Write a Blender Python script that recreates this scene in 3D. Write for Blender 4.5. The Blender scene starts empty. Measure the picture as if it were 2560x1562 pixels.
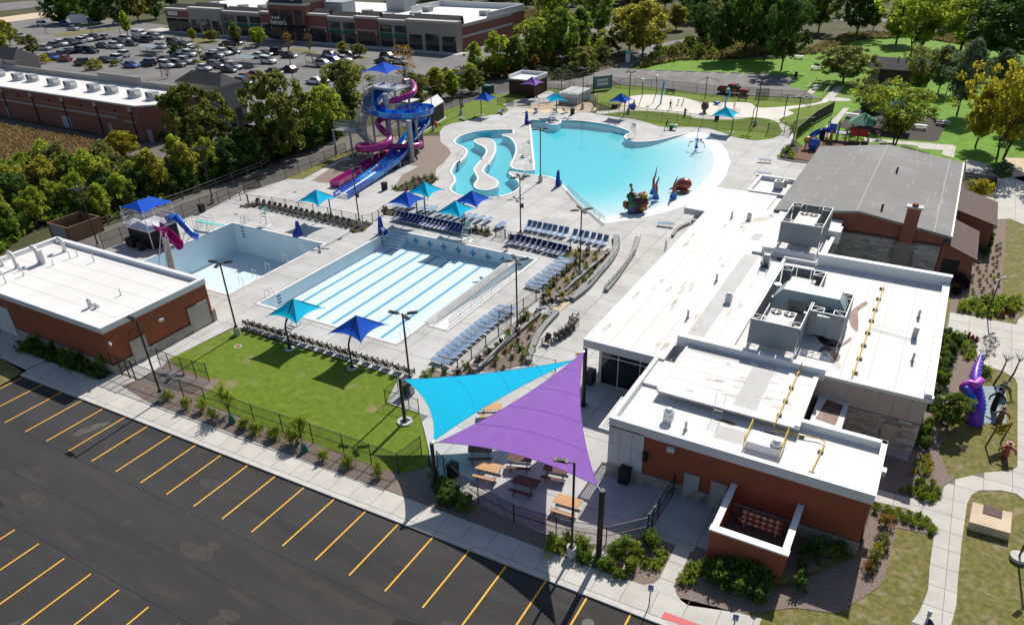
import bpy,bmesh,math,random
import numpy as np
from mathutils import Vector,Matrix
from mathutils.geometry import tessellate_polygon
random.seed(7)
rng=np.random.default_rng(7)
scene=bpy.context.scene
COL=scene.collection
R=math.radians
# ---- camera
F_PX,PITCH,ROLL,CY,HEAD,CAM_H=1846.7,0.56732,-0.0253,930.1,math.pi/2-1.04405,35.0
cr,sr,cp,sp=math.cos(ROLL),math.sin(ROLL),math.cos(PITCH),math.sin(PITCH)
ROT=Matrix.Rotation(HEAD,3,'Z')
RIGHT=ROT@Vector((cr,sr*sp,sr*cp))
UP=ROT@Vector((-sr,cr*sp,cr*cp))
FWD=ROT@Vector((0,cp,-sp))
cam_data=bpy.data.cameras.new('camera')
cam=bpy.data.objects.new('camera',cam_data)
COL.objects.link(cam)
M=Matrix((RIGHT,UP,-FWD)).transposed().to_4x4()
M.translation=Vector((0,0,CAM_H))
cam.matrix_world=M
cam_data.sensor_width=36
cam_data.lens=36*F_PX/2560
cam_data.shift_y=(CY-781)/2560
cam_data.clip_start=1
cam_data.clip_end=2500
scene.camera=cam
# ---- sky, sun, exposure
SUN_EL,SUN_AZ=42.5,93.0
world=bpy.data.worlds.new('World')
scene.world=world
world.use_nodes=True
wn=world.node_tree
sky=wn.nodes.new('ShaderNodeTexSky')
sky.sky_type='NISHITA'
sky.sun_disc=False
sky.sun_elevation=R(SUN_EL)
sky.sun_rotation=R(90-SUN_AZ)
wn.nodes['Background'].inputs['Strength'].default_value=0.075
wn.links.new(sky.outputs[0],wn.nodes['Background'].inputs['Color'])
sun_data=bpy.data.lights.new('sun','SUN')
sun_data.energy=4.6
sun_data.angle=R(0.5)
sun_data.color=(1.0,0.95,0.87)
sun=bpy.data.objects.new('sun',sun_data)
COL.objects.link(sun)
TO_SUN=Vector((math.cos(R(SUN_EL))*math.cos(R(SUN_AZ)),math.cos(R(SUN_EL))*math.sin(R(SUN_AZ)),math.sin(R(SUN_EL))))
sun.rotation_euler=(-TO_SUN).to_track_quat('-Z','Y').to_euler()
sun.location=(0,100,80)
scene.view_settings.view_transform='Standard'
scene.view_settings.look='None'
scene.view_settings.exposure=0.38
scene.view_settings.gamma=1.0
scene.view_settings.use_curve_mapping=False
scene.cycles.transparent_max_bounces=16
scene.cycles.max_bounces=10
scene.cycles.diffuse_bounces=5
# ---- survey helpers: sight line of a survey reading -> place at a height
def P(u,v,z=0.0):
 d=RIGHT*((u-1280)/F_PX)+UP*((CY-v)/F_PX)+FWD
 t=(z-CAM_H)/d.z
 return Vector((d.x*t,d.y*t,z))
def V(ox,oy,s=3.4957):
 return lambda x,y,z=0.0:P(ox+x/s,oy+y/s,z)
a0,a1,a2,a3=V(0,0),V(640,0),V(1240,0),V(1860,0)
b0,b1,b2,b3=V(0,400),V(600,400),V(1240,380),V(1860,380)
c0,c1,c2,c3=V(0,760),V(600,760),V(1240,760),V(1860,760)
d0,d1,d2,d3=V(0,1132),V(640,1132),V(1240,1132),V(1860,1132)
def U(p):
 q=Vector(p)-Vector((0,0,CAM_H))
 w=q.dot(FWD)
 return 1280+F_PX*q.dot(RIGHT)/w,CY-F_PX*q.dot(UP)/w
def lin(h):
 h=h.lstrip('#')
 c=[int(h[i:i+2],16)/255 for i in(0,2,4)]
 return tuple((x/12.92 if x<=.04045 else((x+.055)/1.055)**2.4)for x in c)
 # ---- materials
MATS={}
def nd(nt,kind,**kw):
 n=nt.nodes.new(kind)
 for k,v in kw.items():
  if k.startswith('i_'):
   n.inputs[k[2:].replace('_',' ')].default_value=v
  else:
   setattr(n,k,v)
 return n
def mat(name,col,rough=.8,var=.12,scale=1.0,col2=None,bump=0.,bscale=20.,metal=0.,spec=.3,blotch=None,trans=0.,alpha=1.,coat=0.,stretch=None,tint=None,pervar=0.):
 """colour broken up by two noises; blotch=(colour, scale, threshold) adds patches; trans = light through thin sheets"""
 m=bpy.data.materials.new(name)
 m.use_nodes=True
 nt=m.node_tree
 L=nt.links.new
 b=nt.nodes['Principled BSDF']
 b.inputs['Roughness'].default_value=rough
 b.inputs['Metallic'].default_value=metal
 b.inputs['Specular IOR Level'].default_value=spec
 if coat:
  b.inputs['Coat Weight'].default_value=coat
  b.inputs['Coat Roughness'].default_value=.08
 tc=nd(nt,'ShaderNodeTexCoord')
 vec=tc.outputs['Object']
 if stretch:
  mp=nd(nt,'ShaderNodeMapping')
  mp.inputs['Scale'].default_value=stretch
  L(vec,mp.inputs[0])
  vec=mp.outputs[0]
 n1=nd(nt,'ShaderNodeTexNoise',i_Scale=scale,i_Detail=6.,i_Roughness=.62)
 L(vec,n1.inputs['Vector'])
 c2=col2 if col2 else tuple(x*(1-var)for x in col)
 c1=col if col2 else tuple(min(1,x*(1+var*.7))for x in col)
 ramp=nd(nt,'ShaderNodeValToRGB')
 ramp.color_ramp.elements[0].position=.36
 ramp.color_ramp.elements[1].position=.64
 ramp.color_ramp.elements[0].color=(*c2,1)
 ramp.color_ramp.elements[1].color=(*c1,1)
 L(n1.outputs[0],ramp.inputs[0])
 out=ramp.outputs[0]
 if blotch:
  bc,bs,bt=blotch
  n2=nd(nt,'ShaderNodeTexNoise',i_Scale=bs,i_Detail=5.,i_Roughness=.6)
  L(vec,n2.inputs['Vector'])
  r2=nd(nt,'ShaderNodeValToRGB')
  r2.color_ramp.elements[0].position=bt
  r2.color_ramp.elements[1].position=bt+.1
  L(n2.outputs[0],r2.inputs[0])
  mx=nd(nt,'ShaderNodeMix',data_type='RGBA')
  L(r2.outputs[0],mx.inputs[0])
  L(out,mx.inputs[6])
  mx.inputs[7].default_value=(*bc,1)
  out=mx.outputs[2]
 if tint or pervar:
  hs=nd(nt,'ShaderNodeHueSaturation')
  if tint:
   at=nd(nt,'ShaderNodeAttribute',attribute_name='tint')
   sep=nd(nt,'ShaderNodeSeparateColor')
   L(at.outputs['Color'],sep.inputs[0])
   L(sep.outputs[0],hs.inputs['Value'])
   L(sep.outputs[1],hs.inputs['Hue'])
  if pervar:
   oi=nd(nt,'ShaderNodeObjectInfo')
   mr=nd(nt,'ShaderNodeMapRange')
   mr.inputs['To Min'].default_value=1-pervar
   mr.inputs['To Max'].default_value=1+pervar
   L(oi.outputs['Random'],mr.inputs[0])
   if tint:
    mm=nd(nt,'ShaderNodeMath',operation='MULTIPLY')
    L(sep.outputs[0],mm.inputs[0])
    L(mr.outputs[0],mm.inputs[1])
    L(mm.outputs[0],hs.inputs['Value'])
   else:
    L(mr.outputs[0],hs.inputs['Value'])
  L(out,hs.inputs['Color'])
  out=hs.outputs[0]
 L(out,b.inputs['Base Color'])
 if bump:
  n3=nd(nt,'ShaderNodeTexNoise',i_Scale=bscale,i_Detail=4.)
  L(vec,n3.inputs['Vector'])
  bp=nd(nt,'ShaderNodeBump',i_Strength=min(1.,bump),i_Distance=.05*max(1,bump))
  L(n3.outputs[0],bp.inputs['Height'])
  L(bp.outputs[0],b.inputs['Normal'])
 surf=b.outputs[0]
 o=nt.nodes['Material Output']
 if trans:
  tr=nd(nt,'ShaderNodeBsdfTranslucent')
  L(out,tr.inputs[0])
  ms=nd(nt,'ShaderNodeMixShader',i_Fac=trans)
  L(surf,ms.inputs[1])
  L(tr.outputs[0],ms.inputs[2])
  surf=ms.outputs[0]
 if alpha<1:
  tp=nd(nt,'ShaderNodeBsdfTransparent')
  ms=nd(nt,'ShaderNodeMixShader',i_Fac=alpha)
  L(tp.outputs[0],ms.inputs[1])
  L(surf,ms.inputs[2])
  surf=ms.outputs[0]
 L(surf,o.inputs[0])
 MATS[name]=m
 return m
def brick_mat(name,c1,c2,mortar,bw=.22,bh=.075,msize=.008,rough=.85,off=.5,bump=.4,wide=0.):
 """running bond mapped on the wall's own face (x+y along, z up)"""
 m=bpy.data.materials.new(name)
 m.use_nodes=True
 nt=m.node_tree
 L=nt.links.new
 b=nt.nodes['Principled BSDF']
 b.inputs['Roughness'].default_value=rough
 b.inputs['Specular IOR Level'].default_value=.2
 g=nd(nt,'ShaderNodeNewGeometry')
 sep=nd(nt,'ShaderNodeSeparateXYZ')
 L(g.outputs['Position'],sep.inputs[0])
 ad=nd(nt,'ShaderNodeMath',operation='ADD')
 L(sep.outputs[0],ad.inputs[0])
 L(sep.outputs[1],ad.inputs[1])
 cb=nd(nt,'ShaderNodeCombineXYZ')
 L(ad.outputs[0],cb.inputs[0])
 L(sep.outputs[2],cb.inputs[1])
 br=nd(nt,'ShaderNodeTexBrick',offset=off)
 br.inputs['Color1'].default_value=(*c1,1)
 br.inputs['Color2'].default_value=(*c2,1)
 br.inputs['Mortar'].default_value=(*mortar,1)
 br.inputs['Scale'].default_value=1
 br.inputs['Mortar Size'].default_value=msize
 br.inputs['Brick Width'].default_value=bw
 br.inputs['Row Height'].default_value=bh
 L(cb.outputs[0],br.inputs['Vector'])
 n=nd(nt,'ShaderNodeTexNoise',i_Scale=1.3,i_Detail=5.)
 L(g.outputs['Position'],n.inputs['Vector'])
 hs=nd(nt,'ShaderNodeHueSaturation')
 mr=nd(nt,'ShaderNodeMapRange')
 mr.inputs['To Min'].default_value=.78
 mr.inputs['To Max'].default_value=1.22
 L(n.outputs[0],mr.inputs[0])
 L(mr.outputs[0],hs.inputs['Value'])
 L(br.outputs[0],hs.inputs['Color'])
 L(hs.outputs[0],b.inputs['Base Color'])
 bp=nd(nt,'ShaderNodeBump',i_Strength=bump,i_Distance=.02,invert=True)
 L(br.outputs[1],bp.inputs['Height'])
 L(bp.outputs[0],b.inputs['Normal'])
 MATS[name]=m
 return m
mat('concrete',(.45,.445,.43),.85,.12,.35,bump=.15,bscale=30,blotch=((.375,.37,.355),.13,.55),pervar=.05)
mat('gutter',(.30,.295,.285),.8,.1,3)
mat('dust',(.12,.112,.10),.95,.4,1.2,col2=(.05,.047,.045))
mat('dust_faint',(.052,.05,.048),.9,.2,3)
mat('joint',(.17,.165,.155),.95,.1,3)
mat('walk',(.48,.46,.42),.85,.09,.5,bump=.15,bscale=30,pervar=.05)
mat('kerb',(.50,.48,.44),.85,.12,1.5)
mat('wallcap',(.25,.25,.245),.85,.12,1.5)
mat('asphalt',(.040,.0385,.038),.88,.22,.25,bump=.35,bscale=60,stretch=(.22,1.2,1),blotch=((.047,.045,.0435),.9,.54))
mat('asphalt_old',(.17,.165,.16),.9,.15,.15,bump=.2,bscale=30,blotch=((.12,.118,.115),.09,.56))
mat('asphalt_path',(.13,.12,.11),.9,.15,.6,bump=.2,bscale=30)
mat('yellow_paint',(.78,.40,.03),.7,.12,2.5,blotch=((.45,.25,.05),6,.66))
mat('white_paint',(.75,.75,.73),.7,.1,3)
mat('red_paint',(.55,.12,.12),.7,.1,3)
mat('mulch',(.30,.235,.20),.95,.3,9,col2=(.12,.09,.075),bump=.8,bscale=25)
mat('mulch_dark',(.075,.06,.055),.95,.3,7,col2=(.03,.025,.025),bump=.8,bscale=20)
mat('mulch_red',(.20,.11,.075),.95,.3,7,col2=(.11,.06,.045),bump=.8,bscale=20)
mat('gravel',(.30,.24,.20),.95,.3,12,col2=(.17,.135,.115),bump=.8,bscale=22)
mat('lawn',(.145,.205,.014),.95,.3,1.6,col2=(.09,.15,.008),bump=.9,bscale=18,blotch=((.25,.20,.10),.30,.60))
mat('grass_dry',(.20,.18,.055),.95,.3,2.6,col2=(.10,.105,.022),bump=.9,bscale=16,blotch=((.26,.20,.12),.9,.55))
mat('grass_park',(.14,.28,.014),.95,.3,.5,col2=(.09,.19,.010),bump=.6,bscale=8,blotch=((.17,.16,.07),.08,.60))
mat('rough_ground',(.085,.075,.032),.95,.3,.12,col2=(.035,.045,.014),bump=.8,bscale=3,blotch=((.13,.10,.05),.035,.55))
mat('sand',(.56,.45,.32),.95,.12,.5)
mat('splash',(.56,.53,.47),.8,.12,.12,blotch=((.50,.40,.27),.12,.60))
mat('plaster',(.56,.68,.73),.5,.03,.6,spec=.3)
mat('plaster_wave',(.66,.76,.78),.5,.03,.6,spec=.3)
mat('roof_dirt',(.56,.51,.45),.85,.3,2)
mat('coping',(.66,.66,.65),.6,.05,1)
mat('lane_blue',(.07,.30,.52),.5,.08,2)
mat('dark_blue',(.01,.03,.09),.5,.05,2)
mat('roof_white',(.66,.65,.635),.75,.05,.35,blotch=((.50,.46,.41),.5,.66),stretch=(1,.35,1))
mat('roof_grey',(.48,.475,.465),.8,.06,.6)
mat('coping_white',(.70,.70,.70),.45,.03,1)
mat('panel_grey',(.60,.60,.585),.55,.04,.8)
mat('panel_beige',(.42,.38,.335),.6,.04,.8)
mat('render_red',(.30,.088,.044),.85,.10,.7,bump=.2,bscale=60)
mat('door_grey',(.40,.40,.38),.5,.05,2)
mat('door_beige',(.43,.39,.33),.5,.05,2)
mat('rust_water',(.14,.07,.055),.6,.3,1.1,col2=(.24,.155,.125),spec=.2)
mat('wet_dark',(.03,.03,.033),.5,.2,1.5,spec=.2)
mat('stone',(.36,.33,.27),.9,.12,3,bump=.5,bscale=12,pervar=.22)
mat('stone_grey',(.40,.38,.34),.9,.12,3,bump=.5,bscale=12,pervar=.28)
mat('mortar',(.24,.225,.20),.95,.1,4)
mat('black_metal',(.018,.017,.016),.45,.1,3,spec=.4)
mat('dark_metal',(.05,.05,.052),.5,.1,3)
mat('grey_metal',(.33,.34,.35),.45,.08,2,metal=.3)
mat('steel',(.55,.56,.57),.3,.06,2,metal=.8)
mat('galv',(.38,.39,.40),.5,.12,2.5,metal=.4)
mat('white_metal',(.64,.64,.63),.45,.04,2)
mat('hvac',(.36,.37,.37),.5,.06,1.5)
mat('louvre',(.27,.285,.295),.5,.06,1.5)
mat('duct',(.36,.44,.45),.45,.06,1)
mat('pipe_yellow',(.62,.42,.05),.5,.1,3)
mat('rust',(.22,.10,.05),.9,.3,4)
mat('mesh',(.012,.012,.012),.6,.05,2,alpha=.30)
mat('mesh_grey',(.10,.10,.10),.6,.05,2,alpha=.28)
mat('rail_mesh',(.42,.43,.44),.6,.05,2,alpha=.30)
mat('wood_grey',(.19,.16,.13),.9,.2,3)
mat('wood_tan',(.52,.29,.14),.75,.15,3,stretch=(1,6,1))
mat('wood_brown',(.125,.055,.038),.75,.15,3,stretch=(1,6,1))
mat('wood_box',(.20,.12,.07),.9,.2,2)
mat('recycled',(.105,.088,.072),.7,.12,4,spec=.3)
mat('sling',(.16,.27,.44),.75,.10,6,trans=.15)
mat('sling_navy',(.012,.025,.12),.7,.10,6,trans=.1)
mat('cyan_cloth',(.010,.52,.80),.85,.05,4,trans=.30,spec=.1)
mat('blue_cloth',(.018,.105,.58),.85,.05,4,trans=.28,spec=.1)
mat('purple_cloth',(.30,.145,.50),.85,.05,1,trans=.22,spec=.1)
mat('lift_cover',(.010,.025,.27),.5,.1,4,spec=.3)
mat('slide_blue',(.012,.10,.50),.25,.06,.5,spec=.5,coat=.4)
mat('slide_sky',(.02,.30,.70),.25,.06,.5,spec=.5,coat=.4)
mat('slide_magenta',(.34,.010,.17),.25,.08,.5,spec=.5,coat=.4)
mat('aqua',(.16,.56,.50),.5,.08,4)
mat('rubber',(.015,.015,.016),.8,.1,4)
mat('tarp',(.016,.018,.019),.6,.2,2,bump=.3,bscale=6)
mat('window',(.012,.014,.016),.06,.3,.6,spec=.6)
mat('store_glass',(.03,.034,.036),.08,.6,.35,spec=.6,blotch=((.20,.22,.24),.5,.62))
mat('frame_alu',(.55,.55,.54),.4,.05,2,metal=.3)
mat('shingle',(.045,.045,.05),.9,.25,3,bump=.5,bscale=10)
mat('gym_roof',(.215,.212,.207),.9,.07,.3,bump=.1,bscale=40,blotch=((.25,.247,.242),.12,.55))
mat('gym_seam',(.36,.355,.35),.9,.05,1)
mat('brown_shingle',(.12,.085,.075),.9,.2,3,bump=.4,bscale=12)
mat('cornice',(.45,.43,.40),.7,.05,1)
mat('tan_render',(.33,.285,.24),.85,.08,.8)
mat('awning_green',(.03,.13,.085),.7,.08,2)
mat('awning_black',(.012,.012,.013),.7,.08,2)
mat('block_grey',(.28,.265,.25),.85,.1,1)
mat('bark',(.075,.058,.045),.95,.3,4,bump=.6,bscale=9)
mat('bark_grey',(.14,.12,.10),.95,.3,4,bump=.6,bscale=9)
mat('red_plastic',(.55,.04,.02),.4,.1,3)
mat('orange_plastic',(.70,.16,.03),.5,.1,3)
mat('green_plastic',(.03,.28,.08),.4,.1,3)
mat('bin_dark',(.022,.021,.02),.6,.1,3)
brick_mat('brick_red',(.30,.10,.062),(.24,.075,.05),(.24,.16,.13))
brick_mat('brick_store',(.26,.095,.066),(.21,.075,.056),(.22,.15,.125))
brick_mat('brick_dark',(.095,.045,.033),(.075,.036,.028),(.09,.06,.05))
brick_mat('ashlar',(.32,.29,.26),(.25,.22,.20),(.13,.115,.10),.55,.2,.012)
brick_mat('pavers',(.40,.36,.34),(.33,.30,.29),(.28,.26,.25),.3,.3,.006,bump=.1)
brick_mat('roof_shingle',(.055,.052,.055),(.035,.034,.037),(.02,.02,.02),.6,.3,.01)
# ---- object helpers
def tag(o,label=None,cat=None,group=None,kind=None):
 if label:o['label']=label
 if cat:o['category']=cat
 if group:o['group']=group
 if kind:o['kind']=kind
 return o
def thing(name,loc,label,cat,group=None,rz=0.0):
 o=bpy.data.objects.new(name,None)
 o.empty_display_size=.2
 COL.objects.link(o)
 o.location=Vector(loc)if len(loc)==3 else Vector((loc[0],loc[1],0))
 o.rotation_euler.z=rz
 return tag(o,label,cat,group)
def link(name,me,parent=None):
 o=bpy.data.objects.new(name,me)
 COL.objects.link(o)
 if parent:o.parent=parent
 return o
def origin_of(o):
 M_=Matrix.Identity(4)
 while o:
  M_=Matrix.LocRotScale(o.location,o.rotation_euler,o.scale)@M_
  o=o.parent
 return M_
class MB:
 def __init__(s):
  s.v=[];s.f=[];s.m=[];s.mi=0
 def add(s,vs,fs):
  n=len(s.v)
  s.v+=[tuple(p)for p in vs]
  for f in fs:
   s.f.append([i+n for i in f]);s.m.append(s.mi)
  return s
 def box(s,x0,x1,y0,y1,z0,z1):
  return s.add([(x0,y0,z0),(x1,y0,z0),(x1,y1,z0),(x0,y1,z0),(x0,y0,z1),(x1,y0,z1),(x1,y1,z1),(x0,y1,z1)],[(0,3,2,1),(4,5,6,7),(0,1,5,4),(1,2,6,5),(2,3,7,6),(3,0,4,7)])
 def obox(s,c,sx,sy,sz,rz=0.,rx=0.,ry=0.):
  M_=Matrix.Translation(c)@Matrix.Rotation(rz,4,'Z')@Matrix.Rotation(ry,4,'Y')@Matrix.Rotation(rx,4,'X')
  n=len(s.v)
  s.box(-sx/2,sx/2,-sy/2,sy/2,-sz/2,sz/2)
  for i in range(n,len(s.v)):s.v[i]=tuple(M_@Vector(s.v[i]))
  return s
 def cyl(s,a,b,r0,r1=None,n=8,caps=True):
  a,b=Vector(a),Vector(b)
  r1=r0 if r1 is None else r1
  d=(b-a).normalized()
  x=d.orthogonal().normalized();y=d.cross(x)
  vs=[]
  for c,r in((a,r0),(b,r1)):
   for i in range(n):
    t=2*math.pi*i/n
    vs.append(c+x*(r*math.cos(t))+y*(r*math.sin(t)))
  fs=[(i,(i+1)%n,n+(i+1)%n,n+i)for i in range(n)]
  if caps:fs+=[tuple(range(n-1,-1,-1)),tuple(range(n,2*n))]
  return s.add(vs,fs)
 def tube(s,pts,r,n=6,closed=False):
  pts=[Vector(p)for p in pts]
  rs=r if isinstance(r,(list,tuple))else[r]*len(pts)
  prof=[(math.cos(2*math.pi*i/n),math.sin(2*math.pi*i/n))for i in range(n)]
  vs=[];N=None
  for k,p in enumerate(pts):
   d=(pts[min(k+1,len(pts)-1)]-pts[max(k-1,0)]).normalized()
   if N is None:N=d.orthogonal().normalized()
   N=(N-d*N.dot(d)).normalized()
   B_=d.cross(N)
   vs+=[p+N*(a*rs[k])+B_*(b*rs[k])for a,b in prof]
  fs=[]
  for k in range(len(pts)-1):
   for i in range(n):
    j=(i+1)%n
    fs.append((k*n+i,k*n+j,(k+1)*n+j,(k+1)*n+i))
  fs+=[tuple(range(n-1,-1,-1)),tuple((len(pts)-1)*n+i for i in range(n))]
  return s.add(vs,fs)
 def quad(s,a,b,c,d):
  return s.add([a,b,c,d],[(0,1,2,3)])
 def poly(s,loops,z=None):
  loops=[[Vector((p[0],p[1],p[2]if z is None and len(p)>2 else(z or 0)))for p in lp]for lp in loops]
  tris=tessellate_polygon(loops)
  flat=[p for lp in loops for p in lp]
  fs=[]
  for t in tris:
   a,b,c=(flat[i]for i in t)
   fs.append(t if(b-a).cross(c-a).z>0 else(t[0],t[2],t[1]))
  return s.add(flat,fs)
 def prism(s,pts,z0,z1,bottom=False):
  pts=[Vector((p[0],p[1]))for p in pts]
  area=sum(pts[i].x*pts[(i+1)%len(pts)].y-pts[(i+1)%len(pts)].x*pts[i].y for i in range(len(pts)))
  if area<0:pts=pts[::-1]
  n=len(pts)
  s.poly([pts],z1)
  if bottom:s.poly([pts],z0)
  s.add([(p.x,p.y,z0)for p in pts]+[(p.x,p.y,z1)for p in pts],[(i,(i+1)%n,n+(i+1)%n,n+i)for i in range(n)])
  return s
 def sph(s,c,r,nu=8,nv=6,sz=1.,sx=1.,sy=1.):
  vs=[(c[0],c[1],c[2]+r*sz)]
  for j in range(1,nv):
   t=math.pi*j/nv
   for i in range(nu):
    a=2*math.pi*i/nu
    vs.append((c[0]+sx*r*math.sin(t)*math.cos(a),c[1]+sy*r*math.sin(t)*math.sin(a),c[2]+r*sz*math.cos(t)))
  vs.append((c[0],c[1],c[2]-r*sz))
  fs=[(0,1+i,1+(i+1)%nu)for i in range(nu)]
  for j in range(nv-2):
   o=1+j*nu
   for i in range(nu):
    fs.append((o+i,o+nu+i,o+nu+(i+1)%nu,o+(i+1)%nu))
  o=1+(nv-2)*nu
  fs+=[(o+i,len(vs)-1,o+(i+1)%nu)for i in range(nu)]
  return s.add(vs,fs)
 def build(s,name,mats,parent=None,smooth=False,local=False,**kw):
  me=bpy.data.meshes.new(name)
  vs=s.v
  if parent and not local:
   inv=origin_of(parent).inverted()
   vs=[tuple(inv@Vector(p))for p in s.v]
  me.from_pydata(vs,[],s.f)
  for m in(mats if isinstance(mats,(list,tuple))else[mats]):
   me.materials.append(MATS[m]if isinstance(m,str)else m)
  if any(s.m):me.polygons.foreach_set('material_index',s.m)
  if smooth:me.polygons.foreach_set('use_smooth',[True]*len(me.polygons))
  me.update()
  o=link(name,me,parent)
  return tag(o,**kw)if kw else o
def structure(name,mb,m,parent=None,**kw):
 o=mb.build(name,m,parent)
 if not parent:o['kind']='structure'
 return o
def dup(root,loc,rz=0.,label=None,group=None,sc=None,cat=None):
 r=root.copy();COL.objects.link(r)
 r.location=Vector(loc)if len(loc)==3 else Vector((loc[0],loc[1],root.location.z))
 r.rotation_euler=(0,0,rz)
 if sc is not None:r.scale=(sc,)*3 if not isinstance(sc,(tuple,list))else sc
 if label:r['label']=label
 if group:r['group']=group
 if cat:r['category']=cat
 for ch in KIDS(root):
  c=ch.copy();COL.objects.link(c);c.parent=r
  for g in KIDS(ch):
   d=g.copy();COL.objects.link(d);d.parent=c
 return r
_kids={}
def KIDS(o):
 k=o.name
 if k not in _kids:
  _kids[k]=list(o.children)
 return _kids[k]
def wipe(root):
 for ch in list(root.children):
  for g in list(ch.children):bpy.data.objects.remove(g)
  bpy.data.objects.remove(ch)
 bpy.data.objects.remove(root)
ORD=['first','second','third','fourth','fifth','sixth','seventh','eighth','ninth','tenth','eleventh','twelfth','thirteenth','fourteenth','fifteenth','sixteenth','seventeenth','eighteenth','nineteenth','twentieth']
def nth(i,n=None):
 if n and i==n-1 and n>1:return 'last'
 if i<20:return ORD[i]
 t={2:'twenty',3:'thirty',4:'forty',5:'fifty',6:'sixty',7:'seventy',8:'eighty',9:'ninety'}
 q,r_=divmod(i+1,10)
 if q>=10:return 'one hundred and '+nth(i-100)if i>99 else 'hundredth'
 tens={2:'twentieth',3:'thirtieth',4:'fortieth',5:'fiftieth',6:'sixtieth',7:'seventieth',8:'eightieth',9:'ninetieth'}
 return tens[q]if r_==0 else t[q]+'-'+ORD[r_-1]
def smooth_loop(pts,k=4):
 pts=[Vector((p[0],p[1]))for p in pts]
 n=len(pts);out=[]
 for i in range(n):
  p0,p1,p2,p3=pts[i-1],pts[i],pts[(i+1)%n],pts[(i+2)%n]
  for j in range(k):
   t=j/k
   out.append(.5*((2*p1)+(p2-p0)*t+(2*p0-5*p1+4*p2-p3)*t*t+(3*p1-p0-3*p2+p3)*t**3))
 return out
def smooth_path(pts,k=6):
 pts=[Vector(p)for p in pts]
 pts=[pts[0]*2-pts[1]]+pts+[pts[-1]*2-pts[-2]]
 out=[]
 for i in range(1,len(pts)-2):
  p0,p1,p2,p3=pts[i-1:i+3]
  for j in range(k):
   t=j/k
   out.append(.5*((2*p1)+(p2-p0)*t+(2*p0-5*p1+4*p2-p3)*t*t+(3*p1-p0-3*p2+p3)*t**3))
 return out+[pts[-2]]
def slabs(parent,loops,dx,dy,ox,oy,z,m,gap=.03,name='slab',rot=0.,minarea=.3):
 """cut a paved area into its cast slabs, one object each, with open joints"""
 bm=bmesh.new()
 mb=MB().poly(loops,z)
 bv=[bm.verts.new(p)for p in mb.v]
 for f in mb.f:
  try:bm.faces.new([bv[i]for i in f])
  except ValueError:pass
 c,s_=math.cos(rot),math.sin(rot)
 ex,ey=Vector((c,s_,0)),Vector((-s_,c,0))
 for e,d,o in((ex,dx,ox),(ey,dy,oy)):
  pr=[v.co.dot(e)for v in bm.verts]
  k0,k1=math.floor((min(pr)-o)/d)+1,math.ceil((max(pr)-o)/d)
  for k in range(k0,k1):
   bmesh.ops.bisect_plane(bm,geom=bm.verts[:]+bm.edges[:]+bm.faces[:],plane_co=e*(o+k*d),plane_no=e)
 cells={}
 for f in bm.faces:
  q=f.calc_center_median()
  cells.setdefault((math.floor((q.dot(ex)-ox)/dx),math.floor((q.dot(ey)-oy)/dy)),[]).append(f)
 out=[]
 for(i,j),fs in cells.items():
  if sum(f.calc_area()for f in fs)<minarea:continue
  idx={};vs=[];fl=[]
  for f in fs:
   r_=[]
   for v in f.verts:
    if v not in idx:
     p=v.co.copy()
     a,b=p.dot(ex)-ox,p.dot(ey)-oy
     if abs(a-i*dx)<.004:p+=ex*gap/2
     if abs(a-(i+1)*dx)<.004:p-=ex*gap/2
     if abs(b-j*dy)<.004:p+=ey*gap/2
     if abs(b-(j+1)*dy)<.004:p-=ey*gap/2
     idx[v]=len(vs);vs.append(p)
    r_.append(idx[v])
   fl.append(r_)
  out.append(MB().add(vs,fl).build(name,m,parent))
 bm.free()
 return out
 # ---- SETTING
def flat(name,loops,m,z,**kw):
 return structure(name,MB().poly(loops,z),m,**kw)
def xy(*ps):return[(p[0],p[1])for p in ps]
# ---- pool outlines
LAP=[(-57.7,46.95),(-39.9,46.95),(-39.9,68.2),(-38.75,68.2),(-38.75,51.4),(-37.15,51.4),(-37.15,69.8),(-57.7,69.8)]
DIVE=[(-78.3,47.05),(-62.5,47.05),(-62.5,62.3),(-78.3,62.3)]
WAVE_UP=smooth_path([(*p.xy,0)for p in[a2(575,1052),a2(700,1055),a2(850,1070),a2(1000,1095),a2(1120,1130),a2(1175,1158),a2(1140,1172),a2(1118,1200),a2(1175,1233),a2(1270,1240),a2(1400,1228),a2(1550,1195),a2(1700,1160)]],4)
BEACH=smooth_path([(*p.xy,0)for p in[a2(1700,1160),a2(1780,1158),a2(1870,1185),a2(1960,1250),a2(2020,1330),a2(2048,1430),b2(2048,80),b2(2010,200),b2(1940,290),b2(1830,375),b2(1650,465),b2(1450,532),b2(1250,580),b2(1100,602),b2(955,622)]],4)
WAVE_LOW=smooth_path([(*p.xy,0)for p in[b2(955,622),b2(860,545),b2(750,465),b2(640,345),b2(575,275),b2(530,240),b2(460,213),b2(345,203)]],4)
RIVER=smooth_path([(*p.xy,0)for p in[b2(345,203),b2(230,188),b2(130,172),b2(110,186),b2(150,222),b2(195,270),b2(198,308),b2(165,338),b2(100,368),b2(0,390),b1(2250,322),b1(2100,328),b1(1990,318),b1(1910,300),b1(1862,272),b1(1848,240),b1(1885,190),b1(1882,150),b1(1853,105),b1(1870,60),b1(1905,10),a1(1770,1430),a1(1828,1375),a1(1852,1325),a1(1825,1290),a1(1765,1262),a1(1740,1232),a1(1790,1190),a1(1900,1155),a1(2050,1137),a1(2240,1133)]],4)
RIVER_IN=smooth_path([(*p.xy,0)for p in[a1(2245,1168),a1(2160,1176),a1(2148,1187),a2(60,1190),a2(115,1205),a2(158,1255),a2(170,1310),a2(150,1380),a2(125,1430),a2(130,1462),b2(160,148),b2(245,160),b2(340,160)]],4)
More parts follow.
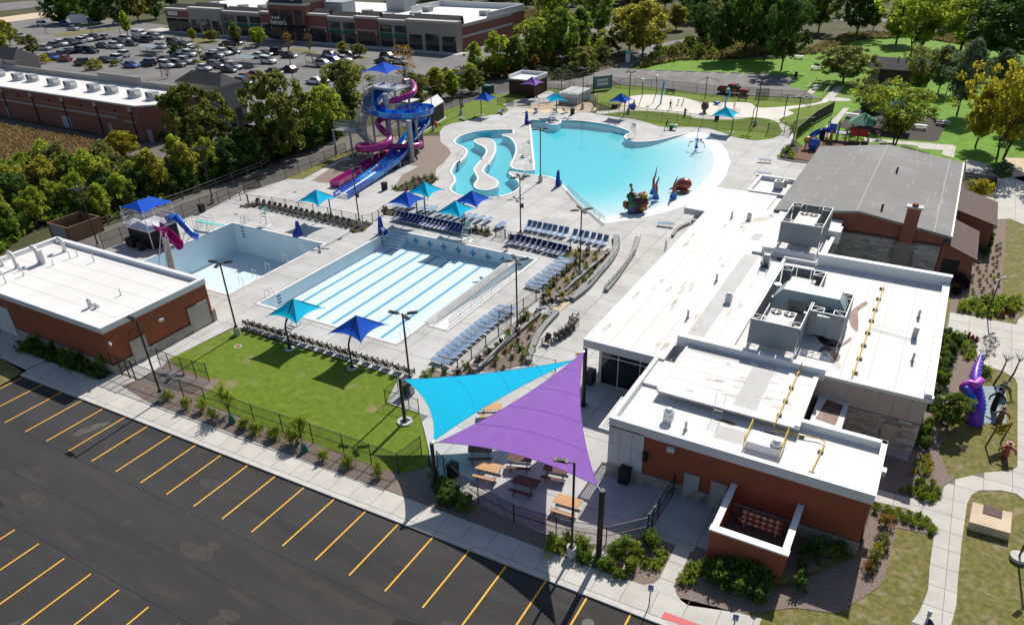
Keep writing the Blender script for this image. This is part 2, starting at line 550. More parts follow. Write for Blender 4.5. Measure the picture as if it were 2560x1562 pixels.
pen=[a2(432,1052),a2(435,1075),a2(470,1092),a2(530,1092),a2(566,1076),a2(575,1052)]
WAVE=[tuple(p.xy)for p in([a2(300,1050),a2(420,1050)]+pen+WAVE_UP[1:]+BEACH[1:]+WAVE_LOW[1:]+RIVER[1:]+RIVER_IN+[a2(340,1440)])]
ISLAND=[tuple(p)for p in smooth_loop([p.xy for p in[a1(1905,1225),a1(1985,1207),a1(2060,1220),a1(2098,1265),a1(2090,1345),a1(2035,1435),b1(2185,25),b1(2130,85),b1(2165,130),b1(2240,170),b1(2262,205),b1(2235,245),b1(2150,265),b1(2065,250),b1(2040,215),b1(2072,168),b1(2062,135),b1(2040,90),b1(2058,50),b1(2110,-5),a1(1960,1400),a1(2008,1335),a1(1992,1290),a1(1925,1255)]],3)]
DECK=xy((-56.2,42.2),(-36.0,42.2),c1(1270,860),c1(1560,945),c1(1610,1100),c1(1640,1230),d1(1540,120),d1(1590,185),d1(1660,250),d1(1780,335),d1(1930,430),d1(2150,550),d1(2447,680),d2(220,632),d2(460,720),d2(640,765),d2(830,795),d2(1010,800),d2(1170,765),d2(1330,710),d2(1385,735),d2(1570,805),d2(1705,860),d2(1850,910),(-6.0,34.6),(-6.0,39.5),(-7,60),(-13.0,84.5),(-13.0,108),a3(560,1428),a3(400,1410),a3(310,1378),a3(300,1345),a3(420,1245),a3(432,1180),a3(425,1130),a3(335,1150),a3(320,1180),a3(250,1213),a3(100,1228),a2(2200,1222),a2(2080,1200),a2(1980,1160),a2(1850,1120),a2(1700,1110),a2(1520,1115),a2(1420,1105),a2(1330,1075),a2(1200,1040),a2(1000,1015),a2(890,1000),a2(820,985),a2(230,990),a2(300,930),a2(180,930),a2(110,960),a2(90,985),a2(0,1003),a1(2170,990),a1(2050,1005),a1(1850,1055),a1(1720,1078),a1(1640,1108),a1(1605,1155),a1(1612,1240),a1(1685,1298),a1(1705,1340),a1(1650,1412),a1(1590,1500),b1(1770,30),b1(1716,78),b1(1708,130),b1(1722,172),b1(1680,213),b1(1570,250),b1(1440,275),b1(1330,262),b1(1165,235),b1(1330,100),b1(1430,60),b1(1250,40),b1(800,205),b1(690,197),b1(628,180),b1(880,15),a1(850,1395),a1(800,1360),b1(548,170),b1(410,165),b1(200,235),b0(2180,242),b0(1840,420),b0(920,776),(-86.0,45.0),(-84.5,42.3),(-58.9,42.2),(-58.9,31.1),c0(1000,603),c0(1185,672),c0(1415,548),c0(1480,478))
# ---- base ground with a cut-out under the pools and none under the near car park
CUT=[(-82.5,43.5),(-36.4,43.5),(-28,60),(-20,84),(-18,110),(-26,128),(-36.5,132.5),(-66,128.5),(-75,112),(-70,90),(-83,70)]
KERB_L,KERB_R=Vector((-67.3,26.75)),Vector((-2.0,28.33))
flat('ground',[xy((-700,26.0),(-67.3,26.75),(-2.0,28.33),(400,36),(800,900),(-900,900)),CUT],'rough_ground',-.06)
flat('car_park',[xy((-150,-30),(80,-30),(80,30),(-2,28.4),(-67.3,26.85),(-150,25))],'asphalt',-.12)
car_park=bpy.data.objects['car_park']
for i in range(-2,21):
 x=-60.84+2.743*i
 y1=27.05+(x+60.8)*.0215
 MB().poly([xy((x-.055,y1-5.3),(x+.055,y1-5.3),(x+.055,y1),(x-.055,y1))],-.115).build('bay_line','yellow_paint',car_park)
for i in range(-4,8):
 x=-45.13+2.73*i
 MB().poly([xy((x-.055,9.5),(x+.055,9.5),(x+.055,14.85),(x-.055,14.85))],-.115).build('bay_line','yellow_paint',car_park)
for y,w in((21.5,.05),(18.2,.03),(15.0,.05),(6,.04)):
 MB().poly([xy((-120,y),(60,y+.3),(60,y+.3+w),(-120,y+w))],-.1165).build('asphalt_seam','rubber',car_park)
MB().poly([smooth_loop([p.xy for p in(c0(640,1120),c0(760,1060),c0(960,1010),c0(900,1060),c0(760,1110),c0(680,1140))],4)],-.1175).build('dust_mark','dust',car_park)
MB().cyl((*d2(805,1478).xy,-.118),(*d2(805,1478).xy,-.113),.36,n=16).build('manhole_cover','dark_metal',car_park)
# ---- pavement along the car park
walk=structure('pavement',MB().poly([xy(c0(0,470),c0(235,590),KERB_L+Vector((1.5,.1)),KERB_R,(-2.0,31.0),d2(1500,1215),d2(1290,1150),d2(860,1010),(-20,30.0),(-52.5,29.2),c0(1060,715),c0(880,668),c0(250,400),c0(150,398),c0(130,260),c0(0,240))],-.02),'joint')
slabs(walk,[xy(KERB_L+Vector((.2,.32)),KERB_R+Vector((0,.32)),(-2.0,31.2),d2(1560,1250),d2(1400,1190),d2(1290,1150),d2(860,1010),(-20,30.0),(-52.5,29.2),c0(1060,715),c0(890,672),c0(430,480),c0(240,580),c0(0,470),c0(0,300),c0(150,400),c0(430,478))],1.83,30,-60.9,-5,0.0,'walk',.03)
slabs(walk,[xy(c0(0,235),c0(130,218),c0(260,340),c0(150,398),c0(0,300))],1.83,1.83,-60.9,0,0.0,'walk',.03)
slabs(walk,[[(KERB_L.x+.2,KERB_L.y-.12),(KERB_R.x,KERB_R.y-.12),(KERB_R.x,KERB_R.y+.29),(KERB_L.x+.2,KERB_L.y+.29)]],5.49,30,-60.9,-5,0.0,'kerb',.015,'kerb_stone',minarea=.05)
MB().add([(KERB_L.x,KERB_L.y-.12,-.13),(KERB_R.x,KERB_R.y-.12,-.13),(KERB_R.x,KERB_R.y-.12,0),(KERB_L.x,KERB_L.y-.12,0)],[(0,1,2,3)]).build('kerb_face','kerb',walk)
ent=structure('entrance_walk',MB().poly([xy(d2(1570,808),d2(1705,858),d2(1640,1000),d2(1590,1085),d2(1562,1160),d2(1575,1230),d2(1620,1290),d2(1680,1330),d2(2010,1460),d2(2100,1500),d2(1480,1490),d2(1200,1250),d2(1290,1150),d2(1380,1138),d2(1430,1093),d2(1515,918))],-.015),'joint')
slabs(ent,[xy(d2(1570,808),d2(1705,858),d2(1640,1000),d2(1590,1085),d2(1562,1160),d2(1575,1230),d2(1620,1290),d2(1600,1283),d2(1290,1150),d2(1380,1138),d2(1430,1093),d2(1515,918))],30,1.55,-20,29.8,0.008,'walk',.03)
slabs(ent,[xy(d2(1620,1290),d2(1680,1330),d2(2010,1460),d2(2200,1530),d2(2200,1640),d2(1700,1560),d2(1480,1480),d2(1560,1265))],1.83,30,-60.9,0,0.008,'walk',.03)
MB().poly([xy(d2(1475,1385),d2(1790,1503),d2(1740,1540),d2(1440,1442))],.014).build('tactile_paving','red_paint',ent)
# ---- pool deck: a bed and the cast slabs on it
def inset_ring(loop,w,z0,z1,mname,parent,name='coping',skip=None):
 pts=[Vector(p)for p in loop]
 n=len(pts)
 area=sum(pts[i].x*pts[(i+1)%n].y-pts[(i+1)%n].x*pts[i].y for i in range(n))
 sg=1 if area>0 else-1
 outer=[]
 for i in range(n):
  e0=(pts[i]-pts[i-1]).normalized();e1=(pts[(i+1)%n]-pts[i]).normalized()
  n0=Vector((e0.y,-e0.x))*sg;n1=Vector((e1.y,-e1.x))*sg
  b=n0+n1
  b=b/max(.35,b.length_squared)*2 if b.length>.2 else n0
  if b.length>1.6:b=b.normalized()*1.6
  outer.append(pts[i]+b*w)
 vs=[(p.x,p.y,z1)for p in pts]+[(p.x,p.y,z1)for p in outer]+[(p.x,p.y,z0)for p in pts]+[(p.x,p.y,z0)for p in outer]
 fs=[]
 for i in range(n):
  j=(i+1)%n
  if skip and skip(pts[i])and skip(pts[j]):continue
  fs+=[(i,j,n+j,n+i),(i,2*n+i,2*n+j,j),(n+i,n+j,3*n+j,3*n+i)]
 return MB().add(vs,fs).build(name,mname,parent)
rg=random.Random(8)
for k in range(26):
 x,y=rg.uniform(-62,-8),rg.uniform(8,25.5);r_=rg.uniform(.2,.8)
 MB().poly([smooth_loop([Vector((x+r_*rg.uniform(.6,1.3)*1.8*math.cos(a),y+r_*rg.uniform(.5,1.2)*math.sin(a)))for a in(0,1,2,3,4.1,5.2)],3)],-.1178+.00001*k).build('oil_stain','rubber' if k%3==0 else 'dust_faint',car_park)
flat('gate_apron',[xy(c0(985,592),c0(700,770),c0(1060,800),c0(1215,672))],'walk',-.008)
flat('gate_pad',[xy(c0(1215,672),c0(1400,552),c0(1560,610),c0(1700,690),c0(1480,745))],'asphalt_old',.012)
flat('corner_ground',[xy((-16,28.15),(1,28.6),(3,40),(-6,40))],'mulch',-.045)
flat('lawn_edge',[xy((-1,26),(40,27),(60,40),(2,40),(-1.5,34))],'grass_dry',-.04)
deck=structure('pool_deck',MB().poly([DECK,LAP,DIVE,WAVE],-.03),'joint')
slabs(deck,[DECK,LAP,DIVE,WAVE],3.9,3.65,-57.7,42.2,0.0,'concrete',.035,minarea=.6)
isl=structure('pool_island',MB().prism(ISLAND,-1.3,.0),'plaster')
MB().poly([ISLAND],.012).build('paving','concrete',isl)
inset_ring(ISLAND,-.3,-.02,.03,'coping',isl)
# pavers along the rim of the picnic terrace
flat('paver_band',[xy(d1(1780,335),d1(1930,430),d1(2150,550),d1(2447,680),d2(220,632),d2(460,720),d2(640,765),d2(830,795),d2(1010,800),d2(1170,765),d2(1330,710),d2(1330,640),d2(1050,690),d2(700,640),d2(400,560),d2(100,440),d1(2447,560),d1(2200,440),d1(1960,330))],'pavers',.008)
def basin(name,loop,depth,parent_mats=('plaster','plaster'),floor=None,seg=1.5,rim=.32,skip=None):
 st=structure(name,MB().add([(p[0],p[1],z)for p in loop for z in(0,depth-.02)],[(2*i,2*i+1,2*((i+1)%len(loop))+1,2*((i+1)%len(loop)))for i in range(len(loop))]),parent_mats[0])
 if floor is None:
  MB().poly([loop],depth).build('floor',parent_mats[1],st)
 inset_ring(loop,rim,-.02,.03,'coping',st,'coping',skip)
 inset_ring(loop,rim+.14,-.02,.012,'gutter',st,'gutter',skip)
 return st
lap=basin('lap_pool',LAP,-1.5)
dive=basin('diving_pool',DIVE,-4.0)
# lap pool: lane lines with end bars, wall crosses, depth bars
for i in range(8):
 x=-56.23+2.117*i
 MB().poly([xy((x-.18,48.6),(x+.18,48.6),(x+.18,68.0),(x+.55,68.0),(x+.55,68.28),(x-.55,68.28),(x-.55,68.0),(x-.18,68.0))],-1.495).build('lane_line','lane_blue',lap)
 zc=-.80-.015*i
 MB().box(x-.15,x+.15,69.792,69.81,zc-.45,zc+.45).box(x-.45,x-.152,69.792,69.81,zc-.15,zc+.15).box(x+.152,x+.45,69.792,69.81,zc-.15,zc+.15).build('wall_cross','lane_blue',lap)
for y in(49.6,67.6):
 for k in range(3):
  MB().box(-57.71,-57.69,y-.3,y+.3,-.42-.36*k,-.26-.36*k).build('depth_bar','dark_blue',lap)
for k in range(4):
 MB().box(-76.9,-76.4,62.29,62.31,-.5-.42*k,-.32-.42*k).build('depth_bar','dark_blue',dive)
for k in range(5):
 MB().box(-57.69,-55.4,69.75-.42*(k+1),69.75-.42*k,-1.49,-.25-.25*k).build('step','plaster',lap)
 # ramp into the lap pool
MB().add([(-38.74,51.4,0),(-37.16,51.4,0),(-37.16,69.0,-1.2),(-38.74,69.0,-1.2)],[(0,1,2,3)]).build('ramp','coping',lap)
MB().box(-39.89,-38.76,51.4,68.19,-.3,.04).build('ramp_wall','concrete',lap)
# wave pool and river: walls, floor that shelves up to the beach, water
wave=basin('wave_pool',WAVE,-1.32,('plaster_wave','plaster_wave'),floor=False,rim=.36,skip=lambda p:any((p.x-q.x)**2+(p.y-q.y)**2<.02 for q in BEACH))
bp=np.array([(p.x,p.y)for p in BEACH])
def beach_dist(x,y):
 a=bp[:-1];b=bp[1:]
 d=b-a
 t=np.clip(((x-a[:,0])*d[:,0]+(y-a[:,1])*d[:,1])/(d**2).sum(1),0,1)
 q=a+d*t[:,None]
 return float(np.hypot(q[:,0]-x,q[:,1]-y).min())
def floor_z(x,y):return max(-1.25,-beach_dist(x,y)/13.5)
bm=bmesh.new()
fm=MB().poly([WAVE],0)
bv=[bm.verts.new(p)for p in fm.v]
for f in fm.f:
 try:bm.faces.new([bv[i]for i in f])
 except ValueError:pass
for k in range(-100,0):
 for e in(Vector((1,0,0)),):
  bmesh.ops.bisect_plane(bm,geom=bm.verts[:]+bm.edges[:]+bm.faces[:],plane_co=e*(k*1.3),plane_no=e)
for k in range(55,95):
 bmesh.ops.bisect_plane(bm,geom=bm.verts[:]+bm.edges[:]+bm.faces[:],plane_co=Vector((0,k*1.3,0)),plane_no=Vector((0,1,0)))
for v in bm.verts:v.co.z=floor_z(v.co.x,v.co.y)
me=bpy.data.meshes.new('floor');bm.to_mesh(me);bm.free()
me.materials.append(MATS['plaster_wave']);me.polygons.foreach_set('use_smooth',[True]*len(me.polygons))
link('floor',me,wave)
wm=bpy.data.materials.new('water');wm.use_nodes=True
nt=wm.node_tree;nt.nodes.remove(nt.nodes['Principled BSDF'])
tp=nd(nt,'ShaderNodeBsdfTransparent');gl=nd(nt,'ShaderNodeBsdfGlossy',i_Roughness=.03)
fr=nd(nt,'ShaderNodeFresnel',i_IOR=1.33)
nz=nd(nt,'ShaderNodeTexNoise',i_Scale=2.2,i_Detail=3.)
tcw=nd(nt,'ShaderNodeTexCoord');nt.links.new(tcw.outputs['Object'],nz.inputs['Vector'])
bmp=nd(nt,'ShaderNodeBump',i_Strength=.12,i_Distance=.05)
nt.links.new(nz.outputs[0],bmp.inputs['Height'])
nt.links.new(bmp.outputs[0],gl.inputs['Normal']);nt.links.new(bmp.outputs[0],fr.inputs['Normal'])
ms=nd(nt,'ShaderNodeMixShader')
nt.links.new(fr.outputs[0],ms.inputs[0]);nt.links.new(tp.outputs[0],ms.inputs[1]);nt.links.new(gl.outputs[0],ms.inputs[2])
nt.links.new(ms.outputs[0],nt.nodes['Material Output'].inputs['Surface'])
va=nd(nt,'ShaderNodeVolumeAbsorption',i_Density=.33)
va.inputs['Color'].default_value=(.06,.88,.95,1)
nt.links.new(va.outputs[0],nt.nodes['Material Output'].inputs['Volume'])
MATS['water']=wm
def fat(loop,w):
 pts=[Vector(p)for p in loop];n=len(pts)
 area=sum(pts[i].x*pts[(i+1)%n].y-pts[(i+1)%n].x*pts[i].y for i in range(n))
 sg=1 if area>0 else-1
 out=[]
 for i in range(n):
  e=(pts[(i+1)%n]-pts[i-1]).normalized()
  out.append(pts[i]+Vector((e.y,-e.x))*sg*w)
 return out
structure('pool_water',MB().prism(fat(WAVE,.03),-1.6,-.17,bottom=True),'water')
# ---- lawns, beds, gravel, sand
LAWN=xy(c0(2035,214),(-36.0,42.15),c1(1275,868),c1(1560,950),c1(1600,1100),c1(1640,1250),d1(1500,110),d1(1440,135),d1(1250,180),d1(1000,100),c1(910,1310),c1(640,1215),c1(375,1120),c1(140,1045),c1(0,985),c0(1700,832),c0(1850,740),c0(1935,648),c0(1830,655),c0(1560,560),c0(1480,478))
flat('lawn',[LAWN],'lawn',.012)
flat('slide_lawn',[xy(a1(1605,1155),a1(1640,1108),a1(1720,1078),a1(1850,1055),a1(2050,1005),a1(2170,990),a2(0,1003),a2(90,985),a2(110,960),a2(180,930),a2(380,860),a2(340,840),a2(110,820),a2(0,830),a1(2050,830),a1(1640,970),a1(1400,1180))],'lawn',.01)
flat('splash_lawn',[xy(a2(890,1000),a2(1000,1015),a2(1200,1040),a2(1330,1075),a2(1420,1105),a2(1520,1115),a2(1700,1110),a2(1850,1120),a2(1980,1160),a2(2080,1200),a2(2200,1222),a2(2300,1228),a3(250,1213),a3(320,1180),a3(335,1150),a3(430,1120),a3(440,1225),a3(620,1040),a3(780,890),a3(650,870),a3(40,840),a2(1900,835),a2(1400,770),a2(1080,745),a2(850,790),a2(880,900),a2(1050,960))],'lawn',.008)
flat('gate_lawn',[xy(a2(370,770),a2(640,790),a2(690,800),a2(560,815),a2(420,950),a2(330,940),a2(380,860))],'lawn',.006)
flat('gravel_bed',[xy(a1(1605,1190),a1(1612,1240),a1(1685,1298),a1(1705,1340),a1(1650,1412),a1(1590,1500),b1(1770,30),b1(1716,78),b1(1708,130),b1(1722,172),b1(1680,213),b1(1570,250),b1(1440,275),b1(1330,262),b1(1165,235),b1(1330,100),b1(1430,60),b1(1250,40),b1(800,205),b1(690,197),b1(628,180),b1(880,15),a1(850,1395),a1(1000,1200),a1(1390,1190))],'gravel',.006)
flat('slide_pad',[xy(b1(1330,262),b1(1165,238),b1(1330,100),b1(1470,30),a1(1330,1400),a1(1230,1430),b1(1560,60),b1(1420,130))],'concrete',.016)
flat('gravel_edge',[xy(b1(410,165),b1(545,170),a1(800,1360),a1(770,1330),b1(420,155))],'grass_dry',.004)
flat('slide_planting_bed',[xy(b1(1330,262),b1(1420,215),b1(1540,165),b1(1640,140),b1(1700,140),b1(1722,172),b1(1680,213),b1(1570,250),b1(1440,275))],'mulch_dark',.018)
flat('splash_pad',[xy(*smooth_loop([p.xy for p in[a2(1050,960),a2(890,975),a2(900,1000),a2(1050,985),a2(1250,970),a2(1500,985),a2(1680,1010),a2(1750,1035),a2(2000,1048),a2(2150,1040),a2(2250,1025),a2(2447,1060),a3(330,1140),a3(400,1120),a3(300,1050),a3(400,1010),a3(435,990),a3(390,960),a3(560,930),a3(740,890),a3(690,870),a3(620,905),a3(160,945),a3(60,905),a2(2100,895),a2(1800,895),a2(1640,855),a2(1400,830),a2(1230,835),a2(1130,860),a2(1110,900)]],3))],'splash',.018)
flat('gate_path',[xy(a2(60,915),a2(230,860),a2(375,862),a2(330,905),a2(190,925),a2(110,955))],'concrete',.014)
flat('sand_court',[xy(a2(220,985),a2(310,920),a2(430,900),a2(620,890),a2(830,900),a2(880,960),a2(820,985),a2(500,992))],'sand',.014)
flat('service_yard',[xy(a2(230,865),a2(375,795),a2(480,797),a2(620,870),a2(640,895),a2(430,905),a2(330,935))],'concrete',.010)
flat('slide_yard_walk',[xy(a1(1560,1030),a1(1650,1010),a1(1665,1030),a1(1480,1150),a1(1440,1130))],'concrete',.016)
# ---- service path behind the pool, park lot, park path
flat('service_path',[xy(b0(-100,920),b0(260,800),b0(700,655),b0(1000,560),b0(1560,340),b0(2100,145),b0(2447,30),a1(200,1395),a1(830,1180),a1(1400,915),a1(1720,800),a1(2000,722),a1(2200,690),a2(110,700),a2(300,700),a2(600,708),a2(740,684),a2(900,622),a2(1030,592),a2(1250,607),a2(1650,628),a2(2000,640),a2(2447,655),a3(460,680),a3(380,760),a3(540,795),a3(640,845),a3(660,865),a3(250,845),a3(40,835),a2(1900,833),a2(1500,778),a2(1080,740),a2(1010,705),a2(850,740),a2(640,780),a2(380,770),a2(110,825),a2(0,835),a1(2050,835),a1(1640,975),a1(1000,1215),a1(770,1330),b1(420,155),b1(190,240),b0(2140,262),b0(1840,425),b0(920,780),b0(880,800),b0(700,880))],'asphalt_path',.0)
flat('park_lot',[xy(a2(900,625),a2(1030,594),a2(1250,609),a2(1650,630),a2(2000,642),a2(2447,657),a3(455,682),a3(385,755),a3(540,797),a3(640,847),a3(655,862),a3(250,842),a3(40,833),a2(1900,830),a2(1500,775),a2(1080,737),a2(1010,703),a2(850,735),a2(640,770),a2(400,730),a2(620,715),a2(760,688))],'asphalt_old',.006)
flat('park_path',[xy(a2(1030,592),a2(1120,555),a2(1190,500),a2(1240,455),a2(1330,405),a2(1450,375),a2(1600,350),a2(1750,335),a2(1750,352),a2(1600,378),a2(1480,400),a2(1400,440),a2(1340,470),a2(1290,510),a2(1200,560),a2(1180,602))],'asphalt_old',.004)
flat('park_grass',[xy(a2(1180,604),a2(1330,560),a2(1700,505),a2(2100,520),a2(2447,505),a3(540,480),a3(760,380),a3(1100,320),a3(1600,300),a3(2300,380),(75,240),(90,60),(30,96),a3(1900,1440),a3(1400,1270),(-12,118),a3(420,1200),a3(800,880),a3(660,862),a3(540,795),a3(385,755),a3(455,680),a3(247,655),a2(2000,640),a2(1250,607))],'grass_park',-.02)
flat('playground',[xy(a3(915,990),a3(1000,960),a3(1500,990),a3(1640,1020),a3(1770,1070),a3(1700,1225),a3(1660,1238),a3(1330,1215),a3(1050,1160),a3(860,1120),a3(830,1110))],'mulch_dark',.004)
flat('playground_mulch',[xy(a3(590,1200),a3(780,1220),a3(1080,1240),a3(1070,1300),a3(640,1420),a3(430,1380),a3(480,1310))],'mulch_red',.004)
def path(name,pts,m='walk',z=.004,dx=1.6,dy=1.6,rot=0.):
 s_=flat(name,[xy(*pts)],'joint',z-.012)
 slabs(s_,[xy(*pts)],dx,dy,0,0,z,m,.03,rot=rot)
 return s_
path('ramp_path',[a3(540,815),a3(620,745),a3(690,735),a3(590,835)],dx=2.5,dy=2.5)
path('steps_path',[a3(690,870),a3(800,760),a3(890,745),a3(790,850),a3(930,865),a3(930,885),a3(760,885)],dx=2.5,dy=2.5)
path('playground_path',[a3(660,1165),a3(870,945),a3(920,945),a3(760,1150),a3(740,1200),a3(690,1200)],dx=2.5,dy=2.5)
path('gym_walk',[a3(1050,1205),a3(1230,1222),a3(1500,1243),a3(1855,1272),a3(1830,1380),a3(1725,1350),a3(1745,1315),a3(1540,1300),a3(1480,1270),a3(1050,1240)],dx=2.5,dy=2.5)
# ---- right side: dry lawn, beds, paths
flat('side_lawn',[xy((2.0,20),(60,18),(80,110),(6,112),(3.5,100),(3.2,60),(2.1,38),(-3.4,32.5),(-8,28.5),(-2,28.0))],'grass_dry',-.03)
path('side_walk',[d3(1440,1503),d3(1530,1390),d3(1585,1260),d3(1610,1190),d3(1622,1000),d3(1660,720),d3(1672,640),d3(1640,590),d3(1410,480),d3(1128,420),d3(1160,312),d3(1420,385),d3(1640,438),d3(1700,420),d3(1728,370),d3(1750,290),d3(1840,230),d3(2090,170),d3(2340,150),d3(2390,120),c3(2390,700),c3(2370,650),c3(2270,590),c3(2130,545),c3(2050,480),c3(2030,400),c3(2035,310),c3(2000,285),c3(1755,232),c3(1790,68),c3(2380,180),c3(2400,130),c3(2447,100),c3(2700,150),d3(2700,420),d3(2447,405),d3(2380,355),d3(2250,325),d3(2060,325),d3(1990,365),d3(1950,440),d3(1925,620),d3(1900,800),d3(1870,1100),d3(1855,1330),d3(1810,1503)],dx=1.75,dy=1.75)
path('plaza_walk',[b3(1945,60),b3(2140,110),b3(2230,235),b3(2447,210),b3(2700,240),b3(2700,800),b3(2447,635),b3(2330,585),b3(2010,590),b3(1990,560),b3(2030,515),b3(2220,520),b3(2160,460),b3(2045,440),b3(1960,380),b3(2190,400),b3(2190,470),b3(2215,245),b3(1930,205),b3(1935,100)],'walk',.004,2.2,2.2)
path('far_walk',[b3(2250,45),b3(2447,55),b3(2700,80),b3(2700,300),b3(2447,260),b3(2350,225)],'sand',.004,2.2,2.2)
flat('gym_planting_bed',[xy(b3(1995,585),b3(2290,590),b3(2290,800),b3(2270,1000),b3(2250,1280),b3(2400,1400),b3(2400,1460),b3(2100,1430),b3(1790,1395),b3(1850,1100),b3(1900,820),b3(1960,640))],'mulch',.0)
flat('entry_bed',[xy(c3(1755,235),c3(2000,288),c3(2035,315),c3(2030,400),c3(2050,480),c3(2130,545),c3(2060,560),c3(1950,640),c3(1900,900),c3(1780,1100),c3(1700,1290),c3(1790,1490),d3(1840,225),d3(1750,285),d3(1720,370),d3(1700,415),d3(1640,435),d3(1420,383),d3(1165,308),d3(1230,100),c3(1250,1230),c3(1440,1280),c3(1480,1260))],'mulch',.0)
flat('entry_pad',[xy(c3(1265,1200),c3(1450,1265),c3(1430,1370),c3(1240,1310))],'concrete',.008)
flat('corner_bed',[xy(d3(1128,425),d3(1400,480),d3(1640,592),d3(1668,640),d3(1660,720),d3(1340,650),d3(1310,780),d3(1230,1090),d3(1180,1170),d3(960,1310),d3(800,1400),d3(440,1350),d3(0,1400),d2(1680,1330),d2(1622,1290),d2(1577,1230),d2(1564,1160),d2(1592,1085),d2(1640,1000),d2(1710,865),d2(1850,910),(-1.6,33.8),(2.1,38.8))],'mulch',.0)
flat('front_bed',[xy(c0(1060,712),(-52.5,29.25),(-20,30.05),d2(860,1008),d2(1290,1148),d2(1380,1136),d2(1428,1093),d2(1513,918),d2(1568,806),d2(1385,737),d2(1330,712),d2(1170,767),d2(1010,802),d2(830,797),d2(460,722),d1(2447,682),d1(2150,552),d1(1930,432),d1(1780,337),d1(1660,252),d1(1590,187),d1(1500,112),d1(1440,137),d1(1250,182),d1(1000,102),c1(640,1217),c1(140,1047),c0(1700,834),c0(1850,742),c0(1935,650),c0(1560,562),c0(1480,480),c0(1415,550),c0(1560,620),c0(1450,690),c0(1190,668))],'mulch',.0)
flat('service_bed',[xy(c0(150,396),c0(250,340),c0(990,600),c0(870,662))],'mulch_dark',.0)
flat('verge',[xy(c0(0,480),c0(235,582),c0(0,710),c0(-200,760),c0(-300,400))],'grass_dry',.0)
# planting strips between the decks
flat('deck_bed',[xy(b1(1230,440),b1(1270,420),b1(1500,480),b1(1980,580),b1(2180,630),b1(2210,655),b1(2150,670),b1(1960,635),b1(1480,520),b1(1260,480))],'mulch_dark',.03)
flat('dive_bed',[xy(b1(0,410),b1(80,378),b1(150,375),b1(1170,555),b1(1060,630),b1(990,642),b1(955,625),b1(960,590),b1(140,400),b1(60,425))],'mulch_dark',.03)
flat('pole_bed',[xy(b1(2335,685),b1(2380,655),b1(2447,645),b2(250,740),b2(640,860),b2(560,900),b2(250,775),b2(110,765),b2(92,745))],'mulch_dark',.03)
flat('ramp_bed',[xy(b2(640,855),b2(990,860),b2(1010,870),b2(800,1190),b2(650,1300),b2(500,1320),b2(400,1330),b2(370,1310),b2(600,1010),b2(700,925),b2(560,940))],'mulch',.03)
flat('stair_bed',[xy(c2(220,100),c2(350,70),c2(420,90),c2(480,110),c2(390,250),c2(310,420),c2(270,520),c2(0,590),c1(2100,590),c1(1850,640),c1(1560,640),c1(1640,560),c1(1880,620),c1(2447,220),c2(60,260))],'mulch',.03)
flat('planter_bed',[xy(a3(300,1370),a3(310,1330),a3(420,1250),a3(480,1310),a3(430,1390),a3(560,1425))],'mulch_dark',.02)
MB().tube([(*p.xy,.06)for p in[a3(440,1225),a3(310,1335),a3(298,1370),a3(320,1395),a3(400,1410),a3(560,1428)]],.14,6).build('planter_kerb','kerb',deck)
# ---- shopping centre lot, roads, meadow
flat('store_lot',[xy((-330,95),(-118.8,98),(-112.5,99),(-112,112),(-99,131),(-96,215),(-128,222),(-129,216),(-119,183.5),(-245,183.5),(-250,192),(-330,200))],'asphalt_old',-.02)
flat('store_pavement',[xy((-248,180.5),(-119.5,179.5),(-118,184.5),(-248,186.5))],'walk',.02)
flat('rear_lane',[xy((-330,75),(-170,76),(-110,77.5),(-106,84),(-112,101),(-118,101),(-120,86),(-124,83),(-330,85))],'asphalt_path',-.02)
flat('store_yard',[xy((-128,216),(-96,205),(-92,240),(-118,268),(-140,250))],'asphalt_old',-.01)
flat('road',[xy(a0(-700,200),a0(0,155),a0(300,115),a0(470,105),a0(480,140),a0(300,165),a0(0,205),a0(-700,270))],'sand',-.01)
flat('far_road',[xy(a0(-700,45),a0(0,30),a0(380,0),a0(420,10),a0(430,50),a0(0,100),a0(-700,130))],'asphalt_old',-.01)
flat('creek_gravel',[xy(a3(680,140),a3(900,155),a3(1200,165),a3(1500,175),a3(1500,195),a3(1100,190),a3(700,180))],'asphalt_old',.0)
# ---- BUILDINGS
def stones(parent,p0,p1,z0,z1,course,length,m='stone',depth=.10,name='stone',skip=()):
 """courses of squared stones standing proud of a mortar bed, along p0->p1 (outside on the right hand)"""
 p0,p1=Vector((p0[0],p0[1])),Vector((p1[0],p1[1]))
 d=(p1-p0);Ln=d.length;d=d/Ln
 nrm=Vector((d.y,-d.x))
 a=math.atan2(d.y,d.x)
 rg=random.Random(int(Ln*100))
 made=0
 rows=max(1,round((z1-z0)/course));ch=(z1-z0)/rows
 rest=MB()
 for r_ in range(rows):
  t=-rg.random()*length*.6
  while t<Ln:
   w=length*rg.uniform(.6,1.4)
   s0,s1=max(0,t),min(Ln,t+w)
   t+=w
   if s1-s0<.08 or any(lo<(s0+s1)/2<hi for lo,hi in skip):continue
   c=p0+d*((s0+s1)/2)+nrm*(depth/2+rg.uniform(-.012,.02))
   args=((c.x,c.y,z0+ch*(r_+.5)),s1-s0-.018,depth,ch-.018)
   if made<290:
    MB().obox(*args,rz=a).build(name,m,parent);made+=1
   else:rest.obox(*args,rz=a)
 if rest.v:rest.build('stonework',m,parent,kind='stuff')
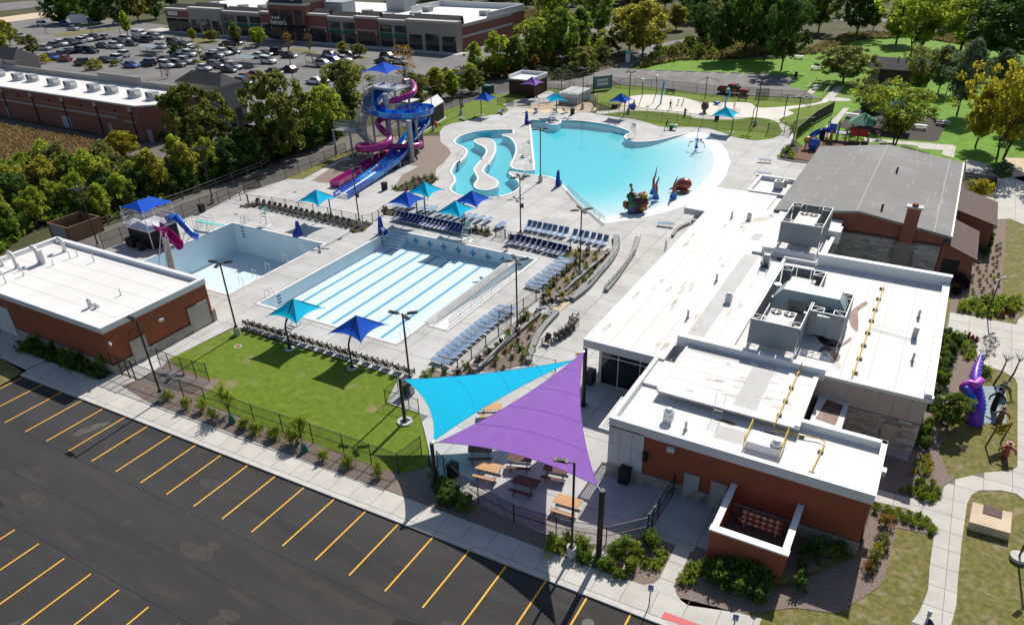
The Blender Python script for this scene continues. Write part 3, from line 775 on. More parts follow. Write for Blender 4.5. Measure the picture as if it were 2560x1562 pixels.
def flat_roof(parent,x0,x1,y0,y1,zr,zp,t=.35,sides='NSEW',m='roof_white',cm='coping_white',cap=.06):
 MB().box(x0+.01,x1-.01,y0+.01,y1-.01,zr-.2,zr).build('roof',m,parent)
 for s in sides:
  if s=='N':b=(x0,x1,y1-t,y1)
  if s=='S':b=(x0,x1,y0,y0+t)
  if s=='W':b=(x0,x0+t,y0+(t if 'S' in sides else 0),y1-(t if 'N' in sides else 0))
  if s=='E':b=(x1-t,x1,y0+(t if 'S' in sides else 0),y1-(t if 'N' in sides else 0))
  MB().box(*b,zr-.1,zp).build('parapet','coping_white',parent)
  e=.03
  ex=(b[0]-(e if s in 'WNS' else 0),b[1]+(e if s in 'ENS' else 0),b[2]-(e if s=='S' else 0),b[3]+(e if s=='N' else 0))
  MB().box(*ex,zp+.002,zp+cap).build('coping',cm,parent)
def wall_box(parent,x0,x1,y0,y1,z0,z1,m,name='wall'):
 return MB().box(x0,x1,y0,y1,z0,z1).build(name,m,parent)
def door(parent,x0,x1,y,z1,face=-1,m='door_grey',axis='x',name='door'):
 """door leaf in a frame on a wall face; axis='x' runs along x at y, axis='y' runs along y at x=y"""
 def B(a,b,d0,d1,z0,z2):
  d0,d1=sorted((y+face*d0,y+face*d1))
  return(a,b,d0,d1,z0,z2)if axis=='x' else(d0,d1,a,b,z0,z2)
 f=MB().box(*B(x0-.07,x0,-.02,.06,.01,z1+.07)).box(*B(x1,x1+.07,-.02,.06,.01,z1+.07)).box(*B(x0,x1,-.02,.06,z1,z1+.07)).build('door_frame',m,parent)
 d=MB().box(*B(x0+.01,x1-.01,-.02,.03,.02,z1-.01)).build(name,m,parent)
 MB().box(*B(x1-.2,x1-.1,.032,.09,.98,1.06)).build('handle','steel',d)
 return d
def vent_pipe(x,y,z,h,r=.07,cap=True,label='',m='white_metal',group=None):
 t=thing('vent_pipe',(x,y,z),label,'vent pipe',group)
 MB().cyl((x,y,z),(x,y,z+.1),r*1.9,r*1.3,10).build('flashing',m,t)
 MB().cyl((x,y,z+.1),(x,y,z+h),r,n=10).build('pipe',m,t,smooth=False)
 return t
def mushroom(x,y,z,r,h,label,group=None):
 t=thing('roof_vent',(x,y,z),label,'roof vent',group)
 MB().box(x-r*.8,x+r*.8,y-r*.8,y+r*.8,z,z+h*.45).build('curb','white_metal',t)
 MB().cyl((x,y,z+h*.45),(x,y,z+h*.62),r*.75,n=14).build('neck','white_metal',t)
 MB().cyl((x,y,z+h*.62),(x,y,z+h*.8),r*1.05,r*1.0,14).build('hood','white_metal',t)
 MB().cyl((x,y,z+h*.8),(x,y,z+h),r*.95,r*.45,14).build('dome','white_metal',t)
 return t
 # ---- pump house
ph=thing('pump_house',(-70.8,36.5,0),'red pump house with flat white roof and stone base beside the empty diving pool','building')
wall_box(ph,-82.6,-59.0,30.9,42.1,-.05,4.2,'render_red')
flat_roof(ph,-82.65,-58.95,30.85,42.15,4.25,4.6,.42)
MB().box(-82.66,-58.94,30.84,42.16,4.1,4.2).build('fascia','panel_grey',ph)
MB().box(-82.6,-59.04,30.84,30.9,0,.85).box(-58.99,-58.94,30.9,42.1,0,.85).build('stone_base_bed','mortar',ph)
stones(ph,(-73.5,30.84),(-58.9,30.84),0,.9,.22,.5)
stones(ph,(-58.94,30.84),(-58.94,42.1),0,.9,.22,.5,skip=((2.0,3.5),(8.6,10.8)))
MB().box(-59.25,-58.78,41.95,42.3,0,1.3).build('stone_pier','stone',ph)
door(ph,32.9,34.4,-58.90,2.2,1,'door_beige','y')
door(ph,39.4,41.6,-58.90,2.5,1,'door_beige','y')
MB().box(-82,-73.9,30.78,30.88,0,3.0).build('grey_bay','panel_grey',ph)
door(ph,-76.0,-75.0,30.79,2.2,-1,'panel_grey')
for x in(-72.1,-68.9):
 b=MB().box(x-.3,x+.3,30.86,30.9,1.9,2.6)
 b.build('louvre_vent','render_red',ph)
MB().box(-59.0,-58.88,33.2,33.7,2.75,3.05).build('louvre_vent','rust',ph)
MB().box(-58.99,-58.7,36.2,36.65,2.7,2.95).build('wall_light','white_metal',ph)
cm=MB().box(-58.99,-58.85,31.05,31.25,3.0,3.2).sph((-58.72,31.1,2.98),.13).build('security_camera','white_metal',ph)
ROOFV='vent fittings on the pump house roof'
k=0
for(bx,by),h,r_ in(((150,945),1.9,.16),((355,900),1.9,.22),((570,800),1.5,.2),((25,925),1.0,.14)):
 p=b0(bx,by,4.25)
 t=thing('gooseneck_vent',p,['tall white gooseneck vent second from the left on the pump house roof','fat white gooseneck vent beside a capped flue on the pump house roof','white gooseneck vent by the back parapet of the pump house roof','short grey gooseneck vent at the left edge of the pump house roof'][k],'roof vent',ROOFV)
 MB().cyl(p,p+Vector((0,0,.15)),r_*1.8,r_*1.2,10).build('flashing','roof_grey',t)
 arc=[p+Vector((0,0,.1)),p+Vector((0,0,h*.7))]+[p+Vector((-.35+.35*math.cos(a),0,h*.7+.4*math.sin(a)))for a in(R(30),R(70),R(110),R(150),R(185))]
 MB().tube(arc,r_,10).build('pipe','white_metal',t,smooth=True)
 if k==1:MB().cyl(p+Vector((.45,.1,0)),p+Vector((.45,.1,1.5)),.25,n=12).build('flue','white_metal',t)
 k+=1
for i,((bx,by),h)in enumerate([((180,965),.8),((210,1010),.9),((468,920),.7),((615,860),.8),((680,840),.7),((825,890),.9),((55,1075),.9),((1058,1180),.7)]):
 p=b0(bx,by,4.25)
 vent_pipe(p.x,p.y,4.25,h,.06,label='slim white vent pipe, %s from the left on the pump house roof'%nth([1,2,3,4,5,6,0,7][i]),group=ROOFV)
for(bx,by),h,lb in(((795,1285),.9,'taller of the two stubby flues near the front of the pump house roof'),((848,1290),.5,'shorter of the two stubby flues near the front of the pump house roof')):
 p=b0(bx,by,4.25)
 mushroom(p.x,p.y,4.25,.22,h,lb,ROOFV)
 # ---- bath house
bh=thing('bath_house',(-6.5,50,0),'long white roofed bath house with red front wall, stone base and glass corner','building')
# front block
wall_box(bh,-12.35,1.95,39.0,44.75,-.05,4.1,'render_red')
wall_box(bh,-14.9,-12.36,39.0,44.75,-.05,4.1,'mortar')
flat_roof(bh,-14.97,2.03,38.93,44.82,4.35,4.85,.32,'SWE')
MB().box(-3.35,2.03,44.5,44.82,3.9,4.85).build('parapet','coping_white',bh)
MB().box(-3.37,2.05,44.48,44.84,4.852,4.91).build('coping','coping_white',bh)
for i in range(3):
 for j in range(2):
  x=-14.95+.87*i
  MB().box(x+.012,x+.858,38.94,38.99,.92+1.82*j,.92+1.82*j+1.80).build('wall_panel','panel_grey',bh)
for i in range(6):
 y=38.99+.96*i
 for j in range(2):
  MB().box(-14.96,-14.91,y+.012,y+.948,.92+1.82*j,.92+1.82*j+1.80).build('wall_panel','panel_grey',bh)
MB().box(-14.98,1.97,38.95,39.0,0,.88).build('stone_base_bed','mortar',bh)
stones(bh,(-15.0,38.95),(2.0,38.95),0,.9,.2,.5,'stone',skip=((4.9,6.1),(7.05,8.25),(9.0,13.3)))
MB().box(-15.0,1.99,38.86,38.94,.9,.95).build('stone_sill','cornice',bh)
dx0=d2(1640,365).x;dx1=d2(1750,410).x
door(bh,dx0,dx1,38.92,2.15,-1,'door_grey')
dx0=d2(1865,445).x;dx1=d2(1985,490).x
door(bh,dx0,dx1,38.92,2.15,-1,'door_grey')
MB().box(-10.7,-10.2,38.75,38.99,3.6,3.95).build('wall_light','panel_grey',bh)
MB().box(-12.3,-12.0,38.7,38.99,2.2,2.9).build('meter_box','bin_dark',bh)
MB().box(2.03,2.4,43.0,43.5,3.4,3.8).build('scupper','white_metal',bh)
# sun shade louvres at the west end
sh=MB()
for i in range(5):sh.box(-15.75+.16*i,-15.66+.16*i,39.3,43.4,3.4,3.5)
sh.box(-15.78,-14.97,39.2,39.3,3.35,3.55).box(-15.78,-14.97,43.4,43.5,3.35,3.55).box(-15.86,-15.77,39.2,43.5,3.35,3.55)
sh.build('sun_shade','white_metal',bh)
# middle roof
wall_box(bh,-13.0,-3.4,44.76,51.0,0,4.75,'panel_beige')
MB().box(-13.1,-3.3,43.55,50.8,4.78,5.0).build('roof','roof_white',bh)
MB().box(-13.15,-3.25,43.43,43.55,4.82,5.0).build('gutter','galv',bh)
MB().box(-13.25,-13.1,43.55,50.8,4.8,5.08).build('coping','coping_white',bh)
MB().box(-3.62,-3.27,43.56,50.8,5.0,5.1).build('coping','coping_white',bh)
MB().box(-14.9,-13.3,44.6,48.3,4.35,4.55).build('roof','roof_white',bh)
MB().box(-15.0,-14.7,44.82,48.25,4.3,4.85).build('coping','coping_white',bh)
MB().box(-14.8,-13.3,44.7,48.3,0,4.3).build('wall','panel_grey',bh)
# mechanical roof
wall_box(bh,-9.9,3.95,51.1,71.2,0,4.7,'panel_beige')
MB().box(-9.95,4.0,51.0,71.3,4.72,4.92).build('roof','roof_white',bh)
MB().box(-14.2,-2.95,50.82,51.25,4.6,5.5).build('parapet','coping_white',bh)
MB().box(-14.25,-2.9,50.78,51.3,5.502,5.56).build('coping','coping_white',bh)
MB().box(-2.95,4.03,50.92,51.2,4.93,5.05).build('coping','coping_white',bh)
MB().box(3.66,4.12,51.2,71.0,4.6,5.3).build('parapet','coping_white',bh)
MB().box(3.6,4.16,51.15,71.05,5.302,5.36).build('coping','coping_white',bh)
MB().box(-7.2,4.16,71.1,71.55,4.2,5.95).build('parapet','coping_white',bh)
MB().box(-7.25,4.2,71.05,71.6,5.952,6.01).build('coping','coping_white',bh)
MB().box(-10.2,-9.95,51.26,70.6,4.7,5.22).build('parapet','panel_grey',bh)
MB().box(-10.2,-7.2,70.6,70.8,4.7,5.3).build('parapet','panel_grey',bh)
for i in range(7):
 x=-3.2+1.03*i
 MB().box(x+.01,min(x+1.02,3.99),51.02,51.08,2.9,4.68).build('wall_panel','panel_beige',bh)
MB().box(-3.3,3.99,51.03,51.09,0,2.86).build('stone_bed','ashlar',bh)
stones(bh,(-.9,51.02),(4.0,51.02),0,2.85,.24,.62,'stone_grey',.07,skip=((2.6,3.6),))
door(bh,1.75,2.65,50.97,2.2,-1,'panel_beige')
MB().box(4.16,4.5,53.9,54.3,3.0,3.5).build('scupper','white_metal',bh)
MB().box(-3.0,-.9,44.9,51.0,0,3.1).build('link_block','panel_beige',bh)
MB().box(-3.0,-.85,44.85,50.98,3.1,3.2).build('link_roof','roof_white',bh)
pz=MB().poly([[(-2.7,47.8),(-1.3,47.6),(-1.2,50.5),(-2.4,50.7)]],3.206)
pz.build('stain','rust_water',bh)
# canopy roof along the deck
MB().prism([(-21.2,48.2),(-14.3,48.2),(-14.3,50.8),(-10.22,50.8),(-10.22,70.6),(-13.5,72.9),(-13.5,84.0),(-15.0,84.4),(-15.0,89.7),(-23.6,89.8),(-23.6,81.2),(-21.1,81.0)],4.52,4.7,bottom=True).build('roof','roof_white',bh)
fas=[(-21.2,48.2),(-17.7,48.2),(-14.5,48.2)]
for i in range(5):
 x0=-21.2+1.36*i
 MB().box(x0+.01,x0+1.35,48.21,48.27,3.95,4.5).build('fascia_panel','panel_grey',bh)
for i in range(14):
 y0_=48.25+2.33*i
 MB().box(-21.18,-21.12,y0_+.01,y0_+2.32,3.95,4.5).build('fascia_panel','panel_grey',bh)
for i in range(2):MB().box(-23.6+1.25*i,-22.36+1.25*i,81.2,81.26,3.95,4.5).build('fascia_panel','panel_grey',bh)
for i in range(4):MB().box(-23.58,-23.52,81.3+2.1*i,83.38+2.1*i,3.95,4.5).build('fascia_panel','panel_grey',bh)
MB().prism([(-21.1,48.3),(-14.3,48.3),(-14.3,50.8),(-10.3,50.8),(-10.3,70),(-13.6,73),(-13.6,89.6),(-23.4,89.6),(-23.4,81.3),(-21.1,81.2)],3.9,4.5,bottom=True).build('soffit','panel_grey',bh)
wall_box(bh,-20.0,-10.4,49.6,80,0,3.9,'panel_grey')
wall_box(bh,-22.3,-13.7,80.01,89.2,0,3.9,'panel_grey')
gx=[-20.2,-18.5,-16.6,-14.85]
for i in range(3):
 w=MB().box(gx[i]+.04,gx[i+1]-.04,49.45,49.5,.1,2.75).build('window','window',bh)
 MB().box(gx[i]+.04,gx[i+1]-.04,49.45,49.5,2.85,3.85).build('pane','window',w)
fr_=MB()
for x in gx:fr_.box(x-.04,x+.04,49.4,49.55,0,3.9)
for i in range(3):
 for z in(.05,2.8):fr_.box(gx[i]+.04,gx[i+1]-.04,49.4,49.55,z-.05,z+.05)
fr_.build('curtain_wall_frame','frame_alu',bh)
MB().box(-20.25,-20.0,49.42,49.6,0,3.9).build('corner_column','white_metal',bh)
MB().box(-22.34,-22.3,81.6,83.6,.8,2.6).build('window','window',bh)
for i in range(12):
 MB().box(-20.06,-20.0,51.2+2.4*i,52.9+2.4*i,.9,3.2).build('window','window',bh)
 # walkway strips on the white roofs
for q in([(-14.0,51.6),(-12.6,51.6),(-12.6,71),(-14.0,71)],):
 MB().poly([q],4.708).build('roof_walkway','roof_grey',bh)
for i in range(4):MB().poly([[(-7.9,44.2+1.62*i),(-6.3,44.2+1.62*i),(-6.3,45.75+1.62*i),(-7.9,45.75+1.62*i)]],5.006).build('roof_walkway','roof_grey',bh)
MB().poly([[(-12.8,49.9),(-8.2,49.9),(-8.2,50.7),(-12.8,50.7)]],5.008).build('roof_walkway','roof_grey',bh)
MB().poly([[(-8.2,40.8),(-5.6,40.8),(-5.6,42.3),(-8.2,42.3)]],4.356).build('roof_walkway','roof_grey',bh)
MB().poly([xy(b2(2220,765,4.7),b2(2260,710,4.7),b2(2340,720,4.7),b2(2300,780,4.7))],4.708).build('roof_walkway','roof_grey',bh)
def seams(x0,x1,y0,y1,z,step,along='y'):
 m=MB()
 a,b=(x0,x1)if along=='y' else(y0,y1)
 k=a+step
 while k<b-.3:
  m.poly([[(k,y0),(k+.05,y0),(k+.05,y1),(k,y1)]if along=='y' else[(x0,k),(x1,k),(x1,k+.05),(x0,k+.05)]],z);k+=step
 return m
seams(-20.9,-10.4,48.5,80,4.706,1.85).build('membrane_seam','roof_grey',bh)
seams(-9.4,3.5,51.3,71,4.927,1.85).build('membrane_seam','roof_grey',bh)
seams(-13,-3.6,43.7,50.7,5.004,1.75,'x').build('membrane_seam','roof_grey',bh)
seams(-82,-59.5,31.3,41.7,4.256,1.9,'x').build('membrane_seam','roof_grey',ph)
# puddle marks
def blob(parent,pts,z,m,name='stain'):
 MB().poly([smooth_loop([Vector((p[0],p[1]))for p in pts],4)],z).build(name,m,parent)
blob(bh,[c3(640,430,4.93),c3(700,365,4.93),c3(800,385,4.93),c3(930,290,4.93),c3(920,330,4.93),c3(800,405,4.93),c3(845,450,4.93),c3(810,505,4.93),c3(760,450,4.93),c3(720,400,4.93)],4.930,'rust_water')
blob(bh,[b3(930,1390,4.93),b3(1050,1310,4.93),b3(1080,1330,4.93),b3(1000,1390,4.93),c3(1000,150,4.93),c3(990,240,4.93),c3(930,180,4.93),c3(910,60,4.93)],4.931,'rust_water')
blob(bh,[c3(640,200,4.93),c3(740,230,4.93),c3(840,330,4.93),c3(810,375,4.93),c3(700,355,4.93),c3(640,290,4.93)],4.9335,'wet_dark')
blob(bh,[c2(1910,1010,4.36),c2(2010,1010,4.36),c2(2100,1050,4.36),c2(2060,1060,4.36),c2(1980,1030,4.36)],4.358,'rust_water')
blob(bh,[c2(2340,1110,4.36),c2(2430,1130,4.36),c2(2447,1170,4.36),c2(2360,1160,4.36)],4.358,'rust_water')
rg=random.Random(12)
for k in range(34):
 x,y,L_=rg.uniform(-20.4,-10.8),rg.uniform(49,78),rg.uniform(.3,2.2)
 blob(bh,[(x-.05,y),(x,y-.1),(x+.12+rg.uniform(0,.2),y+L_*.5),(x+rg.uniform(0,.1),y+L_),(x-.1,y+L_*.6)],4.7085+.0001*k,'roof_dirt','dirt_streak')
for k in range(16):
 x,y,L_=rg.uniform(-12.6,-4),rg.uniform(43.9,49.6),rg.uniform(.3,1.4)
 blob(bh,[(x,y-.06),(x+L_*.5,y-.02),(x+L_,y+.05),(x+L_*.6,y+.15),(x,y+.1)],5.009+.0001*k,'roof_dirt','dirt_streak')
blob(bh,[(-14.2,83.5),(-14.6,82.4),(-16.0,80.5),(-16.6,78.5),(-15.6,79.8),(-14.4,81.2),(-13.7,83)],4.7126,'roof_dirt','dirt_streak')
blob(bh,[c3(540,470,4.93),c3(640,430,4.93),c3(760,460,4.93),c3(850,540,4.93),c3(800,560,4.93),c3(720,440,4.93)],4.9285,'roof_dirt','dirt_streak')
# enclosure for refuse and barricades
en=thing('refuse_enclosure',(-3.85,36.5,0),'roofless red walled enclosure with white coping against the bath house front','enclosure')
for b in((-6.15,-1.65,34.2,34.5),(-6.15,-5.85,34.51,38.93),(-1.95,-1.65,34.51,38.93)):
 MB().box(*b,-.05,2.45).build('wall','render_red',en)
for b,m in(((-6.25,-1.55,34.1,34.6),'coping_white'),((-6.2,-5.8,34.6,38.9),'coping_white'),((-2.0,-1.6,34.6,38.9),'coping_white')):
 MB().box(*b,2.452,2.58).build('coping',m,en)
MB().box(-5.84,-1.96,34.52,38.9,.02,.04).build('floor','asphalt_path',en)
# ---- roof plant
SCREEN_Z=7.45
def screen(name,x0,x1,y0,y1,z0,z1,label,sides='NSEW',npan=3):
 """louvred plant screen on stub legs"""
 t=thing(name,((x0+x1)/2,(y0+y1)/2,4.92),label,'plant screen','louvred plant screens on the white roof')
 for s in sides:
  hor=s in 'NS'
  L0,L1=(x0,x1)if hor else(y0,y1)
  n=max(1,round((L1-L0)/1.25))
  for i in range(n):
   a,b=L0+(L1-L0)*i/n+.02,L0+(L1-L0)*(i+1)/n-.02
   m=MB()
   nz=9
   for k in range(nz):
    z=z0+(z1-z0)*k/nz
    h=(z1-z0)/nz
    o=.085
    if hor:
     y=y0 if s=='S' else y1
     sg=-1 if s=='S' else 1
     m.add([(a,y+sg*o,z),(b,y+sg*o,z),(b,y,z+h),(a,y,z+h),(a,y,z),(b,y,z)],[(0,1,2,3),(0,4,5,1)])
    else:
     x=x0 if s=='W' else x1
     sg=-1 if s=='W' else 1
     m.add([(x+sg*o,a,z),(x+sg*o,b,z),(x,b,z+h),(x,a,z+h),(x,a,z),(x,b,z)],[(0,1,2,3),(0,4,5,1)])
   m.build('louvre_panel','louvre',t)
 fr=MB()
 zz=z1+.03
 for a,b in(((x0,y0),(x1,y0)),((x1,y0),(x1,y1)),((x1,y1),(x0,y1)),((x0,y1),(x0,y0))):
  fr.tube([(*a,zz),(*b,zz)],.05,4)
 for cx_,cy_,sx,sy in((x0,y0,1,1),(x1,y0,-1,1),(x1,y1,-1,-1),(x0,y1,1,-1)):
  fr.tube([(cx_+sx*.9,cy_,zz-.02),(cx_+sx*.9,cy_+sy*.9,zz-.02)],.035,4).tube([(cx_,cy_+sy*.9,zz-.02),(cx_+sx*.9,cy_+sy*.9,zz-.02)],.035,4).tube([(cx_,cy_,zz-.02),(cx_+sx*.9,cy_+sy*.9,zz-.02)],.03,4)
  fr.tube([(cx_+sx*.9,cy_+sy*.9,4.93),(cx_+sx*.9,cy_+sy*.9,zz)],.035,4)
 fr.build('frame','white_metal',t)
 lg=MB()
 for cx_,cy_ in((x0,y0),(x1,y0),(x1,y1),(x0,y1)):
  sx=1 if cx_==x0 else-1
  lg.tube([(cx_,cy_,4.93),(cx_,cy_,z0)],.05,4).tube([(cx_+sx*.9,cy_,4.93),(cx_,cy_,z0)],.02,4).tube([(cx_+sx*.9,cy_,z0),(cx_,cy_,4.93)],.02,4)
 lg.build('legs','galv',t)
 return t
screen('plant_screen',-9.1,-5.5,52.6,63.7,5.4,SCREEN_Z,'long louvred screen with open braced frame round two units nearest the roof middle','NSWE')
screen('plant_screen',-5.35,-2.8,56.0,60.3,5.4,SCREEN_Z,'louvred screen with an opening and stained wet roof below it','NE')
q=bpy.data.objects['plant_screen.001']
for x0,x1 in((-5.35,-4.8),(-3.9,-2.8)):
 m=MB()
 for k in range(9):
  z=5.4+2.05*k/9
  m.add([(x0,55.965,z),(x1,55.965,z),(x1,56.0,z+.228),(x0,56.0,z+.228)],[(0,1,2,3)])
 m.build('louvre_panel','louvre',q)
screen('plant_screen',-11.5,-7.6,73.8,79.7,5.5,7.6,'square louvred plant screen beside the grey gym roof','NSWE')
HV='rooftop air units in the plant screens'
def ac_unit(x0,x1,y0,y1,z0,z1,label,fans,group=HV,m='hvac',fr_=.42):
 t=thing('air_unit',((x0+x1)/2,(y0+y1)/2,z0),label,'air conditioner',group)
 MB().box(x0,x1,y0,y1,z0+.12,z1).build('casing',m,t)
 MB().box(x0+.1,x1-.1,y0+.1,y1-.1,z0,z0+.12).build('base','dark_metal',t)
 for k in range(2):MB().box(x0-.012,x1+.012,y0+(y1-y0)*(k+1)/3-.01,y0+(y1-y0)*(k+1)/3+.01,z0+.2,z1+.008).build('seam','grey_metal',t)
 for fx,fy in fans:
  f=MB().cyl((fx,fy,z1-.02),(fx,fy,z1+.05),fr_,n=16).build('fan_ring','rubber',t)
  b=MB().cyl((fx,fy,z1+.05),(fx,fy,z1+.07),.1,n=8)
  for a in range(4):b.obox((fx+.2*math.cos(a*1.571),fy+.2*math.sin(a*1.571),z1+.06),.3,.06,.012,rz=a*1.571)
  b.build('fan','grey_metal',f)
 return t
ac_unit(-8.3,-6.3,53.5,56.2,5.1,6.9,'air unit with two fans in the near end of the long plant screen',[(-7.8,55.6),(-6.8,55.6)])
ac_unit(-8.1,-6.1,60.0,63.0,5.1,6.9,'air unit with two fans in the far end of the long plant screen',[(-7.6,60.6),(-6.6,60.6)])
ac_unit(-5.9,-3.4,56.5,58.0,5.1,6.9,'pale air unit with two big dark fans under the long duct',[(-5.3,57.2),(-4.0,57.2)],m='duct',fr_=.5)
ac_unit(-10.6,-8.5,74.8,78.3,5.2,7.3,'air unit with two dark fans in the screen beside the gym roof',[(-10.0,77.7),(-9.1,77.7)])
dt_=thing('air_duct',(-5.8,58.9,5),'long pale blue green duct with angled ends crossing the plant screens','duct')
MB().add([(-8.6,57.9,7.1),(-7.9,57.9,7.95),(-3.6,57.9,7.95),(-3.0,57.9,7.0),(-3.0,57.9,5.1),(-4.0,57.9,5.1),(-4.0,57.9,7.1),(-7.4,57.9,7.1),(-7.4,57.9,5.1),(-8.6,57.9,5.1)]+[(x,59.6,z)for x,z in((-8.6,7.1),(-7.9,7.95),(-3.6,7.95),(-3.0,7.0),(-3.0,5.1),(-4.0,5.1),(-4.0,7.1),(-7.4,7.1),(-7.4,5.1),(-8.6,5.1))],[(9,8,7,6,5,4,3,2,1,0),tuple(range(10,20))]+[(i,(i+1)%10,10+(i+1)%10,10+i)for i in range(10)]).build('duct','duct',dt_)
for x in(-6.6,-5.0):MB().box(x-.02,x+.02,57.89,59.61,7.94,7.965).build('duct_seam','grey_metal',dt_)
t=thing('exhaust_flue',(-8.7,59.8,5),'short round topped steel flue standing between the two plant screen units','flue')
MB().box(-9.0,-8.45,59.55,60.1,4.93,6.2).build('stand','hvac',t);MB().cyl((-8.7,59.8,6.2),(-8.7,59.8,7.2),.17,n=12).cyl((-8.7,59.8,7.2),(-8.7,59.8,7.4),.3,n=12).build('flue','steel',t)
p=b3(185,1000,4.72)
t=thing('pump_skid',p,'small frame of grey pumps and pipes on the roof west of the parapet','machine')
MB().box(p.x-.35,p.x+.35,p.y-.3,p.y+.3,4.72,4.95).build('base','dark_metal',t)
MB().box(p.x-.3,p.x+.25,p.y+.05,p.y+.4,4.95,5.9).box(p.x-.45,p.x-.1,p.y-.3,p.y,4.95,5.3).build('motor','grey_metal',t)
f=MB()
for sx in(-.38,.38):
 for sy in(-.3,.45):f.tube([(p.x+sx,p.y+sy,4.72),(p.x+sx,p.y+sy,6.3)],.03,4)
for z in(5.5,6.3):f.tube([(p.x-.38,p.y-.3,z),(p.x+.38,p.y-.3,z),(p.x+.38,p.y+.45,z),(p.x-.38,p.y+.45,z),(p.x-.38,p.y-.3,z)],.025,4)
f.build('frame','galv',t)
# gas lines
gp=thing('gas_pipe',(-1,60,4.92),'long yellow gas pipe on blocks along the plant roof','pipe')
MB().tube([(-1.15,51.6,5.15),(-.95,68.8,5.15)],.045,6).build('pipe','pipe_yellow',gp)
for i in range(8):
 y=52.4+2.25*i
 MB().box(-1.25,-.85,y-.1,y+.1,4.922,5.09).build('support_block','wood_grey',gp)
gp=thing('gas_pipe',(-4.7,47,5.0),'yellow gas pipe crossing the middle roof and dropping to the front roof','pipe')
MB().tube([(-4.66,51.9,5.2),(-4.68,50.9,5.68),(-4.7,50.7,5.2),(-4.78,43.5,5.2),(-4.8,43.2,5.1),(-4.8,43.1,4.55),(-1.9,43.6,4.55),(-1.5,43.4,4.55),(-1.75,39.6,4.55)],.04,6).build('pipe','pipe_yellow',gp)
for y in(44.3,46.2,48.1,50.2):MB().box(-4.9,-4.58,y-.1,y+.1,5.002,5.15).build('support_block','wood_grey',gp)
for x,y in((-3.0,43.4),(-1.6,42.4),(-1.72,39.9)):MB().box(x-.18,x+.18,y-.1,y+.1,4.352,4.5).build('support_block','wood_grey',gp)
t=thing('gas_regulator',c3(1480,290,4.92),'small grey regulator with thin pipes on the east of the plant roof','machine')
p=t.location
MB().box(p.x-.15,p.x+.25,p.y-.2,p.y+.25,4.92,5.9).build('body','galv',t)
MB().tube([(p.x-.1,p.y,5.3),(-1.0,p.y+.4,5.2)],.025,4).tube([(p.x-.1,p.y-.25,5.3),(-1.0,p.y+.1,5.2)],.025,4).build('pipe','galv',t)
# roof hatch with yellow rails
hx=c2(2180,1160,4.36)
t=thing('roof_hatch',(hx.x,hx.y,4.36),'white roof hatch box between two yellow guard rails on the front roof','hatch')
MB().box(-6.0,-3.9,40.6,42.0,4.36,4.95).build('box','white_metal',t)
for x in(-6.1,-3.8):
 MB().tube([(x,40.3,4.4),(x,40.3,5.5),(x,42.4,5.5),(x,42.4,4.4)],.035,6).tube([(x,40.3,4.95),(x,42.4,4.95)],.035,6).build('guard_rail','pipe_yellow',t)
for i,(q,r_,h,lb)in enumerate([(c2(1505,1010,4.36),.38,1.0,'white mushroom vent on the left of the front roof'),(c3(270,1290,4.36),.38,1.0,'white mushroom vent on the front roof beside the hatch'),(b2(2210,590,4.7),.28,.8,'white hooded vent near the far end of the long roof'),(b2(2030,1310,4.7),.34,.9,'white hooded vent by the grey walkway of the long roof')]):
 mushroom(q.x,q.y,q.z,r_,h,lb,'mushroom vents on the bath house roof')
for i,q in enumerate([b2(2060,575,4.7),b2(1925,1130,4.7),b2(1675,1450,4.7),c2(1655,1100,4.36),b3(1520,1450,4.92),c3(1525,115,4.92),c3(1470,500,4.92)]):
 vent_pipe(q.x,q.y,q.z,.75,.09,label=['short grey vent pipe at the far end of the long white roof','short vent pipe midway on the long white roof','short vent pipe near the glass corner end of the long roof','slim vent pipe behind the front parapet','vent pipe farthest along the plant roof','vent pipe midway along the east of the plant roof','vent pipe nearest the beige panel edge of the plant roof'][i],group='vent pipes on the bath house roof',m='hvac')
t=thing('roof_ladder',(-11,43.4,5),'thin pair of ladder rails over the gutter of the middle roof','ladder')
MB().tube([(-8.9,43.0,4.4),(-8.9,43.3,6.2)],.02,4).tube([(-8.3,43.0,4.4),(-8.3,43.3,6.2)],.02,4).build('rail','galv',t)
m=MB()
for k in range(5):m.tube([(-8.9,43.03+.05*k,4.6+.33*k),(-8.3,43.03+.05*k,4.6+.33*k)],.015,4)
m.build('rungs','galv',t)
# ---- gym
gy=thing('gymnasium',(-5.3,98,0),'old brick gymnasium with big low pitched grey roof and brick chimney','building')
GX0,GXR,GX1,GY0,GY1,GE,GR=-14.2,-5.45,3.65,84.2,112.3,4.95,6.2
MB().add([(GX0+.6,GY0+.5,0),(GX1-.5,GY0+.5,0),(GX1-.5,GY0+.5,GE-.2),(GXR,GY0+.5,GR-.25),(GX0+.6,GY0+.5,GE-.2),(GX0+.6,GY1-.5,0),(GX1-.5,GY1-.5,0),(GX1-.5,GY1-.5,GE-.2),(GXR,GY1-.5,GR-.25),(GX0+.6,GY1-.5,GE-.2)],[(0,1,2,3,4),(9,8,7,6,5),(1,6,7,2),(5,0,4,9)]).build('wall','brick_red',gy)
for i,(xa,za,xb,zb)in enumerate(((GX0,GE,GXR,GR),(GXR,GR,GX1,GE))):
 MB().add([(xa,GY0,za),(xb,GY0,zb),(xb,GY1,zb),(xa,GY1,za),(xa,GY0,za-.28),(xb,GY0,zb-.28),(xb,GY1,zb-.28),(xa,GY1,za-.28)],[(0,1,2,3),(7,6,5,4),(0,4,5,1),(3,2,6,7),(0,3,7,4),(1,5,6,2)]).build('roof','gym_roof',gy)
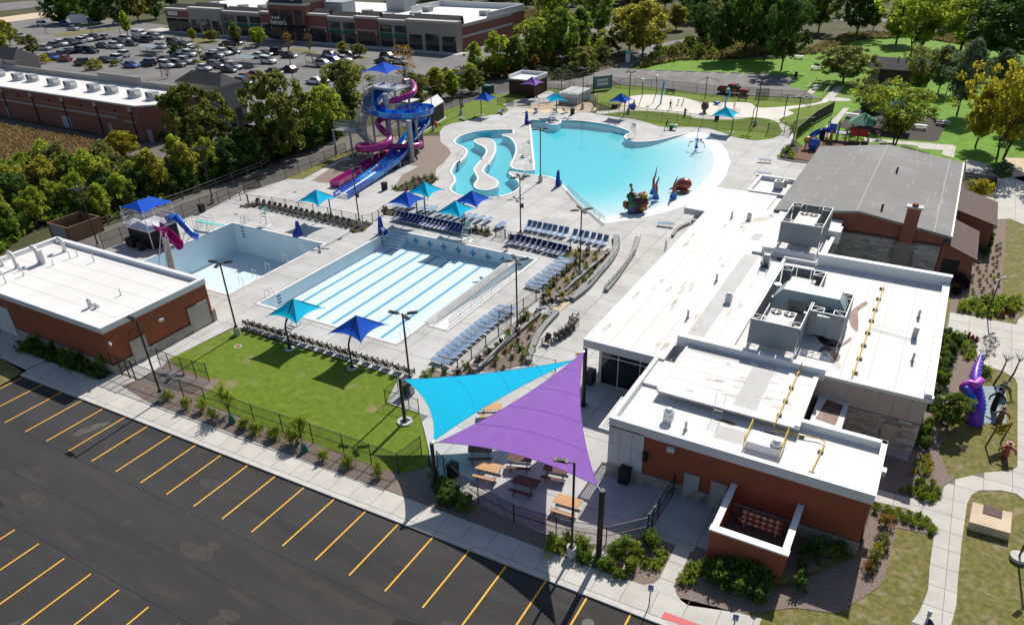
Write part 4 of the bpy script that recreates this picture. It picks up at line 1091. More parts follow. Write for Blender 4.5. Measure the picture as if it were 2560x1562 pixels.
def groof(x):return GE+(GR-GE)*((x-GX0)/(GXR-GX0)if x<GXR else(GX1-x)/(GX1-GXR))
sm=MB()
rg=random.Random(3)
for side in((GX0,GXR),(GXR,GX1)):
 for i in range(1,13):
  y=GY0+2.25*i
  sm.add([(side[0]+.1,y-.035,groof(side[0]+.1)+.012),(side[1]-.1,y-.035,groof(side[1]-.1)+.012),(side[1]-.1,y+.035,groof(side[1]-.1)+.012),(side[0]+.1,y+.035,groof(side[0]+.1)+.012)],[(0,1,2,3)])
  for k in range(2):
   x=rg.uniform(side[0]+.8,side[1]-.8)
   sm.add([(x-.03,y,groof(x)+.010),(x+.03,y,groof(x)+.010),(x+.03,y+2.2,groof(x)+.010),(x-.03,y+2.2,groof(x)+.010)],[(0,1,2,3)])
for x in(GX1-1.6,GXR-.25):
 sm.add([(x-.05,GY0+.1,groof(x)+.014),(x+.05,GY0+.1,groof(x)+.014),(x+.05,GY1-.1,groof(x)+.014),(x-.05,GY1-.1,groof(x)+.014)],[(0,1,2,3)])
sm.build('roof_seams','gym_seam',gy)
MB().box(GX1,GX1+.16,GY0,GY1,GE-.14,GE+.03).build('gutter','white_metal',gy)
MB().box(-7.2,3.1,GY0+.40,GY0+.49,0,3.55).build('stone_bed','mortar',gy)
stones(gy,(-7.2,GY0+.40),(3.1,GY0+.40),0,3.5,.22,.62,'stone_grey',.1,skip=((6.1,7.9),))
MB().box(-1.15,.55,GY0-.15,GY0+.4,0,3.55).build('chimney_base','ashlar',gy)
ch=MB().box(-.95,.35,GY0-.1,GY0+.6,3.55,7.3).build('chimney','brick_red',gy)
MB().box(-1.1,.5,GY0-.25,GY0+.75,7.302,7.5).build('chimney_cap','cornice',ch)
MB().cyl((-.3,GY0+.25,7.5),(-.3,GY0+.25,7.75),.33,.3,12).build('chimney_pot','rust',ch)
MB().box(GX0+.6,GX1-.5,GY0+.44,GY0+.495,3.62,3.78).build('soldier_course','brick_dark',gy)
for x0,x1 in((-4.9,-2.4),(.9,2.9)):MB().box(x0,x1,GY0-.9,GY0+.25,0,.9).build('area_cover','louvre',gy)
for y in(86.5,101):MB().cyl((-3.4,y,groof(-3.4)),(-3.4,y,groof(-3.4)+.7),.12,n=8).build('vent_pipe','dark_metal',gy)
# link between bath house and gym
lk=thing('link_wing',(-10,77,0),'white roofed link between the bath house and gymnasium carrying a plant screen','building')
MB().box(-13.4,-6.8,71.65,84.1,0,4.75).build('wall','ashlar',lk)
MB().box(-13.45,-6.75,71.6,84.15,4.752,4.95).build('roof','roof_white',lk)
MB().box(-12.6,-7.6,72.0,72.3,4.95,5.45).box(-7.05,-6.7,71.7,78.5,4.95,5.25).build('parapet','coping_white',lk)
MB().box(-7.6,-6.3,78.5,80.2,4.4,5.7).build('parapet_pier','coping_white',lk)
stones(lk,(-6.75,71.7),(-6.75,84.0),0,4.4,.3,.8,'stone_grey',.06)
# annexe west of the gym
ax=thing('plant_annexe',(-16.5,93.3,0),'low white roofed annexe with an air unit beside the gym west wall','building')
MB().box(-18.5,-14.0,90.0,96.4,0,4.3).build('wall','panel_grey',ax)
flat_roof(ax,-18.6,-13.9,89.95,96.5,4.35,4.8,.28,'NSW')
p=b3(300,320,4.4)
ac_unit(p.x-.55,p.x+.55,p.y-.5,p.y+.5,4.37,5.4,'dark cube air unit on the annexe roof beside the gym',[(p.x,p.y)],'annexe roof units','grey_metal',.4)
p=b3(352,290,4.4)
ac_unit(p.x-.35,p.x+.35,p.y-.3,p.y+.3,4.37,5.0,'small round topped fan unit behind the annexe air unit',[(p.x,p.y)],'annexe roof units','grey_metal',.3)
# east porches
def porch(name,x0,x1,y0,y1,ze,zr,label,dk=None):
 t=thing(name,((x0+x1)/2,(y0+y1)/2,0),label,'building')
 MB().add([(x0,y0,0),(x1-.25,y0,0),(x1-.25,y0,ze-.1),(x0,y0,zr-.1),(x0,y1,0),(x1-.25,y1,0),(x1-.25,y1,ze-.1),(x0,y1,zr-.1)],[(0,1,2,3),(5,4,7,6),(1,5,6,2)]).build('wall','brick_red',t)
 MB().add([(x0,y0-.3,zr),(x1,y0-.3,ze),(x1,y1+.3,ze),(x0,y1+.3,zr),(x0,y0-.3,zr-.12),(x1,y0-.3,ze-.12),(x1,y1+.3,ze-.12),(x0,y1+.3,zr-.12)],[(0,1,2,3),(7,6,5,4),(0,4,5,1),(1,5,6,2),(2,6,7,3)]).build('roof','brown_shingle',t)
 if dk:MB().box(*dk).build('door','bin_dark',t)
 return t
porch('side_porch',3.2,6.6,84.6,92.6,2.9,4.2,'near brick lean-to with brown shingle roof and dark door',(3.6,5.2,84.56,84.59,0,2.4))
porch('side_porch',3.2,8.2,95.0,103.0,3.2,4.6,'far brick lean-to with brown shingle roof beside the gym')
# ---- FENCES, LAMPS, SHADES, SEATS
def fence(name,label,pts,h,style='mesh',sp=3.0,group=None,mesh='mesh',rails=(1.0,.5),m='black_metal',post_r=.04,z=0.,cat='fence'):
 pts=[Vector((p[0],p[1],z))for p in pts]
 c=sum(pts,Vector())/len(pts)
 t=thing(name,c,label,cat,group)
 posts=[]
 for i in range(len(pts)-1):
  a,b=pts[i],pts[i+1]
  n=max(1,round((b-a).length/sp))
  for k in range(n):
   p,q=a.lerp(b,k/n),a.lerp(b,(k+1)/n)
   posts.append(p)
   up=lambda f:Vector((0,0,h*f))
   if style=='mesh':
    MB().quad(p+up(.03),q+up(.03),q+up(1),p+up(1)).build('mesh_panel',mesh,t)
    for f in rails:MB().tube([p+up(f),q+up(f)],.028,4).build('rail',m,t)
   elif style=='iron':
    r_=MB()
    for f in(.96,.12):r_.tube([p+up(f),q+up(f)],.022,4)
    r_.build('rail',m,t)
    pk=MB();d=q-p;kk=max(2,int(d.length/.14))
    for j in range(1,kk):
     s_=p.lerp(q,j/kk)
     pk.add([s_+Vector((-.009,0,h*.06)),s_+Vector((.009,0,h*.06)),s_+Vector((.009,0,h)),s_+Vector((-.009,0,h))],[(0,1,2,3)])
     pk.add([s_+Vector((0,-.009,h*.06)),s_+Vector((0,.009,h*.06)),s_+Vector((0,.009,h)),s_+Vector((0,-.009,h))],[(0,1,2,3)])
    pk.build('pickets',m,t,kind='stuff')
   elif style=='wood':
    for f in(.85,.45):
     MB().obox((p+q)/2+up(f),(q-p).length,.07,.14,rz=math.atan2((q-p).y,(q-p).x)).build('rail',m,t)
   elif style=='solid':
    MB().quad(p+up(.03),q+up(.03),q+up(1),p+up(1)).build('screen_panel',mesh,t)
    MB().tube([p+up(1),q+up(1)],.03,4).build('rail',m,t)
 if(pts[0]-pts[-1]).length>.1:posts.append(pts[-1])
 for p in posts:
  if style=='wood':MB().obox(p+Vector((0,0,h/2)),.16,.16,h).build('post',m,t)
  else:MB().cyl(p,p+Vector((0,0,h+.05)),post_r,n=6).build('post',m,t)
 return t
fence('chain_link_fence','black chain link fence along the lower edge of the lawn above the mulch strip',[c0(1610,822),c0(2010,962),c1(130,1045),c1(640,1215),c1(910,1310),c1(1150,1395),c1(1390,1480),c1(1590,1330)],1.85,sp=2.6)
fence('chain_link_fence','chain link fence round the corner bed by the pump house gate',[c0(1190,670),c0(1610,822)],1.85,sp=3.4)
fence('chain_link_fence','short chain link return between the lawn corner and the pump house walk',[c0(1405,545),c0(1495,580),c0(1610,625),c0(1832,680)],1.85,sp=1.9)
fence('gate','black gate posts and rails standing open beside the pump house corner',[c0(1005,600),c0(1072,622),c0(1138,645),c0(1190,670)],2.0,sp=2,post_r=.06,rails=(.97,.5),cat='gate')
fence('chain_link_fence','curved chain link fence round the picnic terrace above the dark shrubs',[d1(1590,130),d1(1650,190),d1(1720,270),d1(1945,440),d1(2255,605),d2(155,605),d2(525,725),d2(960,800),d2(1320,715)],1.55,sp=6)
fence('gate','dark mesh gate between the picnic terrace and the red wall',[d2(1320,715),d2(1360,660),d2(1410,580),d2(1545,372)],1.85,sp=3,rails=(.97,.5,.05),post_r=.055,cat='gate')
fence('iron_fence','black iron picket fence at the top corner of the lawn behind the sail post',[c1(1385,770),c1(1275,868),c1(1480,915),c1(1565,950)],1.35,'iron',1.6)
fence('iron_fence','black iron fence between the lower row of blue loungers and the sloping bed',[c1(1770,620),c1(1905,590),c1(2025,480),c1(2150,375),c1(2260,280),c1(2370,190),b2(30,1480),b2(135,1432),b2(240,1378),b2(350,1300)],1.2,'iron',3,post_r=.05)
fence('iron_fence','black iron fence between the upper loungers and the planted slope',[b2(350,1300),b2(410,1252),b2(530,1150),b2(615,1062),b2(700,990),b2(815,905)],1.2,'iron',2.6,post_r=.05)
fence('iron_fence','black iron fence along the bed behind the lap pool',[b1(1265,475),b1(1460,500),b1(1740,560),b1(1960,610),b1(2150,655),b1(2235,675),b1(2320,690),b2(0,735),b2(80,760),b2(650,880)],1.2,'iron',2.6,post_r=.05)
fence('iron_fence','low black iron fence behind the row of wooden chairs at the diving pool',[b1(70,372),b1(290,398),b1(520,440),b1(775,492),b1(1020,548),b1(1075,560),b1(1160,545),b1(1215,515),b1(1265,475)],1.2,'iron',2.8,post_r=.05)
fence('iron_fence','short iron fence with gate posts beside the service path at the deck corner',[b0(2010,350),b0(2105,355),b0(2175,375)],1.2,'iron',2,post_r=.05)
fence('iron_fence','iron fence and gate at the foot of the stairs beside the glass corner',[c2(0,590),c2(130,560),c2(315,540),c2(520,590)],1.2,'iron',2.4)
fence('iron_fence','short iron fence closing the gap beside the glass corner of the bath house',[c2(790,650),c2(870,690)],1.2,'iron',2)
fence('chain_link_fence','black chain link fence along the service path from the pump house to the slide tower',[b0(905,775),b0(1240,655),b0(1610,510),b0(1915,390),b0(2010,350),b0(2140,292),b0(2270,237),b1(40,292),b1(180,237),b1(405,162),b1(625,75),b1(745,22),a1(700,1385),a1(790,1345)],1.8,sp=3.4)
fence('chain_link_fence','chain link fence along the service path behind the slide lawn',[a1(1640,970),a1(1780,920),a1(1950,852),a1(2080,822),a1(2205,785)],1.8,sp=3.4)
fence('chain_link_fence','chain link fence between the beach and the oval splash lawn',[a2(905,980),a2(985,992),a2(1075,1003),a2(1205,1020),a2(1315,1036),a2(1450,1055),a2(1580,1066),a2(1690,1083),a2(1800,1095),a2(1930,1110),a2(2220,1125),a2(2380,1142),a3(200,1178),a3(350,1165)],1.85,sp=4)
fence('chain_link_fence','chain link fence between the splash pad lawn and the park car park',[a2(1010,745),a2(1080,760),a2(1210,768),a2(1355,775),a2(1545,790),a2(1750,812),a2(1900,832),a2(2270,852),a2(2380,860),a3(100,862),a3(320,870),a3(520,882),a3(580,928)],1.85,sp=4)
fence('chain_link_fence','chain link fence beside the path gate at the right end of the splash lawn',[a3(430,1145),a3(520,1130),a3(605,1120)],1.85,sp=3)
fence('gate','dark double gate across the curved path at the right of the splash lawn',[a3(350,1165),a3(400,1185),a3(430,1145)],1.85,sp=2,rails=(.97,.5,.05),post_r=.06,cat='gate')
fence('screen_fence','tall fence with black windscreen between the splash lawn and the playground path',[a3(452,1218),a3(620,1072),a3(776,985)],2.0,'solid',3.5,mesh='tarp')
fence('chain_link_fence','chain link fence round the tan court in front of the white unit',[a2(375,945),a2(560,932),a2(700,945),a2(850,968),a2(885,905)],1.85,sp=3.2)
fence('chain_link_fence','chain link fence behind the brick shed and the white unit',[a2(372,800),a2(545,815),a2(600,822),a2(640,790),a2(685,800)],1.85,sp=3.4)
fence('chain_link_fence','chain link fence at the right side of the tan court',[a2(690,890),a2(800,830),a2(800,770)],1.85,sp=3.4)
fence('chain_link_fence','low chain link fence between the slide lawn and the concrete walk',[a1(2110,905),a1(2250,925),a2(95,920),a2(195,922),a2(245,930),a2(300,938),a2(375,945)],1.2,sp=3)
fence('rail_fence','grey split rail wooden fence along the service path below the wood',[b0(640,655),b0(950,560),b0(1600,345),b0(2290,75),a1(120,1430)],1.2,'wood',3.2,m='wood_grey')
fence('rail_fence','grey split rail wooden fence curving along the park drive',[a2(110,700),a2(370,700),a2(600,702),a2(740,680),a2(900,615),a2(1030,575)],1.2,'wood',3.4,m='wood_grey')
fence('rail_fence','grey split rail fence at the edge of the trees behind the park lawn',[a2(1400,540),a2(1550,525),a2(1800,500)],1.2,'wood',3.6,m='wood_grey')
fence('guard_rail','steel handrail with mesh along the left wall of the curved ramp',[b2(1085,770),b2(1080,850),b2(1030,940),b2(940,1050),b2(800,1200)],.95,mesh='rail_mesh',m='galv',sp=1.6,post_r=.025,cat='handrail')
fence('guard_rail','steel handrail with mesh along the right wall of the curved ramp',[b2(1262,765),b2(1215,900),b2(1090,1070),b2(945,1225)],.95,mesh='rail_mesh',m='galv',sp=1.2,post_r=.025,cat='handrail')
fence('guard_rail','short steel handrail with mesh by the planter at the roof edge',[b2(1505,750),b2(1490,850)],.95,mesh='rail_mesh',m='galv',sp=1.2,post_r=.025,cat='handrail')
fence('guard_rail','long steel handrail down the beach edge of the wave pool',[b2(630,335),b2(750,455),b2(860,545),b2(950,625)],.9,mesh='rail_mesh',m='steel',sp=1.8,post_r=.022,rails=(1,.55),cat='handrail')
for lb,pts in(('far steel handrail beside the lap pool ramp',[(-38.6,52),(-38.6,66)]),('near steel handrail beside the lap pool ramp',[(-37.1,51.8),(-37.1,66)])):
 fence('guard_rail',lb,pts,.9,mesh='rail_mesh',m='steel',sp=2.0,post_r=.022,rails=(1,.5),cat='handrail')
fence('guard_rail','railings of the ramp up from the park car park',[a3(545,805),a3(630,715)],.95,mesh='rail_mesh',m='galv',sp=2.0,post_r=.03,cat='handrail')
fence('guard_rail','railings of the steps beside the park shelter path',[a3(690,845),a3(800,735)],.95,mesh='mesh_grey',m='galv',sp=2.0,post_r=.03,cat='handrail')
fence('guard_rail','low wall and rail round the small sunken lawn with the yellow sapling',[b3(1935,100),b3(1930,205),b3(2215,245),b3(2180,400)],.5,'solid',3,mesh='wallcap',m='kerb',cat='handrail')
def low_wall(name,label,pts,w,h,m='wallcap'):
 t=thing(name,(pts[0][0],pts[0][1],0),label,'wall')
 pts=smooth_path([(p[0],p[1],0)for p in pts],4)
 L_,R_=[],[]
 for i,p in enumerate(pts):
  d=(pts[min(i+1,len(pts)-1)]-pts[max(i-1,0)]).normalized()
  nn=Vector((-d.y,d.x,0))*w/2
  L_.append(p+nn);R_.append(p-nn)
 MB().prism(L_+R_[::-1],-.02,h-.08).build('wall','wallcap',t)
 MB().prism([l+(l-r).normalized()*.03 for l,r in zip(L_,R_)]+[r-(l-r).normalized()*.03 for l,r in zip(L_,R_)][::-1],h-.078,h).build('cap',m,t)
low_wall('ramp_wall','grey curved wall at the left of the ramp beside the loungers',[b2(1050,750),b2(1052,840),b2(1000,950),b2(900,1070),b2(790,1195),b2(655,1302)],.75,.45)
low_wall('ramp_wall','grey curved wall at the right of the ramp nearer the white roof',[b2(1235,760),b2(1190,900),b2(1075,1075),b2(958,1222)],.5,.35)
low_wall('retaining_wall','straight grey retaining wall crossing the upper planted slope',[b2(1000,875),b2(770,1075),b2(530,1282)],.3,.4)
low_wall('retaining_wall','straight grey retaining wall crossing the lower planted slope',[c2(380,100),c2(0,430),c1(2190,500),c1(2040,600)],.3,.4)
low_wall('retaining_wall','curved grey wall between the lower planted slope and the wooden chairs',[c2(535,90),c2(400,240),c2(320,400),c2(285,520)],.45,.45)
low_wall('seat_wall','curved dark kerb wall round the little planter beside the roof edge',[b2(1690,630),b2(1590,680),b2(1540,745)],.3,.3)
st=thing('garden_steps',b2(500,1370),'pale tan steps with steel handrails between the two planted slopes','steps')
A_,B_=b2(430,1385),b2(655,1300)
C_,D_=b2(545,1415),b2(650,1310)
for k in range(5):
 f0,f1=k/5,(k+1)/5
 q=[b2(440,1380).lerp(b2(620,1310),f0),b2(440,1380).lerp(b2(620,1310),f1),b2(545,1420).lerp(b2(650,1322),f1),b2(545,1420).lerp(b2(650,1322),f0)]
 MB().prism(q,0,.05+.02*k).build('step','sand',st)
for a,b in((b2(470,1300),b2(645,1260)),(b2(370,1425),b2(545,1400))):
 MB().tube([a,a+Vector((0,0,.9)),b+Vector((0,0,.95)),b],.025,6).build('handrail','steel',st)
for q in(b2(560,1310),b2(610,1300),b2(445,1440),b2(480,1420)):
 MB().obox(q+Vector((0,0,.2)),.7,.5,.4,rz=.3).build('block','wallcap',st)
 # ---- lamp posts
LG='tall dark lamp posts round the pools'
def lamp(top,label,heads,h=7.6,base=True,group=LG,m='black_metal',s=1.,speaker=False):
 p=P(*top,h);g=Vector((p.x,p.y,0))
 t=thing('lamp_post',g,label,'lamp post',group)
 zb=0
 if base:
  MB().cyl(g,g+Vector((0,0,.82)),.32,n=14).build('concrete_base','kerb',t);zb=.82
 MB().cyl(g+Vector((0,0,zb)),g+Vector((0,0,zb+.12)),.19*s,n=8).build('base_plate',m,t)
 MB().cyl(g+Vector((0,0,zb+.1)),g+Vector((0,0,h)),.085*s,.075*s,8).build('pole',m,t)
 if speaker:MB().box(g.x+.08,g.x+.4,g.y-.15,g.y+.15,3.9,4.4).build('speaker',m,t)
 for a in heads:
  a=R(a);d=Vector((math.cos(a),math.sin(a),0))
  hd=MB()
  hd.tube([g+Vector((0,0,h-.12)),g+d*.38*s+Vector((0,0,h-.05))],.035*s,6)
  c_=g+d*.78*s+Vector((0,0,h))
  hd.obox(c_,.85*s,.34*s,.10*s,rz=a,ry=-.06)
  hd.obox(c_+Vector((0,0,.06*s)),.5*s,.24*s,.06*s,rz=a)
  lh=hd.build('lamp_head',m,t)
  MB().obox(c_-Vector((0,0,.058*s)),.6*s,.24*s,.012,rz=a).build('lens','grey_metal',lh)
 return t
S4=(45,135,225,315)
lamp((340.4,801.5),'single headed lamp post at the pavement beside the pump house',(172,))
lamp((549,656),'lamp post with three heads at the top left corner of the lawn',(35,300,190))
lamp((1006,784),'lamp post with three heads at the right end of the wooden chair row',(40,190,330))
lamp((1436,1155),'single headed lamp post with big bowl beside the rightmost sail post',(195,))
lamp((1454,524),'lamp post in the planted slope above the ramp wall',S4)
lamp((1290,650),'lamp post at the far right corner of the lap pool',S4)
lamp((1299.5,443),'lamp post behind the lap pool with a speaker box on its shaft',S4,speaker=True)
lamp((1351,323),'lamp post on the point of deck between river and wave pool',S4)
lamp((880,420),'lamp post between the diving pool chairs and the slide run out',S4,speaker=True)
lamp((500,372),'lamp post beside the service path behind the diving pool',S4)
lamp((197,473),'lamp post in the shade of the wood behind the pump house',S4)
lamp((1075,218),'lamp post on the slide lawn beside the metal sheds',S4)
lamp((1147,184),'nearer of the two lamp posts on the slide lawn',S4)
lamp((1151,168),'farther of the two lamp posts on the slide lawn',S4)
lamp((1404.5,142),'lamp post behind the cyan umbrella at the gate path',S4)
lamp((1459,171),'lamp post beside the white unit on the tan court',S4)
lamp((1577,180),'lamp post beside the blue umbrella at the splash lawn',S4)
lamp((1904,203),'lamp post on the oval lawn right of the cyan umbrella',S4)
lamp((2003,243),'lamp post by the black windscreen fence',S4)
lamp((2501,698),'short walkway lamp with pale head beside the plaza bed',(60,240),3.9,False,'short walkway lamps',s=.75)
t=lamp((2580,1290),'short walkway lamp on a round base at the right picture edge',(60,240),3.9,False,'short walkway lamps',s=.75)
g=P(2545,1396);t.location=(g.x,g.y,0)
MB().cyl((0,0,0),(0,0,.25),.5,n=18).build('footing','kerb',t,local=True)
lamp((2385,165),'tall thin lamp post behind the gym at the sunken lawn',(0,180),5.5,False)
# ---- umbrellas and sails
def canopy_mesh(mb,c,hw,ze,za,rz=0.,apex_off=(0,0),sag=.16,n=7):
 M_=Matrix.Rotation(rz,3,'Z')
 cor=[Vector((sx*hw,sy*hw,0))for sx,sy in((-1,-1),(1,-1),(1,1),(-1,1))]
 ap=Vector((apex_off[0],apex_off[1],za-ze))
 for k in range(4):
  A_,B_=cor[k],cor[(k+1)%4]
  inw=-(A_+B_)/2
  vs,fs,idx=[],[],{}
  for i in range(n+1):
   for j in range(n+1-i):
    u,v=i/n,j/n;w=1-u-v
    p=A_*u+B_*v+ap*w
    e=4*u*v
    p=p+inw*(sag*e)-Vector((0,0,(za-ze)*.10*3*w*(u+v)))+Vector((0,0,.22*e*(1-w)))
    idx[i,j]=len(vs);vs.append(Vector(c)+Vector((0,0,ze))+M_@p)
  for i in range(n):
   for j in range(n-i):
    fs.append((idx[i,j],idx[i+1,j],idx[i,j+1]))
    if j<n-i-1:fs.append((idx[i+1,j],idx[i+1,j+1],idx[i,j+1]))
  mb.add(vs,fs)
 return[Vector(c)+Vector((0,0,ze))+M_@q for q in cor],Vector(c)+Vector((0,0,ze))+M_@ap
def umbrella(post,cen,cloth,label,hw=1.85,ze=2.95,za=4.35,rz=0.,group='square cantilever umbrellas round the pools',foot=True):
 t=thing('umbrella',(post[0],post[1],0),label,'umbrella',group)
 post,cen=Vector((post[0],post[1],0)),Vector((cen[0],cen[1],0))
 cb=MB()
 cor,ap=canopy_mesh(cb,cen,hw,ze,za,rz)
 cb.build('canopy',cloth,t)
 if foot:MB().cyl(post,post+Vector((0,0,.12)),.48,n=16).build('footing','kerb',t)
 MB().tube([post,post+Vector((0,0,2.45)),post.lerp(cen,.12)+Vector((0,0,2.75)),ap-Vector((0,0,.12))],.085,8).build('post','black_metal',t)
 MB().cyl(post+Vector((0,0,.12)),post+Vector((0,0,.3)),.17,n=8).build('base_plate','black_metal',t)
 for q in cor:
  d=(q-ap).normalized()
  MB().tube([ap-Vector((0,0,.06)),q-Vector((0,0,.05))+d*.12],.028,5).build('rafter','black_metal',t)
 return t
def mean(*ps):
 return sum((Vector(p)for p in ps),Vector())/len(ps)
Z=2.95
umbrella((-48.04,41.3),(-48.5,43.3),'cyan_cloth','cyan umbrella at the edge of the lawn, left of the blue one')
umbrella((-40.62,41.4),(-41.1,43.4),'blue_cloth','blue umbrella at the edge of the lawn over the wooden chairs')
umbrella(b1(797,482),mean(b1(505,365,Z),b1(660,300,Z),b1(855,328,Z),b1(685,402,Z)),'cyan_cloth','cyan umbrella behind the row of chairs at the diving pool',foot=False)
p4,c4=b1(1552,505),mean(b1(1282,380,Z),b1(1440,318,Z),b1(1630,340,Z),b1(1475,418,Z))
umbrella(p4,c4,'blue_cloth','leftmost blue umbrella of the cluster of four behind the lap pool',foot=False)
c5=mean(b1(1442,290,Z),b1(1600,235,Z),b1(1780,262,Z),b1(1640,333,Z))
umbrella(c5-c4+p4 if False else c5+Vector((.9,-1.5,0)),c5,'cyan_cloth','farthest umbrella of the cluster of four, cyan, nearest the river',foot=False)
c6=mean(b1(1855,375,Z),b1(2005,310,Z),b1(2185,340,Z),b1(2065,413,Z))
umbrella(c6+Vector((-.6,-1.6,0)),c6,'blue_cloth','rightmost umbrella of the cluster of four, blue, beside the river',foot=False)
umbrella(b1(1962,572),mean(b1(1722,460,Z),b1(1860,398,Z),b1(2045,425,Z),b1(1915,512,Z)),'cyan_cloth','nearest cyan umbrella of the cluster of four behind the lap pool',foot=False)
umbrella(a1(1970,1005),mean(a1(1905,862,Z),a1(2098,880,Z))+Vector((0,.0,0)),'blue_cloth','blue umbrella standing on the slide lawn',hw=1.8)
umbrella(a2(528,985),mean(a2(432,876,Z),a2(612,872,Z)),'cyan_cloth','cyan umbrella at the tan court by the far end of the wave pool',hw=1.8,rz=.75)
umbrella(a2(357,858),mean(a2(216,740,Z),a2(415,725,Z)),'purple_cloth','purple umbrella in front of the small brick shed',hw=1.9)
umbrella(a2(1118,1020),mean(a2(985,888,Z),a2(1190,878,Z)),'blue_cloth','blue umbrella at the left end of the splash lawn',hw=1.85)
umbrella(a2(2058,1160),mean(a2(1870,998,Z),a2(2135,1015,Z)),'cyan_cloth','cyan umbrella at the right end of the splash lawn',hw=2.0)
def sail_post(b,h,label,foot=True,r_=.14):
 b=Vector((b[0],b[1],0))
 t=thing('sail_post',b,label,'post','posts of the shade sails')
 MB().cyl(b,b+Vector((0,0,h)),r_,n=12).build('post','black_metal',t)
 MB().cyl(b+Vector((0,0,h)),b+Vector((0,0,h+.03)),r_*1.05,n=12).build('cap','dark_metal',t)
 if foot:MB().cyl(b,b+Vector((0,0,.14)),.62,n=20).build('footing','kerb',t)
 MB().box(b.x-.3,b.x+.3,b.y-.3,b.y+.3,.14,.18).build('base_plate','black_metal',t)
 return b+Vector((0,0,h))
pI=sail_post((-31.58,37.05),4.15,'sail post on a round footing in the lower right corner of the lawn')
pT=sail_post((-19.9,45.7),5.55,'tall sail post holding the purple tip beside the glass corner',False,.17)
pE=sail_post((-12.1,31.05),5.6,'stout sail post on a round footing in the shrubs by the pavement',True,.18)
pK=sail_post((-24.96,31.75),3.9,'sail post in the dark shrubs at the meeting of the two sails',False)
def sail(name,A_,B_,C_,cloth,label,seams,n=18):
 t=thing(name,(A_+B_+C_)/3,label,'shade sail')
 cen=(A_+B_+C_)/3
 k=.36
 AB,BC,CA=((p+q)/2+(cen-(p+q)/2)*k for p,q in((A_,B_),(B_,C_),(C_,A_)))
 def S(u,v):
  w=1-u-v
  return A_*u*u+B_*v*v+C_*w*w+AB*2*u*v+BC*2*v*w+CA*2*w*u
 vs,fs,idx=[],[],{}
 for i in range(n+1):
  for j in range(n+1-i):
   idx[i,j]=len(vs);vs.append(S(i/n,j/n))
 for i in range(n):
  for j in range(n-i):
   fs.append((idx[i,j],idx[i+1,j],idx[i,j+1]))
   if j<n-i-1:fs.append((idx[i+1,j],idx[i+1,j+1],idx[i,j+1]))
 MB().add(vs,fs).build('cloth',cloth,t,smooth=True)
 for f in seams:
  MB().tube([S(f,(1-f)*s/14)+Vector((0,0,.004))for s in range(15)],.014,4).build('seam',cloth,t)
 for e in((lambda s:S(s,1-s)),(lambda s:S(0,s)),(lambda s:S(s,0))):
  MB().tube([e(s/24)for s in range(25)],.022,5).build('edge_webbing',cloth,t)
 for p in(A_,B_,C_):
  d=(cen-p).normalized()
  MB().tube([p-d*.25,p+d*.12],.035,6).build('shackle','steel',t)
inn=lambda p,q,d:p+(q-p).normalized()*d
ct=lambda a,b,c:(a+b+c)/3
kc=Vector((-19.95,45.55,4.75))
cy=ct(pI,pK,kc);pu=ct(pT,pK,pE)
sail('shade_sail',inn(kc,cy,.7),inn(pK,cy,.3),inn(pI,cy,.35),'cyan_cloth','big cyan triangular shade sail over the picnic terrace',(.3,.55,.78))
sail('shade_sail',inn(pT-Vector((0,0,.12)),pu,.35),inn(pK,pu,.45),inn(pE-Vector((0,0,.1)),pu,.55),'purple_cloth','big purple triangular shade sail over the picnic terrace',(.22,.42,.62,.82))
# ---- seats
def make_adirondack():
 t=thing('wooden_chair',(0,0,0),'x','chair','brown slatted garden armchairs')
 MB().add([(-.28,.38,.38),(.28,.38,.38),(.28,-.12,.28),(-.28,-.12,.28),(-.28,.38,.34),(.28,.38,.34),(.28,-.12,.24),(-.28,-.12,.24)],[(3,2,1,0),(4,5,6,7),(0,1,5,4),(1,2,6,5),(2,3,7,6),(3,0,4,7)]).build('seat','recycled',t,local=True)
 for i in range(5):
  x=-.24+.12*i
  hgt_=.98-.04*abs(i-2)
  MB().add([(x-.053,-.10,.28),(x+.053,-.10,.28),(x+.053,-.42,hgt_),(x-.053,-.42,hgt_),(x-.053,-.14,.27),(x+.053,-.14,.27),(x+.053,-.46,hgt_-.02),(x-.053,-.46,hgt_-.02)],[(0,1,2,3),(7,6,5,4),(0,3,7,4),(1,5,6,2),(3,2,6,7),(0,4,5,1)]).build('back_slat','recycled',t,local=True)
 for s in(-1,1):
  MB().box(s*.34-.07,s*.34+.07,-.38,.42,.54,.57).build('armrest','recycled',t,local=True)
  MB().box(s*.32-.03,s*.32+.03,.32,.42,0,.54).build('leg','recycled',t,local=True)
  MB().add([(s*.31-.02,-.52,0),(s*.31+.02,-.52,0),(s*.31+.02,-.40,0),(s*.31-.02,-.40,0),(s*.31-.02,.30,.36),(s*.31+.02,.30,.36),(s*.31+.02,.30,.26),(s*.31-.02,.30,.26)],[(0,1,5,4),(3,2,6,7),(0,4,7,3),(1,2,6,5)]).build('leg','recycled',t,local=True)
  MB().box(s*.31-.02,s*.31+.02,-.40,-.34,.2,.54).build('arm_bracket','recycled',t,local=True)
 return t
adi=make_adirondack()
vv=V(590,780,5.2426)
xs=[165,252,338,432,522,612,715,800,905,1015,1140,1255,1375,1470,1585,1730,1865,1990,2140,2275]
rg=random.Random(5)
for i,x in enumerate(xs):
 p=vv(x,195+(x-165)*.2985)
 dup(adi,(p.x,p.y,.01),rg.uniform(-.08,.08),'brown slatted armchair, %s from the left in the row along the lawn edge'%nth(i),'brown armchairs lined up along the lawn')
xs=[150,205,258,303,348,395,442,490,535,580,633,690,745,797,848,902,950]
